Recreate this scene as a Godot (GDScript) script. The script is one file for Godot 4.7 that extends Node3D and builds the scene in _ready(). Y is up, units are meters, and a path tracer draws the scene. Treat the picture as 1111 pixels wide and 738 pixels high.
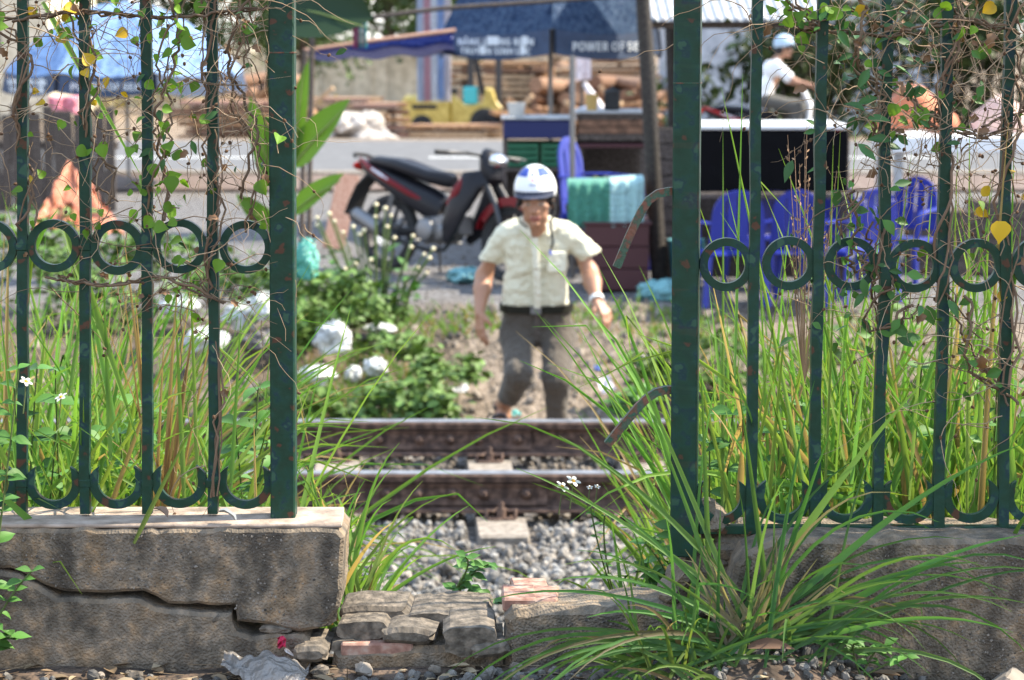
extends Node3D
# ---------------------------------------------------------------- mesh building
class MB:
	var v := PackedVector3Array()
	var n := PackedVector3Array()
	var c := PackedColorArray()
	var i := PackedInt32Array()
	var col := Color(1, 1, 1)

	func vert(p: Vector3, nn: Vector3) -> int:
		v.append(p)
		n.append(nn)
		c.append(col)
		return v.size() - 1

	# corners run counter-clockwise seen from outside
	func tri(a: Vector3, b: Vector3, d: Vector3) -> void:
		var nn := (b - a).cross(d - a).normalized()
		var s := v.size()
		vert(a, nn)
		vert(b, nn)
		vert(d, nn)
		i.append_array([s, s + 2, s + 1])

	func tri_out(a: Vector3, b: Vector3, d: Vector3, o: Vector3) -> void:
		if (b - a).cross(d - a).dot((a + b + d) / 3.0 - o) < 0.0:
			tri(a, d, b)
		else:
			tri(a, b, d)

	func quad(a: Vector3, b: Vector3, d: Vector3, e: Vector3) -> void:
		var nn := (d - a).cross(e - b).normalized()
		var s := v.size()
		vert(a, nn)
		vert(b, nn)
		vert(d, nn)
		vert(e, nn)
		i.append_array([s, s + 2, s + 1, s, s + 3, s + 2])

	func quad_out(a: Vector3, b: Vector3, d: Vector3, e: Vector3, o: Vector3) -> void:
		if (d - a).cross(e - b).dot((a + b + d + e) / 4.0 - o) < 0.0:
			quad(a, e, d, b)
		else:
			quad(a, b, d, e)

	func box(t: Transform3D, s: Vector3, bev := 0.0) -> void:
		var h := s * 0.5
		var o := t.origin
		var pts := {}
		for sx in [-1, 1]:
			for sy in [-1, 1]:
				for sz in [-1, 1]:
					var sg := Vector3(sx, sy, sz)
					for ax in 3:
						var p := Vector3()
						for k in 3:
							p[k] = sg[k] * (h[k] if k == ax else h[k] - bev)
						pts[[sx, sy, sz, ax]] = t * p
		for ax in 3:
			var b := (ax + 1) % 3
			var d := (ax + 2) % 3
			for sg in [-1, 1]:
				var q := []
				for w in [[-1, -1], [1, -1], [1, 1], [-1, 1]]:
					var key := [0, 0, 0, ax]
					key[ax] = sg
					key[b] = w[0]
					key[d] = w[1]
					q.append(pts[key])
				quad_out(q[0], q[1], q[2], q[3], o)
			if bev > 0.0:
				for s1 in [-1, 1]:
					for s2 in [-1, 1]:
						var k0 := [0, 0, 0, b]
						k0[b] = s1
						k0[d] = s2
						k0[ax] = -1
						var k1 := k0.duplicate()
						k1[ax] = 1
						var k2 := k1.duplicate()
						k2[3] = d
						var k3 := k0.duplicate()
						k3[3] = d
						quad_out(pts[k0], pts[k1], pts[k2], pts[k3], o)
		if bev > 0.0:
			for sx in [-1, 1]:
				for sy in [-1, 1]:
					for sz in [-1, 1]:
						tri_out(pts[[sx, sy, sz, 0]], pts[[sx, sy, sz, 1]], pts[[sx, sy, sz, 2]], o)

	# a square or round bar between two points
	func bar(a: Vector3, b: Vector3, w: float, d: float, side := Vector3.RIGHT, bev := 0.0) -> void:
		var y := (b - a).normalized()
		var z := side.cross(y).normalized()
		var x := y.cross(z).normalized()
		box(Transform3D(Basis(x, y, z), (a + b) * 0.5), Vector3(w, a.distance_to(b), d), bev)

	# rings of points joined with smooth normals; rows must be equally long; wrap closes each row
	func skin(rows: Array, wrap := true, cap0 := false, cap1 := false) -> void:
		var m: int = rows[0].size()
		var s := v.size()
		for r in rows:
			for p in r:
				vert(p, Vector3.ZERO)
		for a in rows.size() - 1:
			for b in (m if wrap else m - 1):
				var b2 := (b + 1) % m
				var i0 := s + a * m + b
				var i1 := s + a * m + b2
				var i2 := s + (a + 1) * m + b2
				var i3 := s + (a + 1) * m + b
				_smooth(i0, i1, i2)
				_smooth(i0, i2, i3)
		for k in range(s, v.size()):
			n[k] = n[k].normalized() if n[k].length() > 1e-12 else Vector3.UP
		for e in [[cap0, 0], [cap1, rows.size() - 1]]:
			if e[0]:
				var row = rows[e[1]]
				var mid := Vector3()
				for p in row:
					mid += p
				mid /= m
				for b in m:
					var q0: Vector3 = row[b]
					var q1: Vector3 = row[(b + 1) % m]
					if e[1] == 0:
						tri(mid, q1, q0)
					else:
						tri(mid, q0, q1)

	func _smooth(a: int, b: int, d: int) -> void:
		var nn := (v[b] - v[a]).cross(v[d] - v[a])
		n[a] += nn
		n[b] += nn
		n[d] += nn
		i.append_array([a, d, b])

	func tube(pts: Array, rad, sides := 6, caps := true) -> void:
		var rows := []
		var up := Vector3.ZERO
		for k in pts.size():
			var d: Vector3 = (pts[mini(k + 1, pts.size() - 1)] - pts[maxi(k - 1, 0)]).normalized()
			if up == Vector3.ZERO:
				up = d.cross(Vector3(0.31, 0.22, 0.93)).normalized()
			up = (up - d * up.dot(d)).normalized()
			var s := d.cross(up)
			var r: float = rad if rad is float else rad[k]
			var row := PackedVector3Array()
			for q in sides:
				var a := TAU * q / sides
				row.append(pts[k] + (up * cos(a) + s * sin(a)) * r)
			rows.append(row)
		skin(rows, true, caps, caps)

	# superellipse sections along a path: ws half widths (along side), hs half heights
	func loft(pts: Array, ws: Array, hs: Array, side: Vector3, sides := 12, power := 2.4) -> void:
		var rows := []
		for k in pts.size():
			var d: Vector3 = (pts[mini(k + 1, pts.size() - 1)] - pts[maxi(k - 1, 0)]).normalized()
			var s := (side - d * side.dot(d)).normalized()
			var u := d.cross(s)
			var row := PackedVector3Array()
			for q in sides:
				var a := TAU * q / sides
				var ca := cos(a)
				var sa := sin(a)
				row.append(pts[k] + s * (signf(ca) * pow(absf(ca), 2.0 / power) * ws[k]) + u * (signf(sa) * pow(absf(sa), 2.0 / power) * hs[k]))
			rows.append(row)
		skin(rows, true, true, true)

	# part of a ring of rectangular section in the plane of ux and uy
	func arc(o: Vector3, ux: Vector3, uy: Vector3, r: float, a0: float, a1: float, segs: int, wr: float, wd: float, taper := 0.0) -> void:
		var uz := ux.cross(uy).normalized()
		var q := [[], [], [], []]
		for k in segs + 1:
			var t := float(k) / segs
			var a := lerpf(a0, a1, t)
			var d := ux * cos(a) + uy * sin(a)
			var w := wr
			if taper > 0.0:
				w *= clampf(minf(t, 1.0 - t) / taper, 0.04, 1.0)
			q[0].append(o + d * (r + w / 2) + uz * (wd / 2))
			q[1].append(o + d * (r - w / 2) + uz * (wd / 2))
			q[2].append(o + d * (r - w / 2) - uz * (wd / 2))
			q[3].append(o + d * (r + w / 2) - uz * (wd / 2))
		for f in 4:
			skin([q[f], q[(f + 1) % 4]], false)
		for e in [0, segs]:
			var back: Vector3 = q[0][segs / 2]
			quad_out(q[0][e], q[1][e], q[2][e], q[3][e], q[0][1 if e == 0 else segs - 1])

	# a square bar that is a little out of true
	func bent(a: Vector3, e: Vector3, w: float, off: float, r: RandomNumberGenerator) -> void:
		var q := [[], [], [], []]
		var sway := Vector3()
		for k in 13:
			var p := a.lerp(e, k / 12.0)
			if k > 0 and k < 12:
				sway = sway * 0.7 + Vector3(r.randfn(), 0, r.randfn()) * off
				p += sway
			var h := w * 0.5 * (1.0 + 0.04 * r.randfn())
			q[0].append(p + Vector3(-h, 0, h))
			q[1].append(p + Vector3(h, 0, h))
			q[2].append(p + Vector3(h, 0, -h))
			q[3].append(p + Vector3(-h, 0, -h))
		for f in 4:
			skin([q[f], q[(f + 1) % 4]], false)

	func lathe(t: Transform3D, prof: Array, segs := 16) -> void:
		var rows := []
		for p in prof:
			var row := PackedVector3Array()
			for k in segs:
				var a := -TAU * k / segs
				row.append(t * Vector3(p.x * cos(a), p.y, p.x * sin(a)))
			rows.append(row)
		skin(rows, true)

	func ball(t: Transform3D, r: Vector3, nu := 12, nv := 8) -> void:
		var prof := []
		var rows := []
		for k in nv + 1:
			var b := -PI / 2 + PI * k / nv
			var row := PackedVector3Array()
			for q in nu:
				var a := -TAU * q / nu
				row.append(t * Vector3(cos(b) * cos(a) * r.x, sin(b) * r.y, cos(b) * sin(a) * r.z))
			rows.append(row)
		skin(rows, true)

	# a flat outline (counter-clockwise, x y) given depth along z, edges eased by bev
	func slab(poly: PackedVector2Array, t: Transform3D, depth: float, bev := 0.0) -> void:
		if Geometry2D.is_polygon_clockwise(poly):
			poly.reverse()
		var m := poly.size()
		var ins := PackedVector2Array()
		for k in m:
			var e0 := (poly[k] - poly[(k + m - 1) % m]).normalized()
			var e1 := (poly[(k + 1) % m] - poly[k]).normalized()
			var d := (Vector2(-e0.y, e0.x) + Vector2(-e1.y, e1.x)).normalized()
			ins.append(poly[k] + d * bev)
		var tr := Geometry2D.triangulate_polygon(ins)
		if tr.is_empty():
			tr = Geometry2D.triangulate_polygon(poly)
			ins = poly
		var h := depth / 2
		for k in range(0, tr.size(), 3):
			var a := ins[tr[k]]
			var b := ins[tr[k + 1]]
			var d := ins[tr[k + 2]]
			if (b - a).cross(d - a) < 0.0:
				var sw := b
				b = d
				d = sw
			tri(t * Vector3(a.x, a.y, h), t * Vector3(b.x, b.y, h), t * Vector3(d.x, d.y, h))
			tri(t * Vector3(a.x, a.y, -h), t * Vector3(d.x, d.y, -h), t * Vector3(b.x, b.y, -h))
		for k in m:
			var k2 := (k + 1) % m
			var p := poly[k]
			var p2 := poly[k2]
			var b := minf(bev, h * 0.9)
			quad(t * Vector3(p.x, p.y, -h + b), t * Vector3(p2.x, p2.y, -h + b), t * Vector3(p2.x, p2.y, h - b), t * Vector3(p.x, p.y, h - b))
			if bev > 0.0:
				quad(t * Vector3(p.x, p.y, h - b), t * Vector3(p2.x, p2.y, h - b), t * Vector3(ins[k2].x, ins[k2].y, h), t * Vector3(ins[k].x, ins[k].y, h))
				quad(t * Vector3(ins[k].x, ins[k].y, -h), t * Vector3(ins[k2].x, ins[k2].y, -h), t * Vector3(p2.x, p2.y, -h + b), t * Vector3(p.x, p.y, -h + b))

	# a broken stone with flat faces
	func stone(t: Transform3D, r: Vector3, rng: RandomNumberGenerator, cuts := 6, nu := 8, nv := 6) -> void:
		var pl := []
		for k in cuts:
			pl.append([Vector3(rng.randfn(), rng.randfn(), rng.randfn()).normalized(), rng.randf_range(0.5, 0.8)])
		var rows := []
		for k in nv + 1:
			var b := -PI / 2 + PI * k / nv
			var row := PackedVector3Array()
			for q in nu:
				var a := -TAU * (q + 0.5 * (k % 2)) / nu
				var p := Vector3(cos(b) * cos(a), sin(b), cos(b) * sin(a))
				if k > 0 and k < nv:
					p *= rng.randf_range(0.9, 1.1)
				for e in pl:
					var over: float = p.dot(e[0]) - e[1]
					if over > 0.0:
						p -= e[0] * over
				row.append(t * (p * r))
			rows.append(row)
		for k in nv:
			for q in nu:
				var q2 := (q + 1) % nu
				var a: Vector3 = rows[k][q]
				var b: Vector3 = rows[k][q2]
				var d: Vector3 = rows[k + 1][q2]
				var e: Vector3 = rows[k + 1][q]
				if k > 0:
					tri(a, b, d)
				if k < nv - 1:
					tri(a, d, e)

	# a grass blade: folded along its middle, bending over under its weight
	func blade(p: Vector3, dir: Vector3, face: Vector3, length: float, w: float, droop: float, segs := 7, c0 := Color.WHITE, c1 := Color.WHITE, fold := 0.25, kink := -1, kink_dir := Vector3.ZERO) -> void:
		var d := dir.normalized()
		var rows := []
		var cols := []
		for k in segs + 1:
			var t := float(k) / segs
			var s := d.cross(face).normalized()
			var u := s.cross(d).normalized()
			var hw := w * 0.5 * minf(1.0, 0.45 + t * 3.0) * pow(maxf(1.0 - t, 0.0), 0.75) + 0.0002
			rows.append(PackedVector3Array([p - s * hw + u * (hw * fold), p - u * (hw * fold), p + s * hw + u * (hw * fold)]))
			cols.append(c0.lerp(c1, t))
			p += d * (length / segs)
			d = (d + Vector3.DOWN * (droop * (0.25 + 1.5 * t) / segs)).normalized()
			if k == kink: d = (d + kink_dir).normalized()
		var s0 := v.size()
		skin(rows, false)
		for k in segs + 1:
			for q in 3:
				c[s0 + k * 3 + q] = cols[k]

	# a leaf from its stalk end: wid is the half width along the length
	func leaf(p: Vector3, dir: Vector3, up: Vector3, length: float, wid: Array, fold := 0.2, bend := 0.5) -> void:
		var d := dir.normalized()
		var rows := []
		for k in wid.size():
			var s := d.cross(up).normalized()
			var u := s.cross(d).normalized()
			var hw: float = maxf(wid[k] * length, 0.0003)
			rows.append(PackedVector3Array([p - s * hw + u * (hw * fold), p - s * hw * 0.5 + u * (hw * fold * 0.35), p, p + s * hw * 0.5 + u * (hw * fold * 0.35), p + s * hw + u * (hw * fold)]))
			p += d * (length / (wid.size() - 1))
			d = (d - up * (bend / wid.size())).normalized()
		skin(rows, false)

	func add(o: MB, t := Transform3D()) -> void:
		var s := v.size()
		for k in o.v.size():
			v.append(t * o.v[k])
			n.append((t.basis * o.n[k]).normalized())
		c.append_array(o.c)
		for k in o.i:
			i.append(k + s)

	func mesh() -> ArrayMesh:
		var a := []
		a.resize(Mesh.ARRAY_MAX)
		a[Mesh.ARRAY_VERTEX] = v
		a[Mesh.ARRAY_NORMAL] = n
		a[Mesh.ARRAY_COLOR] = c
		a[Mesh.ARRAY_INDEX] = i
		var m := ArrayMesh.new()
		m.add_surface_from_arrays(Mesh.PRIMITIVE_TRIANGLES, a)
		return m


# Solid forms joined smoothly: tapered capsules and ellipsoids on a grid, meshed as surface nets.
class Form:
	var prims := []
	var clips := []
	var k := 0.012
	var noise: FastNoiseLite
	var amp := 0.0

	func cap(a: Vector3, b: Vector3, ra: float, rb: float) -> void:
		prims.append([0, a, b, ra, rb])

	func ell(o: Vector3, r: Vector3, basis := Basis()) -> void:
		prims.append([1, o, basis.inverse(), r, basis])

	func clip(p: Vector3, nn: Vector3, lo := 0, hi := 100000) -> void:   # cuts off what lies on the side nn of p, for prims lo..hi
		clips.append([p, nn.normalized(), lo, hi])

	func build(mb: MB, cell: float) -> void:
		var lo := Vector3.INF
		var hi := -Vector3.INF
		var boxes := []
		var pad := k * 3.0 + cell * 2.0
		for p in prims:
			var a: Vector3
			var b: Vector3
			if p[0] == 0:
				var r := maxf(p[3], p[4]) + pad
				a = p[1].min(p[2]) - Vector3.ONE * r
				b = p[1].max(p[2]) + Vector3.ONE * r
			else:
				var r: float = maxf(p[3].x, maxf(p[3].y, p[3].z)) + pad
				a = p[1] - Vector3.ONE * r
				b = p[1] + Vector3.ONE * r
			boxes.append([a, b])
			lo = lo.min(a)
			hi = hi.max(b)
		var nx := int((hi.x - lo.x) / cell) + 2
		var ny := int((hi.y - lo.y) / cell) + 2
		var nz := int((hi.z - lo.z) / cell) + 2
		var f := PackedFloat32Array()
		f.resize(nx * ny * nz)
		for q in prims.size():
			var p: Array = prims[q]
			var i0: Vector3 = ((boxes[q][0] - lo) / cell).floor()
			var i1: Vector3 = ((boxes[q][1] - lo) / cell).ceil()
			var cut := []
			for e in clips:
				if q >= e[2] and q <= e[3]:
					cut.append(e)
			var kind: int = p[0]
			var a: Vector3 = p[1]
			var ab := Vector3()
			var l2 := 1.0
			var ra := 0.0
			var dr := 0.0
			var inv := Basis()
			var rr := Vector3.ONE
			if kind == 0:
				ab = p[2] - a
				l2 = maxf(ab.length_squared(), 1e-9)
				ra = p[3]
				dr = p[4] - p[3]
			else:
				inv = p[2]
				rr = p[3]
			for iy in range(maxi(0, int(i0.y)), mini(ny, int(i1.y) + 1)):
				for iz in range(maxi(0, int(i0.z)), mini(nz, int(i1.z) + 1)):
					var at := (iy * nz + iz) * nx
					for ix in range(maxi(0, int(i0.x)), mini(nx, int(i1.x) + 1)):
						var w := lo + Vector3(ix, iy, iz) * cell
						var d: float
						if kind == 0:
							var g := w - a
							var t := clampf(g.dot(ab) / l2, 0.0, 1.0)
							d = (g - ab * t).length() - ra - dr * t
						else:
							var g := inv * (w - a)
							var g1 := (g / rr).length()
							var g2 := (g / (rr * rr)).length()
							d = g1 * (g1 - 1.0) / maxf(g2, 1e-6)
						for e in cut:
							d = maxf(d, (w - e[0]).dot(e[1]))
						if d < pad:
							f[at + ix] += exp(clampf(-d / k, -30.0, 30.0))
		for q in f.size():
			f[q] = -k * log(f[q]) if f[q] > 1e-12 else 1.0
		if noise:
			for iy in ny:
				for iz in nz:
					for ix in nx:
						var at := (iy * nz + iz) * nx + ix
						if absf(f[at]) < cell * 2.5 + amp:
							var w := lo + Vector3(ix, iy, iz) * cell
							f[at] += amp * noise.get_noise_3dv(w)
		var id := {}
		var pts := PackedVector3Array()
		var step := [1, nz * nx, nx]   # x, y, z
		var corner := []
		for b in 8:
			corner.append((b & 1) * step[0] + ((b >> 1) & 1) * step[1] + ((b >> 2) & 1) * step[2])
		for iy in ny - 1:
			for iz in nz - 1:
				var at0 := (iy * nz + iz) * nx
				for ix in nx - 1:
					var at := at0 + ix
					if f[at] > 3.0 * cell:
						continue
					var mask := 0
					for b in 8:
						if f[at + corner[b]] < 0.0:
							mask |= 1 << b
					if mask == 0 or mask == 255:
						continue
					var sum := Vector3()
					var cnt := 0
					for b in 8:
						for ax in 3:
							var b2 := b | (1 << ax)
							if b2 == b:
								continue
							var f0 := f[at + corner[b]]
							var f1 := f[at + corner[b2]]
							if (f0 < 0.0) != (f1 < 0.0):
								var t := f0 / (f0 - f1)
								var q := Vector3(b & 1, (b >> 1) & 1, (b >> 2) & 1)
								q[ax] = t
								sum += q
								cnt += 1
					id[at] = pts.size()
					pts.append(lo + (Vector3(ix, iy, iz) + sum / cnt) * cell)
		var s := mb.v.size()
		for p in pts:
			mb.vert(p, Vector3.ZERO)
		for at in id:
			for ax in 3:
				var st: int = step[ax]
				var f0 := f[at]
				var f1 := f[at + st]
				if (f0 < 0.0) == (f1 < 0.0):
					continue
				var u: int = step[(ax + 1) % 3]
				var w: int = step[(ax + 2) % 3]
				if not (id.has(at - u) and id.has(at - w) and id.has(at - u - w)):
					continue
				var q := [s + id[at], s + id[at - u], s + id[at - u - w], s + id[at - w]]
				if f0 > 0.0:
					q.reverse()
				mb._smooth(q[0], q[1], q[2])
				mb._smooth(q[0], q[2], q[3])
		for q in range(s, mb.v.size()):
			mb.n[q] = mb.n[q].normalized() if mb.n[q].length() > 1e-15 else Vector3.UP


# ---------------------------------------------------------------- scene helpers
const FOCAL := 2354.0                      # the lens in pixels of a 1111 wide frame
const PITCH := 0.13928
const EYE := Vector3(0, 1.6, 0)
var rng := RandomNumberGenerator.new()
var taken := {}
var M := {}
var hills := FastNoiseLite.new()

# where a survey sight through the frame (1111 x 738) meets the upright plane at distance z
func pt(px: float, py: float, z: float) -> Vector3:
	var d := Vector3((px - 555.5) / FOCAL, -(py - 369.0) / FOCAL, -1.0).rotated(Vector3.RIGHT, -PITCH)
	return EYE + d * (z / -d.z)

func numbered(called: String) -> String:
	taken[called] = taken.get(called, -1) + 1
	return called if taken[called] == 0 else "%s_%03d" % [called, taken[called]]

func tag(o: Node3D, label: String, category: String, group := "", kind := "") -> Node3D:
	if label: o.set_meta("label", label)
	if category: o.set_meta("category", category)
	if group: o.set_meta("group", group)
	if kind: o.set_meta("kind", kind)
	return o

func thing(called: String, label: String, category: String, at := Vector3.ZERO, group := "") -> Node3D:
	var o := Node3D.new()
	o.name = numbered(called)
	add_child(o)
	o.position = at
	return tag(o, label, category, group)

func one(called: String, mb, m: Material, label: String, category: String, group := "") -> MeshInstance3D:
	var o := MeshInstance3D.new()
	o.name = numbered(called)
	o.mesh = mb.mesh() if mb is MB else mb
	o.material_override = m
	add_child(o)
	tag(o, label, category, group)
	return o

func struct(called: String, mb, m: Material, kind := "structure") -> MeshInstance3D:
	var o := MeshInstance3D.new()
	o.name = numbered(called)
	o.mesh = mb.mesh() if mb is MB else mb
	o.material_override = m
	add_child(o)
	o.set_meta("kind", kind)
	return o

# a part; shapes given in world places are brought under their thing's base
func part(parent: Node3D, called: String, mb, m: Material, label := "") -> MeshInstance3D:
	var o := MeshInstance3D.new()
	o.name = called
	o.mesh = mb.mesh() if mb is MB else mb
	o.material_override = m
	parent.add_child(o, true)
	if parent.get_parent() == self and parent.has_meta("world"):
		o.position = -parent.position
	if label: o.set_meta("label", label)
	return o

func world_thing(called: String, label: String, category: String, at: Vector3, group := "") -> Node3D:
	var o := thing(called, label, category, at, group)
	o.set_meta("world", true)
	return o

func xf(o: Vector3, yaw := 0.0, pitch := 0.0, roll := 0.0) -> Transform3D:
	return Transform3D(Basis.from_euler(Vector3(pitch, yaw, roll)), o)

func lin(r: float, g: float, b: float) -> Color:
	return Color(r, g, b).linear_to_srgb()

func noise_tex(freq: float, stops: Array, seed_ := 1, oct := 4, normal := false, bump := 4.0, size := 512, kind := FastNoiseLite.TYPE_SIMPLEX_SMOOTH) -> NoiseTexture2D:
	var f := FastNoiseLite.new()
	f.seed = seed_
	f.noise_type = kind
	f.frequency = freq
	f.fractal_octaves = oct
	var t := NoiseTexture2D.new()
	t.width = size
	t.height = size
	t.seamless = true
	t.noise = f
	if normal:
		t.as_normal_map = true
		t.bump_strength = bump
	if stops.size():
		var g := Gradient.new()
		var off := PackedFloat32Array()
		var cs := PackedColorArray()
		for s in stops:
			off.append(s[0])
			cs.append(s[1])
		g.offsets = off
		g.colors = cs
		t.color_ramp = g
	return t

# colours are linear
func mat(called: String, r: float, g: float, b: float, rough := 0.8, metal := 0.0) -> StandardMaterial3D:
	var m := StandardMaterial3D.new()
	m.resource_name = called
	m.albedo_color = lin(r, g, b)
	m.roughness = rough
	m.metallic = metal
	m.cull_mode = BaseMaterial3D.CULL_DISABLED
	M[called] = m
	return m

# a worn surface: a mottled colour between stops, with relief, laid on by place
func worn(called: String, stops: Array, freq: float, scale: float, rough := 0.85, relief := 0.0, seed_ := 1, world := true, metal := 0.0, tint := Color(1, 1, 1)) -> StandardMaterial3D:
	var m := mat(called, 1, 1, 1, rough, metal)
	m.albedo_color = tint
	m.albedo_texture = noise_tex(freq, stops, seed_)
	m.uv1_triplanar = true
	m.uv1_world_triplanar = world
	m.uv1_scale = Vector3.ONE * scale
	if relief > 0.0:
		m.heightmap_enabled = true
		m.heightmap_texture = noise_tex(freq * 2.2, [], seed_ + 7, 5)
		m.heightmap_scale = relief
	return m

func plant_mat(called: String, r: float, g: float, b: float, through := 0.8, rough := 0.55) -> StandardMaterial3D:
	var m := mat(called, r, g, b, rough)
	m.vertex_color_use_as_albedo = true
	m.backlight_enabled = true
	m.backlight = Color(through, through, through * 0.75)
	m.metallic_specular = 0.35
	return m

# the lie of the land, z metres in front of the camera
const LIE := [[-40, 0.55], [2.9, 0.575], [3.36, 0.605], [3.7, 0.52], [4.3, 0.28], [5.2, -0.13], [5.6, -0.16], [9.4, -0.17], [10.1, -0.4], [10.5, -0.46], [11.3, -0.47], [12.0, -0.24], [12.5, -0.1], [13.2, -0.01], [14.5, 0.0], [34.5, 0.0], [38.5, -0.42], [900, -0.42]]

func land(x: float, z: float) -> float:
	var y := 0.0
	for k in LIE.size() - 1:
		if z >= LIE[k][0] and z <= LIE[k + 1][0]:
			y = lerpf(LIE[k][1], LIE[k + 1][1], smoothstep(0.0, 1.0, (z - LIE[k][0]) / (LIE[k + 1][0] - LIE[k][0])) * 0.5 + 0.5 * (z - LIE[k][0]) / (LIE[k + 1][0] - LIE[k][0]))
	if z < 3.7:
		y += 0.075 * exp(-(pow((x - 0.36) / 0.2, 2.0) + pow((z - 3.2) / 0.16, 2.0)))
	var rough := 0.0
	if z < 5.2:
		rough = 0.02
	elif z > 9.4 and z < 13.2:
		rough = 0.07
		if x < -0.4:
			y += 0.3 * smoothstep(0.4, 1.2, -x) * smoothstep(10.0, 10.8, z) * (1.0 - smoothstep(11.6, 12.6, z))
	elif z >= 13.2 and z < 20.0:
		rough = 0.02
	return y + rough * hills.get_noise_2d(x * 60.0, z * 60.0) + rough * 0.4 * hills.get_noise_2d(x * 250.0, z * 250.0)

func on_land(x: float, z: float) -> Vector3:
	return Vector3(x, land(x, z), -z)

func wx(px: float, z: float) -> float:      # the x of a frame column at distance z, near the ground
	return (px - 555.5) / FOCAL * z * 1.02
func _ready() -> void:
	rng.seed = 20
	hills.seed = 4
	hills.frequency = 0.02
	# camera: an 77 mm lens on 24 mm of height, stopped down to f/6.4 and set on the fence
	var cam := Camera3D.new()
	cam.name = "camera"
	var lens := CameraAttributesPhysical.new()
	lens.frustum_focal_length = 76.55
	lens.frustum_focus_distance = 3.5
	lens.frustum_near = 0.05
	lens.frustum_far = 900.0
	lens.exposure_aperture = 7.4
	cam.attributes = lens
	add_child(cam)
	cam.position = EYE
	cam.rotation.x = -PITCH
	cam.fov = rad_to_deg(2.0 * atan(369.0 / FOCAL))
	cam.near = 0.05
	cam.far = 900.0
	var we := WorldEnvironment.new()
	we.name = "daylight"
	var env := Environment.new()
	env.background_mode = Environment.BG_SKY
	var sky := Sky.new()
	var sm := ProceduralSkyMaterial.new()
	sm.sky_top_color = Color(0.62, 0.71, 0.83)
	sm.sky_horizon_color = Color(0.95, 0.94, 0.91)
	sm.sky_curve = 0.16
	sm.ground_bottom_color = Color(0.3, 0.28, 0.25)
	sm.ground_horizon_color = Color(0.6, 0.6, 0.58)
	sm.sky_energy_multiplier = 1.08
	sky.sky_material = sm
	env.sky = sky
	env.tonemap_mode = Environment.TONE_MAPPER_LINEAR
	env.tonemap_exposure = 2.75
	env.sdfgi_enabled = true
	env.ssao_enabled = true
	env.ssil_enabled = true
	we.environment = env
	add_child(we)
	var sun := DirectionalLight3D.new()
	sun.name = "sun"
	sun.light_energy = 1.55
	sun.light_color = Color(1.0, 0.95, 0.86)
	sun.light_angular_distance = 0.5
	sun.shadow_enabled = true
	sun.basis = Basis.looking_at(-Vector3(0.66, 0.68, -0.1).normalized())   # the sun stands high on the right, a little beyond
	add_child(sun)

	make_materials()
	ground()
	track()
	walls()
	fences()
	far_side()
	stalls()
	street()
	roadside()
	man_on_the_track()
	trash()
	greenery()


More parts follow.
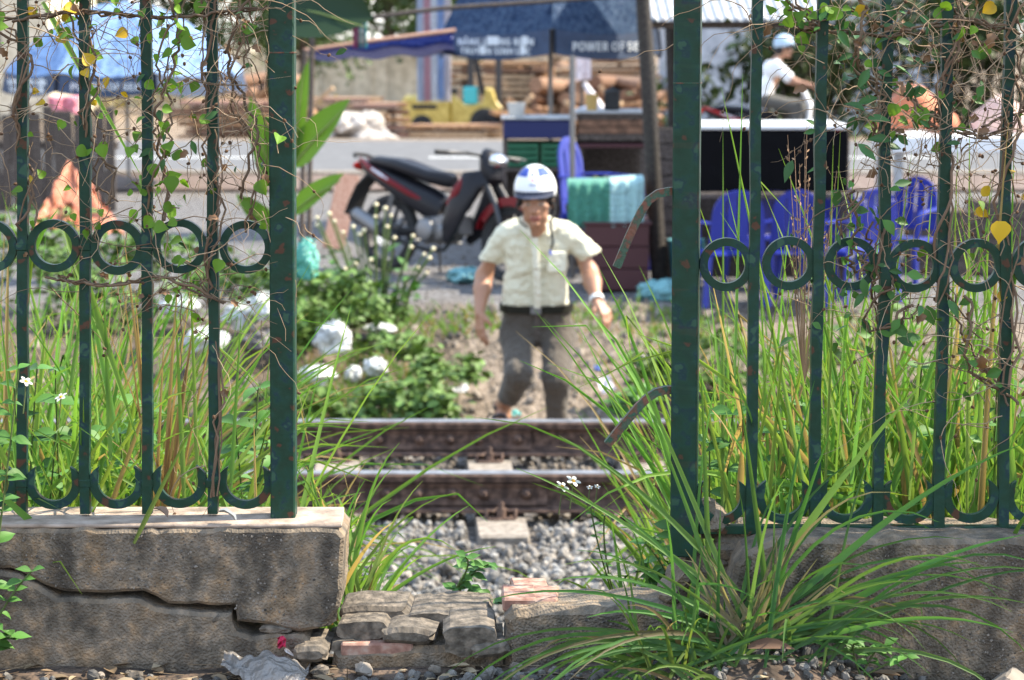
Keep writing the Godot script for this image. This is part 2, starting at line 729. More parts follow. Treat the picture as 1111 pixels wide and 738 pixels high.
func make_materials() -> void:
	var dk := lin(0.055, 0.047, 0.039)
	worn("concrete", [[0.2, lin(0.11, 0.096, 0.08)], [0.4, lin(0.155, 0.135, 0.113)], [0.52, lin(0.18, 0.156, 0.13)], [0.64, lin(0.215, 0.18, 0.144)], [0.8, lin(0.31, 0.245, 0.18)]], 0.02, 1.4, 0.95, 0.35, 3)
	M.concrete.albedo_texture.noise.fractal_octaves = 7
	M.concrete.albedo_texture.noise.fractal_gain = 0.62
	M.concrete.albedo_texture.width = 1024
	M.concrete.albedo_texture.height = 1024
	var cm: StandardMaterial3D = M.concrete
	cm.albedo_color = Color(1.0, 0.975, 0.94)
	cm.detail_enabled = true
	cm.detail_blend_mode = BaseMaterial3D.BLEND_MODE_MUL
	cm.detail_albedo = noise_tex(0.012, [[0.22, Color(0.68, 0.68, 0.68)], [0.4, Color(0.87, 0.87, 0.86)], [0.55, Color(1, 1, 1)], [0.75, Color(1, 0.95, 0.88)]], 9, 5)
	cm.detail_uv_layer = BaseMaterial3D.DETAIL_UV_2
	cm.uv2_triplanar = true
	cm.uv2_world_triplanar = true
	cm.uv2_scale = Vector3(1.7, 0.9, 1.7)
	cm.heightmap_texture = noise_tex(0.12, [], 10, 5, false, 4.0, 1024)
	worn("mortar", [[0.2, lin(0.06, 0.049, 0.038)], [0.5, lin(0.11, 0.092, 0.072)], [0.8, lin(0.19, 0.155, 0.12)]], 0.03, 2.6, 0.95, 0.22, 11)
	worn("sunlit_concrete", [[0.2, lin(0.2, 0.155, 0.12)], [0.5, lin(0.32, 0.25, 0.2)], [0.8, lin(0.42, 0.34, 0.28)]], 0.02, 1.6, 0.95, 0.3, 13)  # paler concrete: sunlight on the wall top put into the colour
	worn("brick_clay", [[0.2, lin(0.2, 0.1, 0.075)], [0.5, lin(0.31, 0.175, 0.13)], [0.8, lin(0.36, 0.26, 0.21)]], 0.03, 2.5, 0.95, 0.08, 12)
	worn("charred_wood", [[0.2, lin(0.012, 0.01, 0.009)], [0.5, lin(0.03, 0.025, 0.022)], [0.8, lin(0.07, 0.06, 0.052)]], 0.04, 2.0, 0.9, 0.3, 61)
	mat("shaded_blue", 0.006, 0.012, 0.085, 0.6)  # counter blue, darkened to hold the shade under the parasol
	worn("green_paint", [[0.2, lin(0.07, 0.033, 0.018)], [0.25, lin(0.009, 0.033, 0.018)], [0.5, lin(0.009, 0.039, 0.022)], [0.62, lin(0.009, 0.043, 0.029)], [0.72, lin(0.007, 0.028, 0.036)], [0.8, lin(0.028, 0.075, 0.048)]], 0.02, 2.0, 0.5, 0.05, 14)
	M.green_paint.metallic_specular = 0.35
	worn("rusty_green", [[0.25, lin(0.14, 0.045, 0.02)], [0.48, lin(0.08, 0.04, 0.022)], [0.54, lin(0.016, 0.06, 0.032)], [0.8, lin(0.02, 0.075, 0.042)]], 0.02, 5.0, 0.7, 0.15, 15)
	worn("rail_rust", [[0.2, lin(0.035, 0.019, 0.014)], [0.5, lin(0.075, 0.042, 0.03)], [0.8, lin(0.14, 0.085, 0.062)]], 0.02, 2.0, 0.8, 0.1, 16)
	worn("rail_steel", [[0.2, lin(0.26, 0.25, 0.25)], [0.8, lin(0.42, 0.41, 0.41)]], 0.02, 1.0, 0.5, 0.0, 17, true, 1.0)
	worn("sleeper_concrete", [[0.2, lin(0.16, 0.135, 0.11)], [0.5, lin(0.23, 0.2, 0.17)], [0.8, lin(0.29, 0.255, 0.215)]], 0.02, 2.0, 0.9, 0.15, 18)
	var g := mat("ground", 1, 1, 1, 0.95)
	g.vertex_color_use_as_albedo = true
	g.albedo_texture = noise_tex(0.03, [[0.15, Color(0.45, 0.43, 0.4)], [0.45, Color(0.8, 0.78, 0.75)], [0.6, Color(0.92, 0.9, 0.88)], [0.85, Color(1, 1, 1)]], 21, 5)
	g.uv1_triplanar = true
	g.uv1_world_triplanar = true
	g.uv1_scale = Vector3.ONE * 0.9
	g.heightmap_enabled = true
	g.heightmap_texture = noise_tex(0.08, [], 22, 5)
	g.heightmap_scale = 2.0
	var st := mat("stone", 1, 1, 1, 0.85)
	st.vertex_color_use_as_albedo = true
	st.albedo_texture = noise_tex(0.03, [[0.2, Color(0.7, 0.68, 0.66)], [0.7, Color(1, 1, 1)]], 23, 4)
	st.uv1_triplanar = true
	st.uv1_scale = Vector3.ONE * 0.6
	worn("asphalt", [[0.2, lin(0.08, 0.08, 0.083)], [0.8, lin(0.12, 0.12, 0.124)]], 0.02, 0.3, 0.85, 0.0, 24)
	worn("paver", [[0.2, lin(0.09, 0.058, 0.045)], [0.5, lin(0.13, 0.09, 0.072)], [0.8, lin(0.17, 0.13, 0.11)]], 0.03, 0.5, 0.9, 0.0, 25)
	plant_mat("grass", 1, 1, 1, 1.0)
	plant_mat("vine_leaf", 1, 1, 1, 0.85)
	plant_mat("dark_leaf", 1, 1, 1, 0.5)
	var dry := plant_mat("dry_stem", 1, 1, 1, 0.25, 0.9)
	var tr := worn("bark", [[0.2, lin(0.04, 0.03, 0.022)], [0.8, lin(0.13, 0.1, 0.075)]], 0.03, 1.5, 0.95, 0.8, 26)
	var v := mat("plain", 1, 1, 1, 0.7)                              # bears the colours of its shapes
	v.vertex_color_use_as_albedo = true
	var gl := mat("gloss", 1, 1, 1, 0.25)
	gl.vertex_color_use_as_albedo = true
	gl.clearcoat_enabled = true
	gl.clearcoat = 0.12
	gl.metallic_specular = 0.25
	var cl := mat("cloth", 1, 1, 1, 0.9)
	cl.vertex_color_use_as_albedo = true
	cl.rim_enabled = true
	cl.rim = 0.3
	cl.heightmap_enabled = true
	cl.heightmap_texture = noise_tex(0.02, [], 31, 3)
	cl.heightmap_scale = 1.2
	cl.uv1_triplanar = true
	cl.uv1_scale = Vector3.ONE * 2.0
	var th := mat("sheeting", 1, 1, 1, 0.35)                         # thin plastic
	th.vertex_color_use_as_albedo = true
	th.backlight_enabled = true
	th.backlight = Color(0.5, 0.5, 0.5)
	th.heightmap_enabled = true
	th.heightmap_texture = noise_tex(0.025, [], 32, 4)
	th.heightmap_scale = 2.5
	th.uv1_triplanar = true
	th.uv1_scale = Vector3.ONE * 2.0
	mat("chrome", 0.7, 0.7, 0.72, 0.22, 1.0)
	mat("dull_metal", 0.2, 0.2, 0.205, 0.5, 0.8)
	mat("dark_metal", 0.06, 0.06, 0.064, 0.5, 0.6)
	mat("rubber", 0.018, 0.018, 0.019, 0.8)
	worn("timber", [[0.2, lin(0.16, 0.08, 0.038)], [0.5, lin(0.3, 0.165, 0.085)], [0.8, lin(0.45, 0.28, 0.15)]], 0.03, 0.8, 0.85, 0.2, 33)
	var sk := mat("skin", 1, 1, 1, 0.5)
	sk.vertex_color_use_as_albedo = true
	sk.subsurf_scatter_enabled = true
	sk.subsurf_scatter_strength = 0.08
	mat("blue_plastic", 0.014, 0.026, 0.26, 0.4)
	mat("dark_glass", 0.02, 0.024, 0.028, 0.1)
	worn("tin", [[0.2, lin(0.3, 0.31, 0.32)], [0.8, lin(0.44, 0.45, 0.46)]], 0.02, 0.8, 0.55, 0.0, 43)
	worn("parasol_blue", [[0.3, lin(0.015, 0.032, 0.075)], [0.7, lin(0.026, 0.052, 0.11)]], 0.02, 1.0, 0.6, 0.0, 44, false)
	worn("parasol_print", [[0.22, lin(0.018, 0.03, 0.06)], [0.42, lin(0.03, 0.052, 0.1)], [0.52, lin(0.12, 0.16, 0.22)], [0.57, lin(0.03, 0.055, 0.105)], [0.7, lin(0.02, 0.036, 0.075)], [0.8, lin(0.1, 0.13, 0.19)]], 0.02, 1.1, 0.9, 0.0, 45, false)
	M.parasol_print.metallic_specular = 0.1
	worn("parasol_pale", [[0.22, lin(0.04, 0.09, 0.2)], [0.42, lin(0.09, 0.18, 0.34)], [0.52, lin(0.45, 0.52, 0.62)], [0.6, lin(0.14, 0.26, 0.44)], [0.8, lin(0.3, 0.4, 0.56)]], 0.02, 0.9, 0.8, 0.0, 46, false, 0.0, Color(0.85, 0.9, 0.97))
	for k in ["parasol_blue", "parasol_print", "parasol_pale"]:
		M[k].backlight_enabled = true
		M[k].backlight = Color(0.3, 0.3, 0.3)
	mat("white_print", 0.62, 0.66, 0.7, 0.7)
	mat("dark_red_paint", 0.06, 0.014, 0.018, 0.55)
	mat("black_cloth", 0.006, 0.006, 0.007, 0.95).metallic_specular = 0.15
	mat("white_paint", 0.72, 0.74, 0.76, 0.4)
	mat("green_plastic", 0.01, 0.11, 0.05, 0.5)
	worn("pale_timber", [[0.2, lin(0.34, 0.22, 0.12)], [0.8, lin(0.56, 0.4, 0.26)]], 0.03, 0.8, 0.85, 0.0, 54)
	worn("dark_timber", [[0.2, lin(0.1, 0.055, 0.035)], [0.8, lin(0.24, 0.13, 0.08)]], 0.03, 0.8, 0.9, 0.0, 55)
	worn("log_end", [[0.2, lin(0.12, 0.065, 0.04)], [0.5, lin(0.25, 0.14, 0.085)], [0.8, lin(0.36, 0.23, 0.15)]], 0.03, 1.0, 0.9, 0.0, 53)
	worn("old_wood", [[0.2, lin(0.035, 0.026, 0.021)], [0.5, lin(0.08, 0.062, 0.052)], [0.8, lin(0.15, 0.125, 0.108)]], 0.04, 2.0, 0.9, 0.3, 34)


func ground() -> void:
	var xs := []
	var x := -3.6
	for w in [-500.0, -200.0, -90.0, -45.0, -25.0, -14.0, -9.0, -6.5, -5.0, -4.2]: xs.append(w)
	while x <= 3.6:
		xs.append(x)
		x += 0.06 if absf(x) < 1.6 else 0.12
	for w in [4.2, 5.0, 6.5, 9.0, 14.0, 25.0, 45.0, 90.0, 200.0, 500.0]: xs.append(w)
	var zs := []
	for w in [-300.0, -60.0, -15.0, -4.0, 0.0, 1.2, 2.0]: zs.append(w)
	var z := 2.4
	while z < 14.0:
		zs.append(z)
		z += 0.05 if z < 5.6 else 0.09
	while z < 40.0:
		zs.append(z)
		z *= 1.035
	for w in [45.0, 60.0, 90.0, 150.0, 300.0, 600.0]: zs.append(w)
	var b := MB.new()
	var rows := []
	var soil := Color(0.11, 0.082, 0.06)
	var gravel := Color(0.15, 0.14, 0.13)
	var rubble := Color(0.26, 0.215, 0.172)
	var yard := Color(0.3, 0.27, 0.24)
	var lot := Color(0.19, 0.19, 0.2)
	for zz in zs:
		var row := PackedVector3Array()
		for xx in xs:
			row.append(on_land(xx, zz))
		rows.append(row)
	b.skin(rows, false)
	for a in zs.size():
		for q in xs.size():
			var zz: float = zs[a] + 0.35 * hills.get_noise_2d(xs[q] * 90.0, zs[a] * 90.0)
			var c := soil
			c = c.lerp(gravel, smoothstep(4.6, 5.4, zz))
			c = c.lerp(rubble, smoothstep(9.3, 10.0, zz))
			if xs[q] < -0.3: c = c.lerp(soil, 0.7 * smoothstep(9.3, 10.0, zz))
			c = c.lerp(lot, smoothstep(12.6, 13.3, zz))
			c = c.lerp(yard, smoothstep(21.0, 24.0, zz))
			if zz > 34.0: c = Color(0.34, 0.27, 0.2)
			b.c[a * xs.size() + q] = c
	struct("ground", b, M.ground)
	var r := MB.new()
	r.skin([PackedVector3Array([Vector3(-200, 0.012, -33.2), Vector3(200, 0.012, -33.2)]), PackedVector3Array([Vector3(-200, 0.012, -24.2), Vector3(200, 0.012, -24.2)])], false)
	struct("road", r, M.asphalt)
	var mk := MB.new()
	mk.col = Color(0.75, 0.75, 0.72)
	for k in range(-12, 13):
		mk.box(xf(Vector3(k * 4.5, 0.016, -28.6)), Vector3(2.2, 0.004, 0.14))
	struct("road_marking", mk, M.plain)
	var kb := MB.new()
	kb.box(xf(Vector3(0, 0.05, -24.1)), Vector3(300, 0.14, 0.2), 0.02)
	struct("kerb", kb, M.sleeper_concrete)
	var pv := MB.new()
	pv.skin([PackedVector3Array([Vector3(-200, 0.08, -24.0), Vector3(200, 0.08, -24.0)]), PackedVector3Array([Vector3(-200, 0.03, -22.4), Vector3(200, 0.03, -22.4)])], false)
	struct("pavement", pv, M.paver)
	# loose stones: the ballast round the track, pebbles and rubble elsewhere
	var kinds := []
	for k in 6:
		var s := MB.new()
		s.stone(Transform3D(), Vector3(1.0, rng.randf_range(0.6, 0.85), rng.randf_range(0.7, 1.0)), rng, 11)
		kinds.append(s.mesh())
	for k in 6:
		var ts := []
		var cs := []
		for q in 2500:
			var sx := rng.randf_range(-0.95, 0.95)
			var sz := rng.randf_range(5.2, 9.5)
			if q % 4 == 0: sx = rng.randf_range(-3.4, 3.4)
			if q % 4 == 1: sz = rng.randf_range(6.1, 7.65)
			var r0 := clampf(rng.randfn(0.0165, 0.006), 0.007, 0.032)
			var p := on_land(sx, sz) + Vector3(0, r0 * rng.randf_range(0.1, 0.7) + maxf(0.0, rng.randfn(0.0, 0.012)), 0)
			if sz > 7.62 and sz < 8.95: p.y = minf(p.y, -0.14)
			if sz > 7.3 and sz < 9.3 and absf(fposmod(sx - wx(536, 8.29) + 0.3115 + (sz - 8.29) * 0.05, 0.623) - 0.3115) < 0.13: continue
			ts.append(Transform3D(Basis.from_euler(Vector3(rng.randf() * TAU, rng.randf() * TAU, rng.randf() * TAU)).scaled(Vector3.ONE * r0), p))
			var v := rng.randf_range(0.1, 0.36)
			var warm := rng.randf_range(-0.04, 0.035)
			if sz > 7.75 and sz < 8.8: warm += 0.06; v *= 0.6
			cs.append(Color(v * (1.06 + warm * 2.0), v, v * (0.93 - warm * 2.0)))
		scatter("ballast_gravel", kinds[k], M.stone, ts, cs)
	for k in 3:
		var ts := []
		var cs := []
		for q in 700:
			var sz := rng.randf_range(9.4, 13.0) if q % 3 else rng.randf_range(12.8, 19.0)
			var sx := rng.randf_range(-3.2, 3.2) if q % 2 else rng.randf_range(-0.7, 0.9)
			var r0 := clampf(rng.randfn(0.018, 0.012), 0.006, 0.06)
			if sz > 13.0: r0 *= 0.6
			ts.append(Transform3D(Basis.from_euler(Vector3(rng.randf() * TAU, rng.randf() * TAU, rng.randf() * TAU)).scaled(Vector3.ONE * r0), on_land(sx, sz) + Vector3(0, r0 * 0.3, 0)))
			var v := rng.randf_range(0.13, 0.3)
			cs.append(Color(v * 1.1, v * 0.95, v * 0.8))
		scatter("rubble", kinds[k + 1], M.stone, ts, cs)
	for k in 2:
		var ts := []
		var cs := []
		for q in 900:
			var sz := 3.3 - absf(rng.randfn(0.0, 0.16))
			var r0 := clampf(rng.randfn(0.006, 0.004), 0.002, 0.017)
			var sx := rng.randf_range(-0.9, 0.9)
			ts.append(Transform3D(Basis.from_euler(Vector3(rng.randf() * TAU, rng.randf() * TAU, rng.randf() * TAU)).scaled(Vector3.ONE * r0), on_land(sx, sz) + Vector3(0, r0 * 0.3, 0)))
			var v := rng.randf_range(0.05, 0.2)
			cs.append(Color(v * 1.05, v, v * 0.93))
		scatter("pebbles", kinds[k + 2], M.stone, ts, cs)
	# fallen leaves and straw at the foot of the wall
	var fl := MB.new()
	for k in 420:
		var p := on_land(rng.randf_range(-0.95, 0.95), 3.36 - absf(rng.randfn(0.0, 0.14))) + Vector3(0, 0.004, 0)
		var d := Vector3(rng.randfn(), 0.15 * rng.randfn(), rng.randfn())
		var t := rng.randf()
		fl.col = Color(0.13, 0.085, 0.05).lerp(Color(0.3, 0.24, 0.16), t)
		if k % 3:
			fl.tube([p, p + d.normalized() * rng.randf_range(0.02, 0.06)], 0.0007, 3, false)
		else:
			fl.leaf(p, d, Vector3.UP, rng.randf_range(0.015, 0.045), [0.02, 0.2, 0.26, 0.2, 0.0], 0.5, rng.randf_range(-1.0, 1.0))
	struct("leaf_litter", fl, M.dry_stem, "stuff")


func scatter(called: String, mesh: Mesh, m: Material, ts: Array, cs: Array) -> void:
	var mm := MultiMesh.new()
	mm.transform_format = MultiMesh.TRANSFORM_3D
	mm.use_colors = true
	mm.mesh = mesh
	mm.instance_count = ts.size()
	for k in ts.size():
		mm.set_instance_transform(k, ts[k])
		mm.set_instance_color(k, cs[k])
	var o := MultiMeshInstance3D.new()
	o.name = numbered(called)
	o.multimesh = mm
	o.material_override = m
	add_child(o)
	o.set_meta("kind", "stuff")


func track() -> void:
	const TOP := 0.025
	for side in 2:
		var z: float = [7.76, 8.83][side]
		var which: String = ["nearer", "farther"][side]
		var t := world_thing("rail", "rusty steel railway rail, the %s of the two, polished on top" % which, "rail", Vector3(0, TOP - 0.14, -z), "railway rails")
		var prof := PackedVector2Array()
		for q in [[-57, 0], [57, 0], [57, 8], [14, 24], [8, 40], [8, 92], [14, 102], [33, 110], [35, 132], [28, 139], [-28, 139], [-35, 132], [-33, 110], [-14, 102], [-8, 92], [-8, 40], [-14, 24], [-57, 8]]:
			prof.append(Vector2(q[0], q[1]) * 0.001)
		var b := MB.new()
		b.slab(prof, Transform3D(Basis(Vector3.UP, PI / 2), Vector3(0, TOP - 0.14, -z)), 26.0)
		part(t, "rail_body", b, M.rail_rust)
		var s := MB.new()
		s.box(xf(Vector3(0, TOP + 0.0005, -z)), Vector3(26.0, 0.005, 0.056), 0.002)
		part(t, "running_surface", s, M.rail_steel)
		# joint bar with bolts
		var x1 := wx(576, z) if side else wx(594, z)
		var x0 := x1 - 0.88
		var f := MB.new()
		f.slab(PackedVector2Array([Vector2(0.012, 0.03), Vector2(0.034, 0.026), Vector2(0.026, 0.05), Vector2(0.026, 0.085), Vector2(0.034, 0.104), Vector2(0.012, 0.104)]), Transform3D(Basis(Vector3.UP, -PI / 2), Vector3((x0 + x1) / 2, TOP - 0.14, -z)), 0.88, 0.002)
		part(t, "joint_bar", f, M.rail_rust)
		var bx: Array = [[454, 491, 525, 571, 420], [379, 412, 456, 489, 519, 562]][side]
		for px in bx:
			var bo := MB.new()
			var p := Vector3(wx(px, z), TOP - 0.073, -z + 0.026)
			bo.lathe(Transform3D(Basis(Vector3.RIGHT, PI / 2), p), [Vector2(0.0, 0.026), Vector2(0.011, 0.026), Vector2(0.013, 0.022), Vector2(0.013, 0.012), Vector2(0.021, 0.01), Vector2(0.022, 0.0)], 6)
			part(t, "bolt", bo, M.rail_rust)
	# sleepers under the rails, each with its clips
	for k in range(-5, 6):
		var xm := wx(536, 8.29) + k * 0.623
		var names := "concrete sleeper under the rail joints, nearest the middle of the gap" if k == 0 else ("concrete sleeper half hidden by the right gate post" if k == 1 else ("concrete sleeper behind the grass at the left post" if k == -1 else "%s concrete sleeper to the %s of the joint sleeper, behind the fence grass" % [["second", "third", "fourth", "fifth"][absi(k) - 2], "right" if k > 0 else "left"]))
		var t := thing("sleeper", names, "sleeper", Vector3(xm, -0.3, -8.29), "concrete sleepers under the track")
		t.rotation.y = 0.05
		var b := MB.new()
		b.slab(PackedVector2Array([Vector2(-0.115, 0.0), Vector2(0.115, 0.0), Vector2(0.088, 0.17), Vector2(-0.088, 0.17)]), Transform3D(), 1.75, 0.012)
		part(t, "beam", b, M.sleeper_concrete)
		for s in [-1, 1]:
			for e in [-1, 1]:
				var c := MB.new()
				var o := Vector3(0, 0.172, s * 0.53 + e * 0.085)
				c.box(xf(o), Vector3(0.1, 0.012, 0.05), 0.003)
				c.tube([o + Vector3(-0.05, 0, 0), o + Vector3(-0.052, 0.03, 0), o + Vector3(-0.03, 0.02, -e * 0.02), o + Vector3(0, 0.034, -e * 0.03), o + Vector3(0.03, 0.02, -e * 0.02), o + Vector3(0.052, 0.03, 0), o + Vector3(0.05, 0, 0)], 0.0085, 6)
				c.lathe(xf(o), [Vector2(0.018, 0.0), Vector2(0.018, 0.035), Vector2(0.011, 0.037), Vector2(0.011, 0.06), Vector2(0, 0.062)], 6)
				part(t, "rail_clip", c, M.rail_rust)


func jag(list: Array, z: float, amount: float, step := 0.02) -> PackedVector2Array:
	var out := PackedVector2Array()
	for k in list.size():
		var a := pt(list[k][0], list[k][1], z)
		var nx: Array = list[(k + 1) % list.size()]
		var b := pt(nx[0], nx[1], z)
		var m := maxi(1, int(Vector2(a.x - b.x, a.y - b.y).length() / step)) if absf(a.x) < 1.0 or absf(b.x) < 1.0 else 1
		for q in m:
			var p := Vector2(a.x, a.y).lerp(Vector2(b.x, b.y), float(q) / m)
			if m > 1: p += Vector2(rng.randfn(), rng.randfn()) * amount
			out.append(p)
	return out


func walls() -> void:
	# the cracked wall under the left fence panel
	var base := pt(100, 738, 3.36)
	var t := world_thing("concrete_wall", "low grey concrete wall with a long crack, under the left fence panel", "wall", base)
	var up := [[-800, 575], [355, 574], [366, 575], [372, 584], [371, 612], [372, 640], [368, 660], [357, 674], [345, 683], [325, 686], [310, 684], [292, 678], [257, 675], [255, 657], [236, 657], [182, 655], [157, 643], [110, 644], [62, 641], [40, 631], [20, 620], [-60, 611], [-800, 603]]
	var b := MB.new()
	b.slab(jag(up, 3.36, 0.0013, 0.014), xf(Vector3(0, 0, -3.43)), 0.14, 0.006)
	part(t, "upper_wall", b, M.concrete, "upper part of the wall, lifted off along the crack")
	var lo := [[-800, 606], [-60, 614], [20, 623], [40, 637], [60, 649], [112, 651], [152, 651], [168, 660], [186, 663], [250, 665], [256, 686], [272, 692], [285, 690], [300, 688], [330, 690], [338, 700], [336, 760], [-800, 790]]
	b = MB.new()
	b.slab(jag(lo, 3.355, 0.0015, 0.014), xf(Vector3(0, 0, -3.427)), 0.145, 0.006)
	part(t, "lower_wall", b, M.concrete, "lower part of the wall below the crack")
	var holds := []
	for e in [up, lo]:
		var g := PackedVector2Array()
		for q in e: g.append(Vector2(q[0], q[1]))
		holds.append(g)
	grit(t, Rect2(-80, 580, 450, 160), holds, 3.36, 2600)
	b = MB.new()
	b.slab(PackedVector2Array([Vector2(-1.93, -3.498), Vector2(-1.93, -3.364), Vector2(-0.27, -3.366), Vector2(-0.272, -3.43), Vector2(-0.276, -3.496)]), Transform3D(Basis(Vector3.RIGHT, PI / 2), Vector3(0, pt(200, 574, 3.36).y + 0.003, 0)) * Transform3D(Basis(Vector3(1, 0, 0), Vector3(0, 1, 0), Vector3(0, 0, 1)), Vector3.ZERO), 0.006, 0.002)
	part(t, "sunlit_top_slab", b, M.sunlit_concrete)  # thin slab added to paint the wall top as sunlit
	for q in [[300, 682, 20, 7], [236, 672, 9, 9], [240, 689, 16, 8], [345, 676, 14, 6]]:
		var s := MB.new()
		s.stone(xf(pt(q[0], q[1], 3.365)), Vector3(q[2], q[3], q[3]) / 690.0, rng, 6)
		part(t, "broken_chunk", s, M.mortar)
	# what is left of the wall across the gap
	t = world_thing("broken_wall", "knee high remains of broken brick and cement wall across the gap", "wall", pt(520, 738, 3.4))
	b = MB.new()
	b.slab(jag([[547, 672], [556, 664], [600, 661], [660, 659], [735, 657], [760, 660], [762, 760], [548, 760]], 3.36, 0.002), xf(Vector3(0, 0, -3.425)), 0.13, 0.012)
	part(t, "cement_block", b, M.concrete)
	grit(t, Rect2(550, 672, 190, 66), [], 3.36, 600)
	b = MB.new()
	b.slab(jag([[362, 708], [380, 703], [455, 704], [500, 700], [546, 699], [547, 760], [355, 760]], 3.36, 0.002), xf(Vector3(0, 0, -3.42)), 0.13, 0.01)
	part(t, "cement_footing", b, M.concrete)
	for q in [[410, 657, 43, 9, 3.47, 0.02], [503, 658, 32, 9, 3.48, -0.02], [398, 676, 30, 11, 3.42, 0.05], [447, 681, 30, 10, 3.4, 0.0], [511, 684, 31, 18, 3.39, 0.0], [470, 662, 26, 9, 3.46, 0.0], [352, 664, 16, 12, 3.43, 0.2], [376, 694, 18, 8, 3.42, 0.0], [340, 700, 20, 9, 3.38, 0.0], [530, 700, 22, 8, 3.37, 0.1]]:
		var s := MB.new()
		var c := pt(q[0], q[1], q[4])
		var w: float = q[2] / 690.0
		var h: float = q[3] / 690.0
		var poly := PackedVector2Array()
		for e in 22:
			var an := TAU * e / 22.0
			var k := Vector2(signf(cos(an)) * pow(absf(cos(an)), 0.55) * w, signf(sin(an)) * pow(absf(sin(an)), 0.6) * h)
			poly.append(k * rng.randf_range(0.86, 1.04) + Vector2(0, k.x * q[5]))
		s.slab(poly, xf(c, rng.randf_range(-0.12, 0.12), rng.randf_range(-0.1, 0.1)), rng.randf_range(0.08, 0.11), minf(h * 0.5, 0.009))
		part(t, "mortar_lump", s, M.mortar)
	for q in [[563, 649, 3.44, 0.03, 0.055], [589, 650, 3.44, -0.05, 0.05], [575, 641, 3.52, 0.1, 0.06], [610, 656, 3.47, 0.02, 0.08], [650, 655, 3.5, 0.1, 0.09], [410, 697, 3.4, 0.02, 0.115], [470, 700, 3.42, 0.0, 0.06], [690, 656, 3.5, -0.06, 0.09], [430, 668, 3.47, 0.06, 0.1]]:
		var s := MB.new()
		s.box(xf(pt(q[0], q[1], q[2]), q[3], 0.03, -q[3] * 0.4), Vector3(q[4], 0.022, 0.085), 0.003)
		part(t, "brick", s, M.brick_clay)
	# the wall under the right panel
	t = world_thing("concrete_wall", "dark stained concrete wall under the right fence panel, behind the grass clump", "wall", pt(950, 738, 3.3))
	b = MB.new()
	b.slab(jag([[806, 600], [840, 586], [900, 585], [1000, 585], [1111, 586], [1900, 588], [1900, 800], [770, 790], [776, 700], [790, 640]], 3.28, 0.0015), xf(Vector3(0, 0, -3.36)), 0.16, 0.008)
	part(t, "wall_face", b, M.concrete)
	grit(t, Rect2(810, 594, 330, 146), [], 3.28, 2000)
	for q in [[770, 566, 22, 30], [792, 590, 26, 30], [778, 615, 28, 26], [765, 640, 24, 24], [815, 575, 22, 15], [752, 655, 30, 18], [744, 618, 26, 20], [735, 640, 24, 18], [760, 612, 22, 18], [728, 660, 26, 14]]:
		var s := MB.new()
		s.stone(xf(pt(q[0], q[1], 3.4)), Vector3(q[2], q[3], 34) / 690.0, rng, 7, 10, 8)
		part(t, "broken_chunk", s, M.concrete)
	# bits on the ground in front
	var where := [[104, 3.31, "small broken stone on the soil below the crack, leftmost"], [140, 3.3, "small grey stone on the soil left of the grey plastic sheet"], [345, 3.32, "small broken stone under the right end of the cracked wall"], [392, 3.32, "small stone on the soil below the pink brick"], [470, 3.31, "small stone below the middle of the broken wall"], [560, 3.31, "small stone below the cement block in the gap"], [1104, 3.22, "grey rock at the bottom right corner of the picture"]]
	for k in 7:
		var px: float = where[k][0]
		var z: float = where[k][1]
		var s := MB.new()
		var r := rng.randf_range(0.008, 0.022) if k < 6 else 0.05
		s.stone(xf(on_land(wx(px, z), z) + Vector3(0, r * 0.4, 0), rng.randf() * 6.0), Vector3(r, r * 0.65, r * 0.8), rng, 6)
		s.col = Color.WHITE
		var o := one("stone", s, M.mortar if k % 3 else M.sleeper_concrete, where[k][2], "stone", "stones before the wall")


# sand and small stones that stand out of a worn cement face
func grit(t: Node3D, r: Rect2, holds: Array, z: float, n: int) -> void:
	var s := MB.new()
	s.stone(Transform3D(), Vector3(1, 0.8, 0.6), rng, 5, 6, 4)
	var mm := MultiMesh.new()
	mm.transform_format = MultiMesh.TRANSFORM_3D
	mm.use_colors = true
	mm.mesh = s.mesh()
	var ts := []
	while ts.size() < n:
		var p := Vector2(rng.randf_range(r.position.x, r.end.x), rng.randf_range(r.position.y, r.end.y))
		if hills.get_noise_2d(p.x * 0.6, p.y * 0.6) < rng.randf_range(-0.5, 0.25):
			n -= 1
			continue
		var fits := holds.is_empty()
		for g in holds:
			fits = fits or (Geometry2D.is_point_in_polygon(p + Vector2(0, 3), g) and Geometry2D.is_point_in_polygon(p - Vector2(0, 3), g))
		if not fits:
			n -= 1
			continue
		var k := clampf(rng.randfn(0.0016, 0.0009), 0.0006, 0.0045)
		ts.append(Transform3D(Basis.from_euler(Vector3(rng.randf() * 0.8, rng.randf() * 0.8, rng.randf() * TAU)).scaled(Vector3.ONE * k), pt(p.x, p.y, z)))
	mm.instance_count = ts.size()
	for k in ts.size():
		mm.set_instance_transform(k, ts[k])
		var v := rng.randf_range(0.05, 0.3)
		mm.set_instance_color(k, Color(v * 1.05, v * 0.93, v * 0.8))
	var o := MultiMeshInstance3D.new()
	o.name = "grit"
	o.multimesh = mm
	o.material_override = M.stone
	t.add_child(o, true)
	o.position = -t.position
	o.set_meta("kind", "stuff")


func hills_at(s: int, f: float) -> FastNoiseLite:
	var n := FastNoiseLite.new()
	n.seed = s
	n.frequency = f
	n.fractal_octaves = 3
	return n


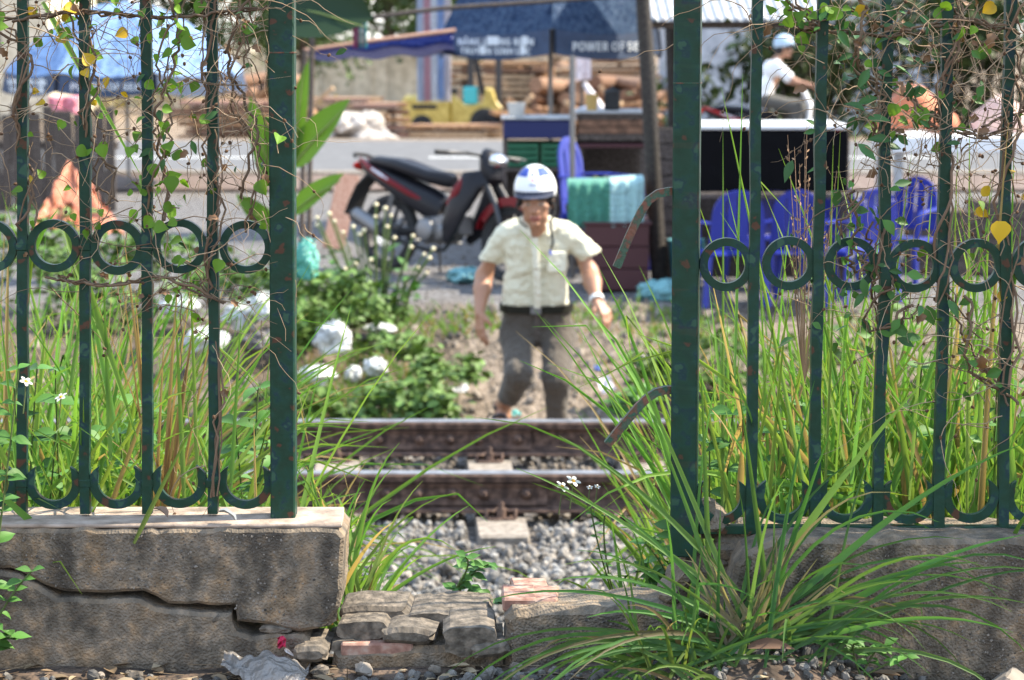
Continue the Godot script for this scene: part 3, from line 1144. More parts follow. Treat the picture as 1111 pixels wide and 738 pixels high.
func fences() -> void:
	var zl := 3.43
	var t := world_thing("fence_panel", "green painted iron fence panel with rings, on the cracked wall", "fence", pt(150, 560, zl))
	const K := 1.0 / 690.0
	var tall := -60.0
	var b := MB.new()
	b.bar(pt(308, 561, zl), pt(306, tall, zl), 0.0395, 0.0395, Vector3.RIGHT, 0.0025)
	part(t, "gate_post", b, M.green_paint)
	var w := MB.new()
	w.box(xf(pt(306.5, 57, zl)), Vector3(0.0405, 0.0025, 0.0405), 0.0005)
	part(t, "weld_seam", w, M.rusty_green)
	for x in [[24, 24], [92, 93], [160, 160], [230, 231], [-44, -44], [-112, -112], [-180, -179], [-248, -248], [-316, -316], [-384, -384], [-452, -452], [-520, -520], [-588, -588]]:
		b = MB.new()
		b.bent(pt(x[1], 557, zl), pt(x[0], tall, zl), 0.016, 0.0011, rng)
		part(t, "bar", b, M.green_paint)
	var n := 0
	for x in [267, 195, 127.5, 58.5, -10, -78, -146, -214, -282, -350, -418, -486, -554]:
		b = MB.new()
		b.arc(pt(x, 268 + rng.randf_range(-1.5, 1.5), zl), Vector3.RIGHT, Vector3.UP, 0.0365 + rng.randf_range(-0.001, 0.001), 0, TAU, 36, rng.randf_range(0.0118, 0.0134), 0.012)
		part(t, "ring", b, M.green_paint)
		b = MB.new()
		b.arc(pt(x - 0.5, 522 + rng.randf_range(-1, 1), zl), Vector3.RIGHT, Vector3.UP, 0.0375, deg_to_rad(138), deg_to_rad(402), 30, 0.0135, 0.011, 0.1)
		part(t, "half_ring", b, M.green_paint)
	for x in [-44, 24, 92.5, 160, 230]:
		b = MB.new()
		b.box(xf(pt(x, 268, zl)), Vector3(0.02, 0.012, 0.017), 0.002)
		b.box(xf(pt(x, 524, zl)), Vector3(0.02, 0.014, 0.017), 0.002)
		part(t, "weld", b, M.green_paint)
	b = MB.new()
	b.bar(pt(-600, tall - 6, zl), pt(322, tall - 6, zl), 0.03, 0.014, Vector3.UP, 0.001)
	part(t, "top_rail", b, M.green_paint)

	var zr := 3.37
	t = world_thing("fence_panel", "green painted iron fence panel with rings, overgrown, right of the gap", "fence", pt(950, 585, zr))
	b = MB.new()
	b.bar(pt(742, 602, zr), pt(747, tall, zr), 0.041, 0.041, Vector3(1, 0, 0.16).normalized(), 0.0025)
	part(t, "gate_post", b, M.green_paint)
	w = MB.new()
	w.box(xf(pt(746, 90, zr), -0.16), Vector3(0.042, 0.002, 0.042), 0.0005)
	part(t, "weld_seam", w, M.rusty_green)
	for x in [[823, 814], [893, 884], [961, 952], [1029, 1018], [1098, 1088], [1167, 1158], [1236, 1228], [1305, 1298], [1374, 1367], [1443, 1436], [1512, 1505], [1581, 1574], [1650, 1643]]:
		b = MB.new()
		b.bent(pt(x[1], 575, zr), pt(x[0] + 1, tall, zr), 0.0165, 0.0013, rng)
		part(t, "bar", b, M.green_paint)
	for x in [788, 856, 923.5, 992, 1059, 1127, 1195, 1264, 1334, 1403, 1472, 1541, 1610]:
		b = MB.new()
		b.arc(pt(x, 287 + rng.randf_range(-1.5, 1.5), zr), Vector3.RIGHT, Vector3.UP, 0.0355, 0, TAU, 36, 0.0125, 0.012)
		part(t, "ring", b, M.green_paint)
		b = MB.new()
		b.arc(pt(x - 6, 538 + rng.randf_range(-1, 1), zr), Vector3.RIGHT, Vector3.UP, 0.0375, deg_to_rad(138), deg_to_rad(402), 30, 0.0135, 0.011, 0.1)
		part(t, "half_ring", b, M.green_paint)
	b = MB.new()
	b.bar(pt(758, 574, zr), pt(1660, 576, zr), 0.014, 0.016, Vector3.UP, 0.001)
	part(t, "bottom_rail", b, M.green_paint)
	b = MB.new()
	b.bar(pt(730, tall - 6, zr), pt(1660, tall - 6, zr), 0.03, 0.014, Vector3.UP, 0.001)
	part(t, "top_rail", b, M.green_paint)
	# stubs of the torn off gate bars, still fixed to the post
	for s in [[[736, 207], [726, 207.5], [714, 210], [704, 217], [696, 229], [689, 243], [682, 258], [669, 290]], [[736, 423], [722, 423], [712, 425.5], [702, 432], [692, 442], [676, 461], [659, 482]]]:
		b = MB.new()
		var rows := [[], [], [], []]
		for k in s.size():
			var p := pt(s[k][0], s[k][1], zr - 0.006 * k)
			var q := pt(s[mini(k + 1, s.size() - 1)][0], s[mini(k + 1, s.size() - 1)][1], zr) - pt(s[maxi(k - 1, 0)][0], s[maxi(k - 1, 0)][1], zr)
			q.z = 0
			var nn := Vector3(-q.y, q.x, 0).normalized() * 0.0062
			var dd := Vector3(0, 0, 0.0075)
			rows[0].append(p + nn + dd)
			rows[1].append(p - nn + dd)
			rows[2].append(p - nn - dd)
			rows[3].append(p + nn - dd)
		for k in 4:
			b.skin([rows[k], rows[(k + 1) % 4]], false)
		var last: int = s.size() - 1
		b.quad_out(rows[0][last], rows[1][last], rows[2][last], rows[3][last], rows[0][0])
		part(t, "bent_bar", b, M.rusty_green, "bent rusty stub of a torn off bar")
const SKIN := Color(0.36, 0.185, 0.115)

# head shapes in its own axes: x to the left of the face as one looks at it, y up, z out of the face
func head_form(f: Form, t: Transform3D, s := 1.0) -> void:
	var e := func(o: Vector3, r: Vector3): f.ell(t * (o * s), r * s, t.basis)
	var c := func(a: Vector3, b: Vector3, ra: float, rb: float): f.cap(t * (a * s), t * (b * s), ra * s, rb * s)
	e.call(Vector3(0, 0.035, -0.02), Vector3(0.07, 0.08, 0.09))
	e.call(Vector3(0, -0.03, 0.015), Vector3(0.056, 0.07, 0.064))
	c.call(Vector3(-0.034, -0.072, 0.024), Vector3(0.034, -0.072, 0.024), 0.022, 0.022)
	e.call(Vector3(0, -0.095, 0.05), Vector3(0.02, 0.015, 0.018))
	c.call(Vector3(-0.036, 0.014, 0.068), Vector3(0.036, 0.014, 0.068), 0.01, 0.01)
	c.call(Vector3(0, 0.002, 0.08), Vector3(0, -0.034, 0.094), 0.006, 0.01)
	for q in [-1.0, 1.0]:
		e.call(Vector3(q * 0.012, -0.039, 0.083), Vector3(0.007, 0.006, 0.008))
		e.call(Vector3(q * 0.044, -0.018, 0.05), Vector3(0.018, 0.016, 0.018))
		e.call(Vector3(q * 0.076, -0.005, -0.012), Vector3(0.008, 0.03, 0.017))
		e.call(Vector3(q * 0.029, -0.003, 0.066), Vector3(0.011, 0.007, 0.008))
	c.call(Vector3(-0.017, -0.064, 0.072), Vector3(0.017, -0.064, 0.072), 0.005, 0.005)
	c.call(Vector3(-0.014, -0.074, 0.069), Vector3(0.014, -0.074, 0.069), 0.006, 0.006)

func paint_head(b: MB, from: int, t: Transform3D, s := 1.0) -> void:
	var inv := t.affine_inverse()
	for k in range(from, b.v.size()):
		var p := inv * b.v[k] / s
		if absf(p.y) > 0.13 or p.z < 0.03:
			continue
		var ax := absf(p.x)
		if Vector2((ax - 0.029) / 0.014, (p.y + 0.003) / 0.0065).length() < 1.0:
			b.c[k] = Color(0.03, 0.02, 0.018) if Vector2(ax - 0.029, p.y + 0.003).length() < 0.006 else Color(0.5, 0.42, 0.38)
		elif ax > 0.012 and ax < 0.05 and absf(p.y - 0.017 + (ax - 0.03) * 0.12) < 0.0055:
			b.c[k] = Color(0.03, 0.022, 0.018)
		elif ax < 0.024 and p.y < -0.058 and p.y > -0.081 and p.z > 0.06:
			b.c[k] = Color(0.33, 0.12, 0.095) if absf(p.y + 0.069) > 0.002 else Color(0.1, 0.035, 0.03)

# palm, four fingers and thumb; dir runs from wrist to knuckles, thumb to the thumb's side, palm out of the palm
func hand_form(f: Form, wrist: Vector3, dir: Vector3, thumb: Vector3, palm: Vector3, curl: float, s := 1.0) -> void:
	dir = dir.normalized()
	thumb = (thumb - dir * thumb.dot(dir)).normalized()
	palm = (palm - dir * palm.dot(dir) - thumb * palm.dot(thumb)).normalized()
	var lens := [[0.036, 0.023, 0.018], [0.041, 0.026, 0.019], [0.037, 0.024, 0.018], [0.029, 0.018, 0.016]]
	for k in 4:
		var off := (1.5 - k) * 0.019 * s
		var a := wrist + thumb * off * 0.55 + dir * 0.012 * s
		var kn := wrist + thumb * off + dir * (0.088 - 0.006 * absf(k - 1.0)) * s
		f.cap(a, kn, 0.012 * s, 0.0095 * s)
		var d := (dir + thumb * (1.5 - k) * 0.05).normalized()
		var p := kn
		var ang := curl * (0.8 + 0.12 * k)
		for j in 3:
			d = (d * cos(ang * (0.6 + 0.3 * j)) + palm * sin(ang * (0.6 + 0.3 * j))).normalized()
			var q: Vector3 = p + d * lens[k][j] * s
			f.cap(p, q, (0.0088 - 0.0008 * j) * s, (0.0082 - 0.001 * j) * s)
			p = q
	var tb := wrist + thumb * 0.022 * s + dir * 0.022 * s + palm * 0.008 * s
	var d2 := (dir * 0.75 + thumb * 0.7 + palm * 0.3).normalized()
	f.cap(wrist + dir * 0.012 * s, tb, 0.013 * s, 0.014 * s)
	var m := tb + d2 * 0.034 * s
	f.cap(tb, m, 0.013 * s, 0.0105 * s)
	d2 = (d2 + dir * 0.5 + palm * 0.4).normalized()
	f.cap(m, m + d2 * 0.03 * s, 0.0105 * s, 0.0075 * s)

# a piece of the surface of an egg, held a little off it
func egg_patch(b: MB, t: Transform3D, r: Vector3, az0: float, az1: float, la0: float, la1: float, nu := 14, nv := 8) -> void:
	var rows := []
	for k in nv + 1:
		var la := lerpf(la0, la1, float(k) / nv)
		var row := PackedVector3Array()
		for q in nu + 1:
			var az := lerpf(az0, az1, float(q) / nu)
			row.append(t * (Vector3(cos(la) * sin(az), sin(la), cos(la) * cos(az)) * r))
		rows.append(row)
	b.skin(rows, false)

func helmet(called: String, label: String, t: Transform3D, parent: Node3D, shell: Color, patches: bool) -> void:
	# t: the head's own axes
	var b := MB.new()
	var o := t * xf(Vector3(0, 0.052, -0.008))
	var r := Vector3(0.1, 0.12, 0.125)
	var rows := []
	b.col = shell
	for k in 13:
		var la := lerpf(PI / 2, -0.1, k / 12.0)
		var row := PackedVector3Array()
		for q in 28:
			var az := -TAU * q / 28.0
			var lo := la - (0.22 * (0.5 - 0.5 * cos(az)) if k == 12 else 0.0)
			row.append(o * (Vector3(cos(lo) * sin(az), sin(lo), cos(lo) * cos(az)) * r))
		rows.append(row)
	var inner := []
	for q in 28:
		inner.append(o * (o.affine_inverse() * rows[12][q] * Vector3(0.88, 1.0, 0.9)))
	rows.append(PackedVector3Array(inner))
	inner = []
	for q in 28:
		inner.append(o * (o.affine_inverse() * rows[13][q] * Vector3(0.97, 1.0, 0.97) + Vector3(0, 0.06, 0)))
	rows.append(PackedVector3Array(inner))
	b.skin(rows)
	var h := part(parent, called, b, M.gloss, label)
	var p := MB.new()
	p.col = Color(0.06, 0.07, 0.1)
	egg_patch(p, o, r * 1.018, -1.15, 1.15, -0.12, 0.06, 20, 3)
	var brim := []
	for k in 3:
		var row := PackedVector3Array()
		for q in 21:
			var az := lerpf(-1.15, 1.15, q / 20.0)
			row.append(o * (Vector3(sin(az), -0.1 - 0.03 * k * cos(az), cos(az)) * r * Vector3(1.02, 1, 1.02) + Vector3(0, 0, 0.022 * k * pow(maxf(0.0, cos(az)), 0.7))))
		brim.append(row)
	p.skin(brim, false)
	part(h, "visor", p, M.gloss)
	if patches:
		for s in [-1.0, 1.0]:
			p = MB.new()
			p.col = Color(0.03, 0.07, 0.33)
			egg_patch(p, o, r * 1.014, s * 0.34, s * 1.25, 0.66, 1.14, 10, 8)
			part(h, "blue_panel", p, M.plain)
		p = MB.new()
		p.col = Color(0.03, 0.035, 0.04)
		egg_patch(p, o, r * 1.014, -0.09, 0.05, 0.7, 0.86, 4, 4)
		part(h, "dark_emblem", p, M.gloss)
		p = MB.new()
		p.col = Color(0.7, 0.04, 0.03)
		egg_patch(p, o, r * 1.014, -0.06, 0.06, 0.47, 0.58, 4, 4)
		part(h, "red_emblem", p, M.gloss)
		p = MB.new()
		p.col = Color(0.1, 0.14, 0.3)
		egg_patch(p, o, r * 1.014, -0.2, 0.2, 0.3, 0.345, 6, 2)
		part(h, "lettering", p, M.gloss)

func hair_cap(parent: Node3D, t: Transform3D) -> void:
	var f := Form.new()
	f.k = 0.006
	f.noise = hills_at(7, 45.0)
	f.amp = 0.008
	f.ell(t * Vector3(0, 0.04, -0.03), Vector3(0.082, 0.092, 0.098), t.basis)
	f.ell(t * Vector3(0, -0.03, -0.06), Vector3(0.066, 0.06, 0.055), t.basis)
	for q in [-1.0, 1.0]:
		f.cap(t * Vector3(q * 0.076, 0.03, 0.018), t * Vector3(q * 0.075, -0.022, 0.014), 0.014, 0.006)
		f.cap(t * Vector3(q * 0.05, 0.05, 0.06), t * Vector3(q * 0.01, 0.052, 0.078), 0.016, 0.014)
	var b := MB.new()
	b.col = Color(0.016, 0.013, 0.012)
	f.build(b, 0.006)
	part(parent, "hair", b, M.cloth)

# a band round a waist: two half circles and the straights between
func band(b: MB, o: Vector3, tilt: float, hl: float, r: float, h: float, th: float) -> void:
	var q := [[], [], [], []]
	for k in 33:
		var a := TAU * k / 32.0
		var c := Vector3(cos(a) * r + hl * clampf(cos(a) * 4.0, -1, 1), 0, sin(a) * r)
		var d := Vector3(cos(a), 0, sin(a)) * th
		var rot := Basis(Vector3.RIGHT, tilt)
		q[0].append(o + rot * (c + d + Vector3(0, h / 2, 0)))
		q[1].append(o + rot * (c + d - Vector3(0, h / 2, 0)))
		q[2].append(o + rot * (c - Vector3(0, h / 2, 0)))
		q[3].append(o + rot * (c + Vector3(0, h / 2, 0)))
	for k in 4:
		b.skin([q[k], q[(k + 1) % 4]], false)


func man_on_the_track() -> void:
	var hx := Vector3(1, 0, 0)
	var head := Transform3D(Basis.from_euler(Vector3(0.06, -0.08, 0.03)), pt(581.0, 218.5, 10.14))
	var t := world_thing("person", "man in white helmet, cream shirt and grey trousers climbing up to the rails", "person", pt(590, 497, 10.28))
	# the body, one skin from head to feet
	var b := MB.new()
	b.col = SKIN
	var f := Form.new()
	f.k = 0.012
	var neck := pt(582.5, 248, 10.27)
	f.cap(head * Vector3(0, -0.06, -0.03), neck, 0.045, 0.05)
	f.cap(pt(581, 243, 10.23), pt(580.5, 256, 10.205), 0.035, 0.016)
	var ls := pt(545, 255, 10.3)
	var le := pt(525, 299, 10.42)
	var lw := pt(520, 341, 10.3)
	var rs := pt(620, 254, 10.28)
	var re := pt(640, 295, 10.3)
	var rw := pt(648, 327, 10.13)
	f.cap(ls, rs, 0.028, 0.028)
	for q in [[270, 10.29], [300, 10.33], [340, 10.39], [358, 10.4]]:
		var o := pt(582, q[0], q[1])
		f.cap(o - hx * 0.05, o + hx * 0.05, 0.05, 0.05)
	for s in [[ls, le, lw], [rs, re, rw]]:
		f.cap(s[0], s[1], 0.028, 0.036)
		f.cap(s[1], s[1].lerp(s[2], 0.35), 0.036, 0.038)
		f.cap(s[1].lerp(s[2], 0.35), s[2], 0.038, 0.025)
	var lk := pt(563, 407, 10.14)
	var la := pt(545, 441, 10.4)
	var rk := pt(604, 410, 10.18)
	var ra := pt(604, 484, 10.29)
	for s in [[pt(562, 362, 10.4), lk, la], [pt(604, 362, 10.4), rk, ra]]:
		f.cap(s[0], s[1], 0.05, 0.038)
		f.cap(s[1], s[1].lerp(s[2], 0.35), 0.038, 0.036)
		f.cap(s[1].lerp(s[2], 0.35), s[2], 0.036, 0.032)
	# feet
	f.cap(la, pt(546, 450, 10.43), 0.034, 0.032)
	f.cap(pt(546, 450, 10.43), pt(542, 458, 10.32), 0.032, 0.03)
	f.cap(pt(541, 459, 10.32), pt(540, 463, 10.23), 0.034, 0.02)
	f.cap(ra, ra + Vector3(0, -0.045, -0.03), 0.034, 0.032)
	f.cap(ra + Vector3(0, -0.045, -0.03), ra + Vector3(0.005, -0.05, 0.1), 0.032, 0.03)
	f.cap(ra + Vector3(0.0, -0.055, 0.1), ra + Vector3(0.0, -0.062, 0.17), 0.036, 0.018)
	f.build(b, 0.012)
	f = Form.new()
	f.k = 0.004
	head_form(f, head, 1.04)
	var s0 := b.v.size()
	f.build(b, 0.004)
	paint_head(b, s0, head, 1.04)
	f = Form.new()
	f.k = 0.003
	hand_form(f, lw + Vector3(0, 0.012, 0), Vector3(0.03, -1, 0.12), Vector3(0.55, 0, 0.8), Vector3(0.8, 0, -0.5), 0.34, 0.98)
	hand_form(f, rw + Vector3(0, 0.01, 0), Vector3(0.45, -0.75, 0.35), Vector3(-0.35, -0.25, 0.6), Vector3(-0.5, -0.6, -0.4), 0.62, 0.98)
	f.build(b, 0.0035)
	part(t, "body", b, M.skin)
	# shirt
	f = Form.new()
	f.k = 0.016
	f.noise = hills_at(5, 13.0)
	f.noise.fractal_type = FastNoiseLite.FRACTAL_RIDGED
	f.amp = 0.009
	for q in [[253, 10.275, 0.112, 0.04], [267, 10.285, 0.084, 0.064], [286, 10.315, 0.076, 0.075], [306, 10.345, 0.075, 0.077], [321, 10.37, 0.076, 0.08], [330, 10.385, 0.076, 0.08]]:
		var o := pt(582.5 - (2.0 if q[0] > 300 else 0.0), q[0], q[1])
		f.cap(o - hx * q[2], o + hx * q[2], q[3], q[3])
	f.cap(pt(582, 241, 10.285), pt(556, 248.5, 10.29), 0.042, 0.042)
	f.cap(pt(582, 241, 10.285), pt(609, 248.5, 10.28), 0.042, 0.042)
	f.clip(pt(580, 331.5, 10.29), Vector3(0, -1, -0.05), 0, 5)
	f.clip(pt(582, 233, 10.25), Vector3(0, 1, 0.45), 6, 7)
	f.cap(ls, pt(530, 286, 10.38), 0.047, 0.058)
	f.cap(rs, pt(643, 282, 10.3), 0.047, 0.066)
	f.clip(pt(530.5, 283, 10.38), Vector3(-0.22, -1, -0.1), 8, 8)
	f.clip(pt(642, 279, 10.3), Vector3(0.55, -1, 0.1), 9, 9)
	b = MB.new()
	b.col = Color(0.66, 0.64, 0.5)
	f.build(b, 0.011)
	var shirt := part(t, "shirt", b, M.cloth)
	for c in [[[566, 233, 10.23], [562, 247, 10.205], [577, 258, 10.175], [574, 244, 10.2]], [[599, 233, 10.23], [604, 249, 10.205], [594, 256, 10.175], [592, 244, 10.2]]]:
		b = MB.new()
		b.col = Color(0.78, 0.76, 0.62)
		var g := []
		for q in c: g.append(pt(q[0], q[1], q[2] - 0.008))
		b.skin([PackedVector3Array([g[0], g[0].lerp(g[1], 0.5) + Vector3(0, 0, 0.008), g[1]]), PackedVector3Array([g[0].lerp(g[3], 0.5), (g[3] + g[1]) * 0.5 + Vector3(0, 0, 0.01), g[1].lerp(g[2], 0.5)]), PackedVector3Array([g[3], g[3].lerp(g[2], 0.5), g[2]])], false)
		part(shirt, "collar", b, M.cloth)
	b = MB.new()
	b.col = Color(0.7, 0.68, 0.55)
	var pl := []
	for q in [[579.5, 258, 10.19], [581, 272, 10.185], [582, 292, 10.2], [583, 312, 10.23], [583, 334, 10.265]]:
		pl.append(pt(q[0], q[1], q[2]))
	b.loft(pl, [0.016, 0.017, 0.017, 0.017, 0.016], [0.006, 0.009, 0.009, 0.009, 0.006], hx, 8, 4.0)
	part(shirt, "button_placket", b, M.cloth)
	for q in [[581, 268, 10.172], [582.5, 284, 10.184], [583.5, 300, 10.204], [584, 318, 10.23]]:
		b = MB.new()
		b.col = Color(0.8, 0.78, 0.7)
		b.ball(xf(pt(q[0], q[1], q[2])), Vector3(0.006, 0.006, 0.003), 8, 5)
		part(shirt, "button", b, M.plain)
	b = MB.new()
	b.col = Color(0.7, 0.69, 0.56)
	b.box(Transform3D(Basis.from_euler(Vector3(0.12, 0.3, 0)), pt(604, 284, 10.222)), Vector3(0.09, 0.1, 0.012), 0.005)
	part(shirt, "pocket", b, M.cloth)
	# trousers
	f = Form.new()
	f.k = 0.015
	f.noise = hills_at(9, 9.0)
	f.amp = 0.009
	for q in [[339, 10.39, 0.078, 0.083], [356, 10.405, 0.08, 0.088]]:
		var o := pt(582.5, q[0], q[1])
		f.cap(o - hx * q[2], o + hx * q[2], q[3], q[3])
	f.clip(pt(582, 331, 10.39), Vector3(0, 1, 0), 0, 1)
	f.cap(pt(561, 364, 10.4), lk, 0.083, 0.064)
	f.cap(lk, pt(549, 436, 10.37), 0.064, 0.052)
	f.clip(pt(550, 430, 10.35), Vector3(-0.25, -0.85, -0.5), 3, 3)
	f.cap(pt(606, 364, 10.4), rk, 0.083, 0.062)
	f.cap(rk, pt(604, 484, 10.29), 0.06, 0.052)
	f.clip(pt(604, 481, 10.29), Vector3(0, -1, 0), 5, 5)
	b = MB.new()
	b.col = Color(0.066, 0.054, 0.043)
	f.build(b, 0.011)
	var tr := part(t, "trousers", b, M.cloth)
	b = MB.new()
	b.col = Color(0.075, 0.06, 0.048)
	b.loft([pt(582, 341, 10.304), pt(582.5, 358, 10.309), pt(583, 370, 10.318)], [0.012, 0.014, 0.01], [0.005, 0.007, 0.005], hx, 8, 4.0)
	part(tr, "fly", b, M.cloth)
	b = MB.new()
	b.col = Color(0.018, 0.016, 0.015)
	var bo := pt(582, 333, 10.39)
	band(b, bo, 0.03, 0.078, 0.096, 0.034, 0.006)
	var belt := part(t, "belt", b, M.gloss)
	b = MB.new()
	var bp := bo + Vector3(-0.004, -0.004, 0.105)
	b.box(xf(bp), Vector3(0.052, 0.038, 0.006), 0.002)
	part(belt, "buckle", b, M.dull_metal)
	# watch strap on the swinging arm, sandals
	b = MB.new()
	b.col = Color(0.75, 0.75, 0.73)
	var wd := (rw - re).normalized()
	var wu := wd.cross(Vector3.BACK).normalized()
	b.arc(rw - wd * 0.012, wu, wd.cross(wu), 0.0315, 0, TAU, 20, 0.006, 0.022)
	part(t, "watch", b, M.gloss)
	for q in [[la, pt(546, 450, 10.43), pt(540, 464, 10.22)], [ra, ra + Vector3(0, -0.045, -0.05), ra + Vector3(0, -0.05, 0.17)]]:
		b = MB.new()
		b.col = Color(0.03, 0.03, 0.035)
		var d: Vector3 = (q[2] - q[1]).normalized()
		var up := Vector3.RIGHT.cross(d) * -1.0
		var m: Vector3 = (q[1] + q[2]) * 0.5 - up * -0.04 if up.y < 0 else (q[1] + q[2]) * 0.5 - up * 0.04
		b.box(Transform3D(Basis(Vector3.RIGHT, up, Vector3.RIGHT.cross(up)), m), Vector3(0.09, 0.022, q[1].distance_to(q[2]) + 0.06), 0.009)
		b.arc(q[1].lerp(q[2], 0.62), Vector3.RIGHT, up, 0.042, -0.2, PI + 0.2, 12, 0.006, 0.03)
		b.arc(q[0], Vector3.RIGHT, d, 0.041, 0, TAU, 14, 0.006, 0.022)
		part(t, "sandal", b, M.plain)
	hair_cap(t, head)
	helmet("helmet", "white helmet with two blue panels and a dark visor", head, t, Color(0.78, 0.79, 0.8), true)
	b = MB.new()
	b.col = Color(0.012, 0.012, 0.014)
	b.tube([head * Vector3(0.088, 0.0, 0.0), head * Vector3(0.088, -0.05, 0.02), head * Vector3(0.068, -0.1, 0.035), pt(598.5, 252, 10.16), pt(600, 262, 10.17), pt(598, 271, 10.18)], 0.006, 6)
	b.tube([head * Vector3(-0.088, 0.0, 0.0), head * Vector3(-0.088, -0.05, 0.015), head * Vector3(-0.075, -0.09, 0.03), head * Vector3(-0.04, -0.118, 0.04)], 0.005, 6)
	var st := part(t, "chin_strap", b, M.cloth)
	b = MB.new()
	b.col = Color(0.05, 0.12, 0.6)
	b.box(xf(pt(597.2, 274, 10.18), 0, 0, 0.25), Vector3(0.012, 0.024, 0.006), 0.002)
	part(st, "blue_clip", b, M.gloss)


# the rider on the road; x forwards, y up, z to his right
func rider(o: Vector3) -> void:
	var t := thing("person", "rider in a pale shirt and light blue helmet on the passing scooter", "person", o + Vector3(0.45, 0.0, 0))
	var sh := Vector3(-0.45, 0, 0)
	var head := Transform3D(Basis(Vector3.UP, PI / 2), Vector3(0.64, 1.44, 0) + sh)
	var b := MB.new()
	b.col = SKIN
	var f := Form.new()
	f.k = 0.014
	f.cap(Vector3(0.55, 1.3, 0) + sh, Vector3(0.61, 1.4, 0) + sh, 0.05, 0.05)
	f.cap(Vector3(0.4, 0.85, -0.06) + sh, Vector3(0.4, 0.85, 0.06) + sh, 0.09, 0.09)
	f.cap(Vector3(0.4, 0.88, 0) + sh, Vector3(0.53, 1.22, 0) + sh, 0.09, 0.1)
	for s in [-1.0, 1.0]:
		f.cap(Vector3(0.53, 1.26, s * 0.16) + sh, Vector3(0.73, 1.06, s * 0.25) + sh, 0.045, 0.038)
		f.cap(Vector3(0.73, 1.06, s * 0.25) + sh, Vector3(0.93, 1.02, s * 0.27) + sh, 0.038, 0.026)
		f.cap(Vector3(0.41, 0.84, s * 0.09) + sh, Vector3(0.8, 0.76, s * 0.17) + sh, 0.075, 0.055)
		f.cap(Vector3(0.8, 0.76, s * 0.17) + sh, Vector3(0.72, 0.4, s * 0.16) + sh, 0.055, 0.035)
		f.cap(Vector3(0.7, 0.37, s * 0.16) + sh, Vector3(0.88, 0.345, s * 0.17) + sh, 0.034, 0.025)
	f.build(b, 0.018)
	f = Form.new()
	f.k = 0.004
	head_form(f, head)
	var s0 := b.v.size()
	f.build(b, 0.006)
	paint_head(b, s0, head)
	f = Form.new()
	f.k = 0.003
	for s in [-1.0, 1.0]:
		hand_form(f, Vector3(0.92, 1.02, s * 0.27) + sh, Vector3(1, 0.0, s * 0.1), Vector3(0, 0, -s), Vector3(0, -1, 0), 1.1)
	f.build(b, 0.005)
	part(t, "body", b, M.skin)
	b = MB.new()
	b.col = Color(0.82, 0.83, 0.85)
	f = Form.new()
	f.k = 0.02
	f.noise = hills_at(12, 7.0)
	f.amp = 0.02
	f.cap(Vector3(0.38, 0.88, -0.06) + sh, Vector3(0.38, 0.88, 0.06) + sh, 0.11, 0.11)
	f.cap(Vector3(0.41, 1.0, -0.06) + sh, Vector3(0.41, 1.0, 0.06) + sh, 0.11, 0.11)
	f.cap(Vector3(0.49, 1.2, -0.09) + sh, Vector3(0.49, 1.2, 0.09) + sh, 0.1, 0.1)
	f.clip(Vector3(0, 0.84, 0), Vector3.DOWN, 0, 0)
	for s in [-1.0, 1.0]:
		f.cap(Vector3(0.53, 1.26, s * 0.15) + sh, Vector3(0.66, 1.12, s * 0.22) + sh, 0.06, 0.07)
		f.clip(Vector3(0.65, 1.13, 0) + sh, Vector3(0.65, -0.7, s * 0.3), 3, 3)
	f.build(b, 0.018)
	part(t, "shirt", b, M.cloth)
	b = MB.new()
	b.col = Color(0.09, 0.085, 0.075)
	f = Form.new()
	f.k = 0.02
	f.cap(Vector3(0.38, 0.86, -0.06) + sh, Vector3(0.38, 0.86, 0.06) + sh, 0.105, 0.105)
	for s in [-1.0, 1.0]:
		f.cap(Vector3(0.41, 0.84, s * 0.09) + sh, Vector3(0.8, 0.76, s * 0.17) + sh, 0.092, 0.075)
		f.cap(Vector3(0.8, 0.76, s * 0.17) + sh, Vector3(0.77, 0.62, s * 0.165) + sh, 0.075, 0.068)
	f.build(b, 0.018)
	part(t, "shorts", b, M.cloth)
	hair_cap(t, head)
	helmet("helmet", "light blue helmet", head, t, Color(0.42, 0.55, 0.68), false)
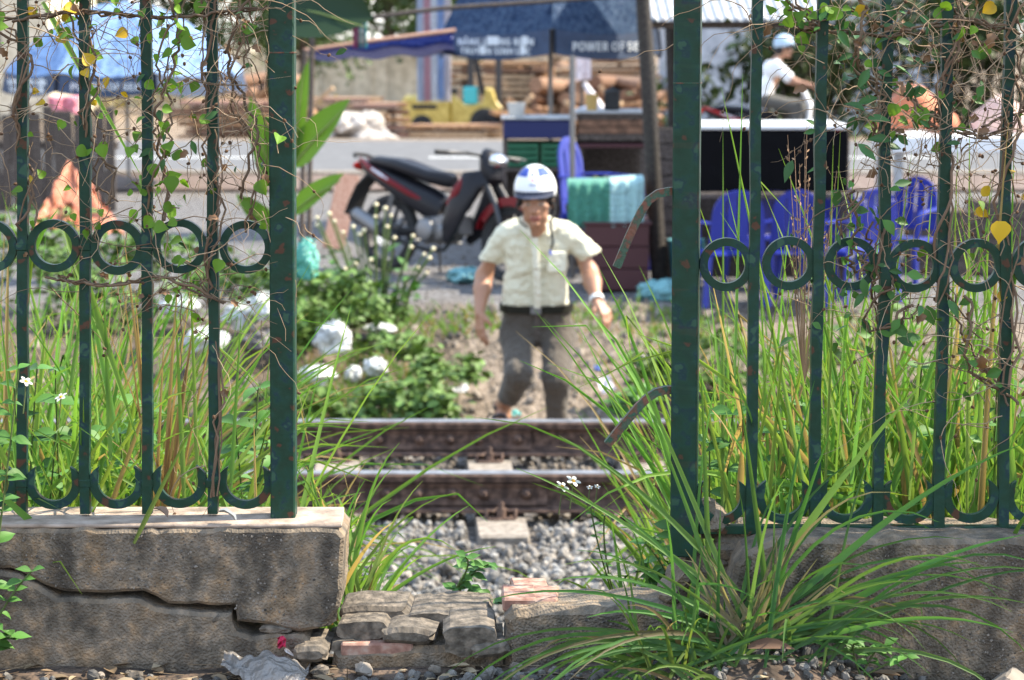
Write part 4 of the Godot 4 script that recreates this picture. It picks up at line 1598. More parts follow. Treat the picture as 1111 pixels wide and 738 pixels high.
func motorbike(called: String, label: String, o: Vector3, yaw: float, lean: float, body: Color, accent: Color, steer := 0.0) -> Node3D:
	var t := thing(called, label, "motorbike", o)
	t.rotation = Vector3(lean, yaw, 0)
	t.scale = Vector3.ONE * 0.93
	var z := Vector3(0, 0.000, 1)
	var dark := Color(0.014, 0.014, 0.016)
	# wheels
	for w in [[0.0, 0.0], [1.22, steer]]:
		var wt := Transform3D(Basis(Vector3.UP, w[1]) * Basis(Vector3.RIGHT, PI / 2), Vector3(w[0], 0.285, 0))
		var b := MB.new()
		b.lathe(wt, [Vector2(0.205, -0.03), Vector2(0.22, -0.03), Vector2(0.222, 0.0), Vector2(0.22, 0.03), Vector2(0.205, 0.03), Vector2(0.198, 0.0), Vector2(0.205, -0.03)], 28)
		b.lathe(wt, [Vector2(0.0, -0.05), Vector2(0.045, -0.05), Vector2(0.05, 0.0), Vector2(0.045, 0.05), Vector2(0.0, 0.05)], 14)
		for k in 5:
			var a := TAU * k / 5.0
			var d := Vector3(cos(a), 0, sin(a))
			b.bar(wt * (d * 0.04), wt * (d * 0.205), 0.034, 0.02, (wt.basis * Vector3.UP).cross(wt.basis * d).normalized(), 0.004)
		var wheel := part(t, "wheel", b, M.dark_metal)
		b = MB.new()
		var prof := []
		for k in 13:
			var a := TAU * k / 12.0
			prof.append(Vector2(0.25 + cos(a) * 0.036, sin(a) * 0.04))
		b.lathe(wt, prof, 30)
		part(wheel, "tyre", b, M.rubber)
		b = MB.new()
		b.lathe(wt * xf(Vector3(0, 0.055, 0)), [Vector2(0.05, 0), Vector2(0.105, 0), Vector2(0.105, 0.004), Vector2(0.05, 0.004)], 20)
		part(wheel, "brake_disc", b, M.chrome)
	# frame, engine, exhaust
	var b := MB.new()
	b.tube([Vector3(0.93, 0.750, 0), Vector3(0.75, 0.500, 0), Vector3(0.55, 0.420, 0), Vector3(0.35, 0.500, 0), Vector3(0.02, 0.700, 0)], 0.026, 8)
	for s in [-1, 1]:
		b.bar(Vector3(0.42, 0.340, s * 0.075), Vector3(-0.03, 0.285, s * 0.075), 0.035, 0.02, Vector3.UP, 0.004)
	part(t, "frame", b, M.rubber)
	b = MB.new()
	b.box(xf(Vector3(0.52, 0.340, 0), 0, 0, 0.1), Vector3(0.26, 0.200, 0.2), 0.03)
	b.lathe(Transform3D(Basis(Vector3.RIGHT, PI / 2), Vector3(0.47, 0.330, 0)), [Vector2(0, 0.14), Vector2(0.07, 0.14), Vector2(0.085, 0.12), Vector2(0.085, -0.12), Vector2(0, -0.13)], 18)
	b.lathe(Transform3D(Basis(Vector3.RIGHT, PI / 2), Vector3(0.6, 0.320, 0)), [Vector2(0, 0.12), Vector2(0.05, 0.12), Vector2(0.06, 0.1), Vector2(0.06, -0.1), Vector2(0, -0.11)], 16)
	for k in 5:
		b.box(xf(Vector3(0.67 + k * 0.022, 0.37 + k * 0.004, 0), 0, 0, 0.1), Vector3(0.009, 0.130, 0.14), 0.002)
	part(t, "engine", b, M.dull_metal)
	b = MB.new()
	b.tube([Vector3(0.7, 0.300, 0.05), Vector3(0.66, 0.200, 0.1), Vector3(0.5, 0.190, 0.13), Vector3(0.25, 0.240, 0.15)], 0.018, 8)
	b.tube([Vector3(0.26, 0.240, 0.15), Vector3(0.2, 0.255, 0.155), Vector3(0.0, 0.320, 0.16), Vector3(-0.22, 0.4, 0.165), Vector3(-0.25, 0.41, 0.165)], [0.02, 0.042, 0.05, 0.05, 0.03], 14)
	var ex := part(t, "exhaust", b, M.rubber)
	b = MB.new()
	b.tube([Vector3(0.06, 0.308, 0.163), Vector3(-0.2, 0.405, 0.168)], 0.053, 14)
	part(ex, "heat_shield", b, M.dull_metal)
	b = MB.new()
	for s in [-1, 1]:
		b.tube([Vector3(0.02, 0.320, s * 0.09), Vector3(0.12, 0.620, s * 0.09)], 0.011, 6)
		for k in 7:
			b.tube([Vector3(0.03 + k * 0.01, 0.36 + k * 0.032, s * 0.09), Vector3(0.034 + k * 0.01, 0.372 + k * 0.032, s * 0.09)], 0.026, 8)
	part(t, "shock_absorber", b, M.dull_metal)
	# seat and tail
	b = MB.new()
	b.col = dark
	b.loft([Vector3(-0.22, 0.8, 0), Vector3(-0.12, 0.805, 0), Vector3(0.1, 0.785, 0), Vector3(0.24, 0.755, 0), Vector3(0.42, 0.715, 0), Vector3(0.56, 0.700, 0), Vector3(0.62, 0.690, 0)], [0.07, 0.11, 0.13, 0.13, 0.115, 0.08, 0.03], [0.02, 0.045, 0.055, 0.055, 0.055, 0.06, 0.04], z, 16, 2.8)
	part(t, "seat", b, M.gloss)
	b = MB.new()
	b.col = body
	b.loft([Vector3(-0.36, 0.8, 0), Vector3(-0.25, 0.76, 0), Vector3(-0.05, 0.69, 0), Vector3(0.2, 0.600, 0), Vector3(0.42, 0.520, 0), Vector3(0.56, 0.470, 0)], [0.03, 0.085, 0.13, 0.14, 0.12, 0.08], [0.02, 0.05, 0.075, 0.095, 0.11, 0.09], z, 16, 2.6)
	var tail := part(t, "side_cover", b, M.gloss)
	for s in [-1.0, 1.0]:
		b = MB.new()
		b.col = accent
		b.loft([Vector3(-0.34, 0.815, s * 0.04), Vector3(-0.2, 0.765, s * 0.1), Vector3(0.05, 0.675, s * 0.138), Vector3(0.3, 0.580, s * 0.13), Vector3(0.46, 0.525, s * 0.1)], [0.01, 0.014, 0.014, 0.014, 0.006], [0.012, 0.022, 0.024, 0.02, 0.01], z, 8, 2.5)
		part(tail, "stripe", b, M.gloss)
		b = MB.new()
		b.col = Color(0.55, 0.56, 0.6)
		b.loft([Vector3(-0.12, 0.745, s * 0.128), Vector3(-0.02, 0.71, s * 0.14), Vector3(0.08, 0.672, s * 0.148)], [0.004, 0.006, 0.004], [0.008, 0.012, 0.008], z, 8, 2.5)
		part(tail, "decal", b, M.gloss)
	b = MB.new()
	b.col = Color(0.4, 0.02, 0.015)
	b.ball(xf(Vector3(-0.36, 0.765, 0)), Vector3(0.04, 0.035, 0.08), 12, 8)
	part(t, "tail_light", b, M.gloss)
	b = MB.new()
	b.tube([Vector3(-0.33, 0.83, 0.1), Vector3(-0.38, 0.85, 0.06), Vector3(-0.38, 0.85, -0.06), Vector3(-0.33, 0.83, -0.1)], 0.014, 8)
	part(t, "grab_rail", b, M.rubber)
	b = MB.new()
	b.loft([Vector3(-0.2, 0.72, 0), Vector3(-0.32, 0.62, 0), Vector3(-0.38, 0.5, 0), Vector3(-0.42, 0.4, 0)], [0.07, 0.08, 0.085, 0.085], [0.02, 0.014, 0.01, 0.006], z, 8, 4.0)
	part(t, "mudguard", b, M.rubber)
	# leg shield, nose, headlight
	for s in [-1.0, 1.0]:
		b = MB.new()
		b.col = body
		b.loft([Vector3(0.98, 0.730, s * 0.06), Vector3(0.9, 0.700, s * 0.13), Vector3(0.82, 0.520, s * 0.16), Vector3(0.74, 0.360, s * 0.15), Vector3(0.68, 0.260, s * 0.12)], [0.03, 0.03, 0.028, 0.022, 0.01], [0.06, 0.1, 0.1, 0.08, 0.03], z, 12, 2.6)
		var sh := part(t, "leg_shield", b, M.gloss)
		b = MB.new()
		b.col = accent
		b.loft([Vector3(0.84, 0.710, s * 0.15), Vector3(0.8, 0.620, s * 0.175), Vector3(0.72, 0.520, s * 0.17)], [0.008, 0.012, 0.006], [0.022, 0.035, 0.012], z, 10, 2.4)
		part(sh, "red_flash", b, M.gloss)
	b = MB.new()
	b.col = body
	b.loft([Vector3(1.0, 0.700, 0), Vector3(0.99, 0.710, 0), Vector3(0.97, 0.810, 0), Vector3(0.94, 0.890, 0), Vector3(0.9, 0.920, 0)], [0.06, 0.09, 0.105, 0.09, 0.04], [0.045, 0.06, 0.065, 0.055, 0.025], z, 14, 2.5)
	part(t, "front_cover", b, M.gloss)
	b = MB.new()
	b.loft([Vector3(1.02, 0.850, 0), Vector3(1.05, 0.845, 0), Vector3(1.075, 0.835, 0)], [0.09, 0.075, 0.04], [0.055, 0.05, 0.02], z, 16, 2.4)
	part(t, "headlight", b, M.chrome)
	var st := Basis(Vector3.UP, steer)
	b = MB.new()
	b.tube([Vector3(0.84, 0.880, -0.34), Vector3(0.89, 0.890, -0.2), Vector3(0.94, 0.875, 0), Vector3(0.89, 0.890, 0.2), Vector3(0.84, 0.880, 0.34)], 0.013, 8)
	var hb := part(t, "handlebar", b, M.rubber)
	for s in [-1.0, 1.0]:
		b = MB.new()
		b.tube([Vector3(0.85, 0.881, s * 0.32), Vector3(0.82, 0.877, s * 0.43)], 0.019, 8)
		part(hb, "grip", b, M.rubber)
		b = MB.new()
		b.tube([Vector3(0.89, 0.890, s * 0.2), Vector3(0.95, 0.890, s * 0.3), Vector3(0.92, 0.885, s * 0.4)], 0.006, 6)
		part(hb, "brake_lever", b, M.dull_metal)
	b = MB.new()
	for s in [-1.0, 1.0]:
		b.tube([Vector3(0.98, 0.690, s * 0.06), Vector3(1.1, 0.550, s * 0.075), Vector3(1.22, 0.285, s * 0.08)], [0.024, 0.022, 0.018], 8)
	part(t, "fork", b, M.dark_metal)
	b = MB.new()
	b.col = accent
	b.arc(Vector3(1.22, 0.285, 0), Vector3.RIGHT, Vector3.UP, 0.315, deg_to_rad(20), deg_to_rad(165), 20, 0.012, 0.12)
	for s in [-1, 1]:
		b.arc(Vector3(1.22, 0.285, s * 0.058), Vector3.RIGHT, Vector3.UP, 0.29, deg_to_rad(40), deg_to_rad(150), 16, 0.06, 0.006)
	part(t, "front_fender", b, M.gloss)
	for s in [-1.0, 1.0]:
		for q in [[0.5, 0.25, 0.08], [0.2, 0.34, 0.1]]:
			b = MB.new()
			b.tube([Vector3(q[0], q[1], s * q[2]), Vector3(q[0], q[1], s * 0.24)], 0.013, 8)
			part(t, "foot_peg", b, M.dull_metal)
	b = MB.new()
	b.tube([Vector3(0.42, 0.25, -0.1), Vector3(0.33, 0.02, -0.22)], 0.011, 6)
	part(t, "kick_stand", b, M.dull_metal)
	b = MB.new()
	b.tube([Vector3(0.55, 0.3, 0.14), Vector3(0.64, 0.36, 0.16), Vector3(0.68, 0.36, 0.22)], 0.008, 6)
	part(t, "brake_pedal", b, M.dull_metal)
	return t


func roadside() -> void:
	# the parked motorbike
	var bo := pt(420, 303, 14.8)
	bo.y = 0.0
	motorbike("motorbike", "black motorbike with red stripes parked beside the stalls", bo, -0.74, -0.12, Color(0.016, 0.017, 0.022), Color(0.14, 0.007, 0.01))
	var ro := Vector3(2.56, 0.012, -25.7)
	motorbike("scooter", "dark scooter with a white front, ridden along the road", ro, 0.0, 0.0, Color(0.03, 0.03, 0.035), Color(0.3, 0.02, 0.02))
	var sc: Node3D = get_node("scooter")
	var b := MB.new()
	b.col = Color(0.75, 0.76, 0.76)
	b.loft([Vector3(0.94, 1.02, 0), Vector3(1.0, 0.85, 0), Vector3(0.98, 0.62, 0), Vector3(0.9, 0.4, 0), Vector3(0.82, 0.3, 0)], [0.1, 0.2, 0.22, 0.18, 0.1], [0.03, 0.045, 0.05, 0.04, 0.02], Vector3(0, 0, 1), 14, 2.6)
	part(sc, "front_shield", b, M.gloss, "white front shield")
	rider(ro)


func chair_proto(label: String, o: Vector3, yaw: float, s: float) -> Node3D:
	var t := thing("plastic_chair", label, "chair", o, "blue plastic chairs")
	t.rotation.y = yaw
	var b := MB.new()
	var rows := []
	for k in 7:
		var row := PackedVector3Array()
		for q in 7:
			var x := (q / 6.0 - 0.5) * 0.44
			var z := (k / 6.0 - 0.5) * 0.42
			row.append(Vector3(x, 0.42 - 0.02 * cos(x * 5.0) * cos(z * 5.0), -z) * s)
		rows.append(row)
	b.skin(rows, false)
	b.box(xf(Vector3(0, 0.402, 0.21) * s), Vector3(0.46, 0.04, 0.012) * s, 0.003)
	for q in [-1, 1]:
		b.box(xf(Vector3(q * 0.225, 0.402, 0) * s), Vector3(0.012, 0.04, 0.43) * s, 0.003)
	part(t, "seat", b, M.blue_plastic)
	b = MB.new()
	b.arc(Vector3(0, 0.72, -0.235) * s, Vector3.RIGHT, Vector3(0, 1, -0.15).normalized(), 0.18 * s, 0.0, PI, 16, 0.05 * s, 0.014 * s)
	for q in [-1, 1]:
		b.bar(Vector3(q * 0.205, 0.4, -0.2) * s, Vector3(q * 0.18, 0.73, -0.237) * s, 0.05 * s, 0.014 * s, Vector3.RIGHT, 0.003)
	b.bar(Vector3(-0.2, 0.5, -0.21) * s, Vector3(0.2, 0.5, -0.21) * s, 0.05 * s, 0.012 * s, Vector3.UP, 0.003)
	part(t, "backrest", b, M.blue_plastic)
	for q in 4:
		b = MB.new()
		var x := (q - 1.5) * 0.094
		b.bar(Vector3(x, 0.52, -0.213) * s, Vector3(x, 0.72 + 0.17 * sqrt(maxf(0.0, 1.0 - pow(x / 0.18, 2.0))), -0.255) * s, 0.078 * s, 0.01 * s, Vector3.RIGHT, 0.002)
		part(t, "slat", b, M.blue_plastic)
	for q in [-1.0, 1.0]:
		b = MB.new()
		b.loft([Vector3(q * 0.2, 0.66, -0.23) * s, Vector3(q * 0.25, 0.66, -0.05) * s, Vector3(q * 0.25, 0.65, 0.12) * s, Vector3(q * 0.245, 0.6, 0.19) * s, Vector3(q * 0.235, 0.42, 0.21) * s], [0.03 * s, 0.032 * s, 0.034 * s, 0.03 * s, 0.025 * s], [0.008 * s, 0.01 * s, 0.01 * s, 0.012 * s, 0.01 * s], Vector3(1, 0, 0), 8, 3.0)
		part(t, "armrest", b, M.blue_plastic)
		for e in [-1.0, 1.0]:
			b = MB.new()
			b.bar(Vector3(q * 0.25, 0.0, e * 0.235) * s, Vector3(q * 0.215, 0.4, e * 0.2) * s, 0.05 * s, 0.035 * s, Vector3.RIGHT, 0.006)
			part(t, "leg", b, M.blue_plastic)
	return t


# a hanging or draped cloth between two upper corners, with folds
func drape(b: MB, a: Vector3, c: Vector3, drop: float, folds: float, depth: float, over := 0.0, seed_ := 1) -> void:
	var n := hills_at(seed_, 3.0)
	var rows := []
	for k in 14:
		var t := k / 13.0
		var row := PackedVector3Array()
		for q in 29:
			var u := q / 28.0
			var p := a.lerp(c, u)
			var wob := sin(u * folds * TAU + seed_) * depth * (0.3 + t) + n.get_noise_2d(u * 3.0, t) * depth
			if over > 0.0 and k < 4:
				p += Vector3(0, 0.012 * sin(k / 3.0 * PI), -over * (1.0 - k / 3.0))
			else:
				p += Vector3(0, -drop * (t - (0.23 if over > 0.0 else 0.0)) / (0.77 if over > 0.0 else 1.0) * (1.0 + 0.05 * n.get_noise_2d(u * 5.0, 9.0)), wob + 0.015)
			row.append(p)
		rows.append(row)
	b.skin(rows, false)


func lettering(parent: Node3D, words: String, t: Transform3D, h: float, m: Material) -> void:
	var tm := TextMesh.new()
	var f := SystemFont.new()
	f.font_names = PackedStringArray(["Droid Sans"])
	f.font_weight = 700
	tm.font = f
	tm.text = words
	tm.font_size = 32
	tm.pixel_size = h / 32.0
	tm.depth = 0.004
	var o := part(parent, "lettering", tm, m)
	o.transform = t


func parasol(label: String, o: Vector3, n: int, r: float, rim: float, rise: float, turn: float, words: Dictionary) -> void:
	var t := thing("parasol", label, "parasol", o, "blue advertising parasols")
	var corner := func(k: int, s: float) -> Vector3: return Vector3(sin(turn + TAU * k / n) * r * s, 0, cos(turn + TAU * k / n) * r * s)
	var b := MB.new()
	b.tube([Vector3(0, 0, 0), Vector3(0, rim + rise + 0.05, 0)], 0.02, 10)
	part(t, "pole", b, M.dull_metal)
	for k in n:
		b = MB.new()
		var rows := []
		for a in 9:
			var s := maxf(0.02, a / 8.0)
			var row := PackedVector3Array()
			for q in 9:
				var u := q / 8.0
				var p: Vector3 = corner.call(k, s).lerp(corner.call(k + 1, s), u)
				p.y = rim + rise * (1.0 - pow(s, 1.9)) - 0.05 * s * sin(u * PI)
				row.append(p)
			rows.append(row)
		b.skin(rows, false)
		part(t, "canopy_panel", b, M.parasol_pale if n == 8 else M.parasol_print)
		# the hanging flap, split at each rib
		b = MB.new()
		rows = []
		for a in 5:
			var row := PackedVector3Array()
			for q in 11:
				var u := 0.03 + 0.94 * q / 10.0
				var p: Vector3 = corner.call(k, 1.0).lerp(corner.call(k + 1, 1.0), u)
				p.y = rim - 0.05 * sin(u * PI) - 0.2 * a / 4.0
				p *= Vector3(1.0 + 0.008 * a, 1, 1.0 + 0.008 * a)
				row.append(p)
			rows.append(row)
		b.skin(rows, false)
		var fl := part(t, "valance", b, M.parasol_blue)
		var mid: Vector3 = (corner.call(k, 1.0) + corner.call(k + 1, 1.0)) * 0.5
		var out := mid.normalized()
		var basis := Basis(Vector3.UP.cross(out).normalized(), Vector3.UP, out)
		var lines: Array = words.get(k, [])
		for e in lines.size():
			lettering(fl, lines[e], Transform3D(basis, mid * 1.035 + Vector3(0, rim - 0.145 - 0.075 * (e - (lines.size() - 1) * 0.5), 0)), 0.075 if lines.size() > 1 else 0.1, M.white_print)
		b = MB.new()
		b.tube([Vector3(0, rim + rise - 0.02, 0), corner.call(k, 1.0) + Vector3(0, rim - 0.012, 0)], 0.007, 5)
		part(t, "rib", b, M.dull_metal)


func far_side() -> void:
	# weathered wall and buildings far behind, trees
	worn("cream_wall", [[0.2, lin(0.5, 0.44, 0.33)], [0.8, lin(0.7, 0.63, 0.5)]], 0.02, 0.3, 0.9, 0.0, 41)
	worn("blue_wall", [[0.2, lin(0.3, 0.33, 0.38)], [0.8, lin(0.45, 0.49, 0.55)]], 0.02, 0.3, 0.8, 0.0, 42)
	var b := MB.new()
	var t := world_thing("boundary_wall", "cream painted wall with pillars behind the timber yard", "wall", Vector3(-8, -0.42, -62))
	b.box(xf(Vector3(-12, 0.35, -62)), Vector3(26, 1.6, 0.2), 0.02)
	part(t, "wall_face", b, M.cream_wall)
	for k in 14:
		b = MB.new()
		b.box(xf(Vector3(-24.6 + k * 1.9, 0.42, -61.9)), Vector3(0.34, 1.76, 0.34), 0.02)
		part(t, "pillar", b, M.cream_wall)
	t = world_thing("house", "pale house behind the parasol on the left", "house", Vector3(-15, -0.42, -52))
	b = MB.new()
	b.box(xf(Vector3(-15.5, 2.1, -55)), Vector3(9, 5, 6), 0.02)
	part(t, "wall", b, M.cream_wall)
	for k in 4:
		b = MB.new()
		b.box(xf(Vector3(-18.3 + k * 1.9, 1.9, -51.98)), Vector3(0.9, 1.2, 0.08), 0.01)
		var w := part(t, "window", b, M.old_wood)
		b = MB.new()
		b.box(xf(Vector3(-18.3 + k * 1.9, 1.9, -51.93)), Vector3(0.72, 1.02, 0.02))
		part(w, "pane", b, M.dark_glass)
	b = MB.new()
	b.slab(PackedVector2Array([Vector2(-3.6, 4.6), Vector2(3.6, 4.6), Vector2(0, 6.4)]), Transform3D(Basis(Vector3.UP, PI / 2), Vector3(-15.5, 0, -55)), 9.8, 0.02)
	part(t, "roof", b, M.brick_clay)
	t = world_thing("shed", "blue grey metal shed behind the rider", "shed", Vector3(6, -0.42, -45))
	b = MB.new()
	var poly := PackedVector2Array()
	for k in 57: poly.append(Vector2(-3.0 + k * 0.1, 0.05 * (k % 2)))
	for k in 2: poly.append(Vector2([2.6, -3.0][k], -0.1))
	b.slab(poly, Transform3D(Basis(Vector3.RIGHT, -PI / 2), Vector3(6.2, 1.0, -45)), 2.9)
	part(t, "wall", b, M.blue_wall)
	b = MB.new()
	b.box(xf(Vector3(6.0, 2.5, -46.4), 0, 0.1), Vector3(6.4, 0.08, 3.4), 0.01)
	part(t, "roof", b, M.tin)
	b = MB.new()
	b.box(xf(Vector3(6.0, 1.0, -47.8)), Vector3(5.6, 2.9, 0.1), 0.01)
	for q in [-1, 1]: b.box(xf(Vector3(6.0 + q * 2.75, 1.0, -46.4)), Vector3(0.1, 2.9, 2.7), 0.01)
	part(t, "side_wall", b, M.blue_wall)
	var trees := [
		[-14.0, 70.0, 7.0, "broad tree behind the cream wall, farthest left"], [-7.2, 66.0, 5.5, "bushy green tree above the cream wall, left of the hanging striped cloth"], [-4.2, 74.0, 7.0, "tall green tree behind the middle parasol"], [-10.5, 69.0, 6.0, "green tree behind the banana leaf"],
		[-5.6, 58.0, 5.0, "green tree above the cream wall, right behind the bamboo pole"], [-1.8, 62.0, 5.5, "green tree behind the forklift and the striped cloth"], [1.5, 78.0, 8.0, "dark tree behind the log heap"], [5.0, 60.0, 5.0, "dark green tree over the metal shed, left of the rider's helmet"], [9.5, 50.0, 5.0, "tree behind the rider, seen through the right fence"], [12.5, 46.0, 5.0, "tree behind the orange sack on the right"], [15.5, 52.0, 6.0, "tree farthest right behind the fence vines"], [-18.0, 62.0, 6.0, "tree by the pale house"], [7.0, 85.0, 9.0, "large tree far behind the shed"], [-1.0, 95.0, 10.0, "large pale tree farthest behind the timber yard"]]
	for e in trees:
		tree(e[0], e[1], e[2], e[3])
	for e in [[4.6, 36.0, 3.2, "dark green bush right behind the rider on the road"], [7.4, 36.5, 3.6, "dark bush across the road behind the orange sack"], [10.4, 37.0, 3.8, "dark bush across the road behind the pink sack, farthest right"], [13.0, 39.0, 4.0, "dark bush across the road at the right edge of the view"]]:
		t = thing("roadside_bush", e[3], "bush", on_land(e[0], e[1]))
		b = MB.new()
		var f := MB.new()
		for k in 14:
			var d := Vector3(rng.randfn() * 0.8, rng.randf_range(0.4, e[2] * 0.85), rng.randfn() * 0.6)
			b.tube([Vector3(d.x * 0.2, 0, d.z * 0.2), d * Vector3(0.7, 0.6, 0.7), d], [0.05, 0.03, 0.01], 5)
			var g := rng.randf_range(0.03, 0.065)
			for q in 150:
				f.col = Color(g * 0.8, g * 1.2, g * 0.4) * rng.randf_range(0.7, 1.3)
				f.leaf(d + Vector3(rng.randfn(), rng.randfn() * 0.7, rng.randfn()) * 0.42, Vector3(rng.randfn(), rng.randfn() - 0.3, rng.randfn()), Vector3(rng.randfn() * 0.5, 1, rng.randfn() * 0.5), 0.2, [0.05, 0.3, 0.3, 0.0])
		part(t, "branches", b, M.bark)
		part(t, "foliage", f, M.dark_leaf).set_meta("kind", "stuff")
	for e in [[-9.0, 58.0, 4.5, 0.9, "brown grass and scrub below the cream wall"], [6.5, 38.0, 3.2, 1.0, "green scrub beside the road behind the scooter"], [11.0, 36.0, 3.5, 1.3, "scrub behind the white table on the right"], [-13.5, 40.0, 4.0, 1.0, "scrub beyond the road on the left"]]:
		b = MB.new()
		for k in 900:
			var a := rng.randf() * TAU
			var u := Vector3(cos(a) * e[2] * sqrt(rng.randf()), 0, sin(a) * 1.2 * sqrt(rng.randf()))
			var p := on_land(e[0] + u.x, e[1] - u.z)
			var h: float = e[3] * rng.randf_range(0.2, 1.0) * (1.0 - 0.6 * absf(u.x) / e[2])
			var g := rng.randf_range(0.04, 0.12)
			b.col = Color(g * 0.8, g * 1.2, g * 0.3) if e[3] != 0.9 else Color(0.25 + g, 0.19 + g, 0.09)
			b.leaf(p + Vector3(0, h, 0), Vector3(rng.randfn(), rng.randfn() * 0.6, rng.randfn()), Vector3(rng.randfn() * 0.4, 1, rng.randfn() * 0.4), 0.16, [0.05, 0.3, 0.3, 0.0])
		one("scrub", b, M.dark_leaf, e[4], "bush").set_meta("kind", "stuff")


func tree(x: float, z: float, h: float, label: String) -> void:
	var o := on_land(x, z)
	var t := thing("tree", label, "tree", o, "trees beyond the road")
	var b := MB.new()
	var hubs := []
	b.tube([Vector3.ZERO, Vector3(0.1, h * 0.25, 0), Vector3(-0.05, h * 0.5, 0.1), Vector3(0.1, h * 0.8, 0)], [h * 0.035, h * 0.028, h * 0.02, h * 0.006], 8)
	for k in 9:
		var a := k * 2.4
		var p0 := Vector3(0, h * (0.22 + 0.06 * k), 0)
		var p1 := p0 + Vector3(cos(a), 0.5, sin(a)) * h * rng.randf_range(0.18, 0.3) * (1.0 - 0.04 * k)
		b.tube([p0, p0.lerp(p1, 0.5) + Vector3(0, h * 0.02, 0), p1], [h * 0.012, h * 0.008, h * 0.003], 5)
		hubs.append([p1, h * 0.17])
		hubs.append([p0.lerp(p1, 0.6) + Vector3(0, h * 0.05, 0), h * 0.11])
	part(t, "trunk", b, M.bark)
	hubs.append([Vector3(0, h * 0.85, 0), h * 0.17])
	b = MB.new()
	var g0 := rng.randf_range(0.05, 0.08)
	for q in hubs:
		var tone := rng.randf_range(0.75, 1.3) * g0
		for k in 170:
			var d := Vector3(rng.randfn(), rng.randfn() * 0.7, rng.randfn()).normalized() * pow(rng.randf(), 0.4)
			b.col = Color(tone * 0.75, tone * 1.25, tone * 0.35) * rng.randf_range(0.8, 1.25)
			b.leaf(q[0] + d * q[1], Vector3(rng.randfn(), rng.randfn() - 0.4, rng.randfn()), Vector3(rng.randfn() * 0.6, 1, rng.randfn() * 0.6), h * 0.035, [0.05, 0.3, 0.3, 0.0])
	part(t, "crown", b, M.dark_leaf)


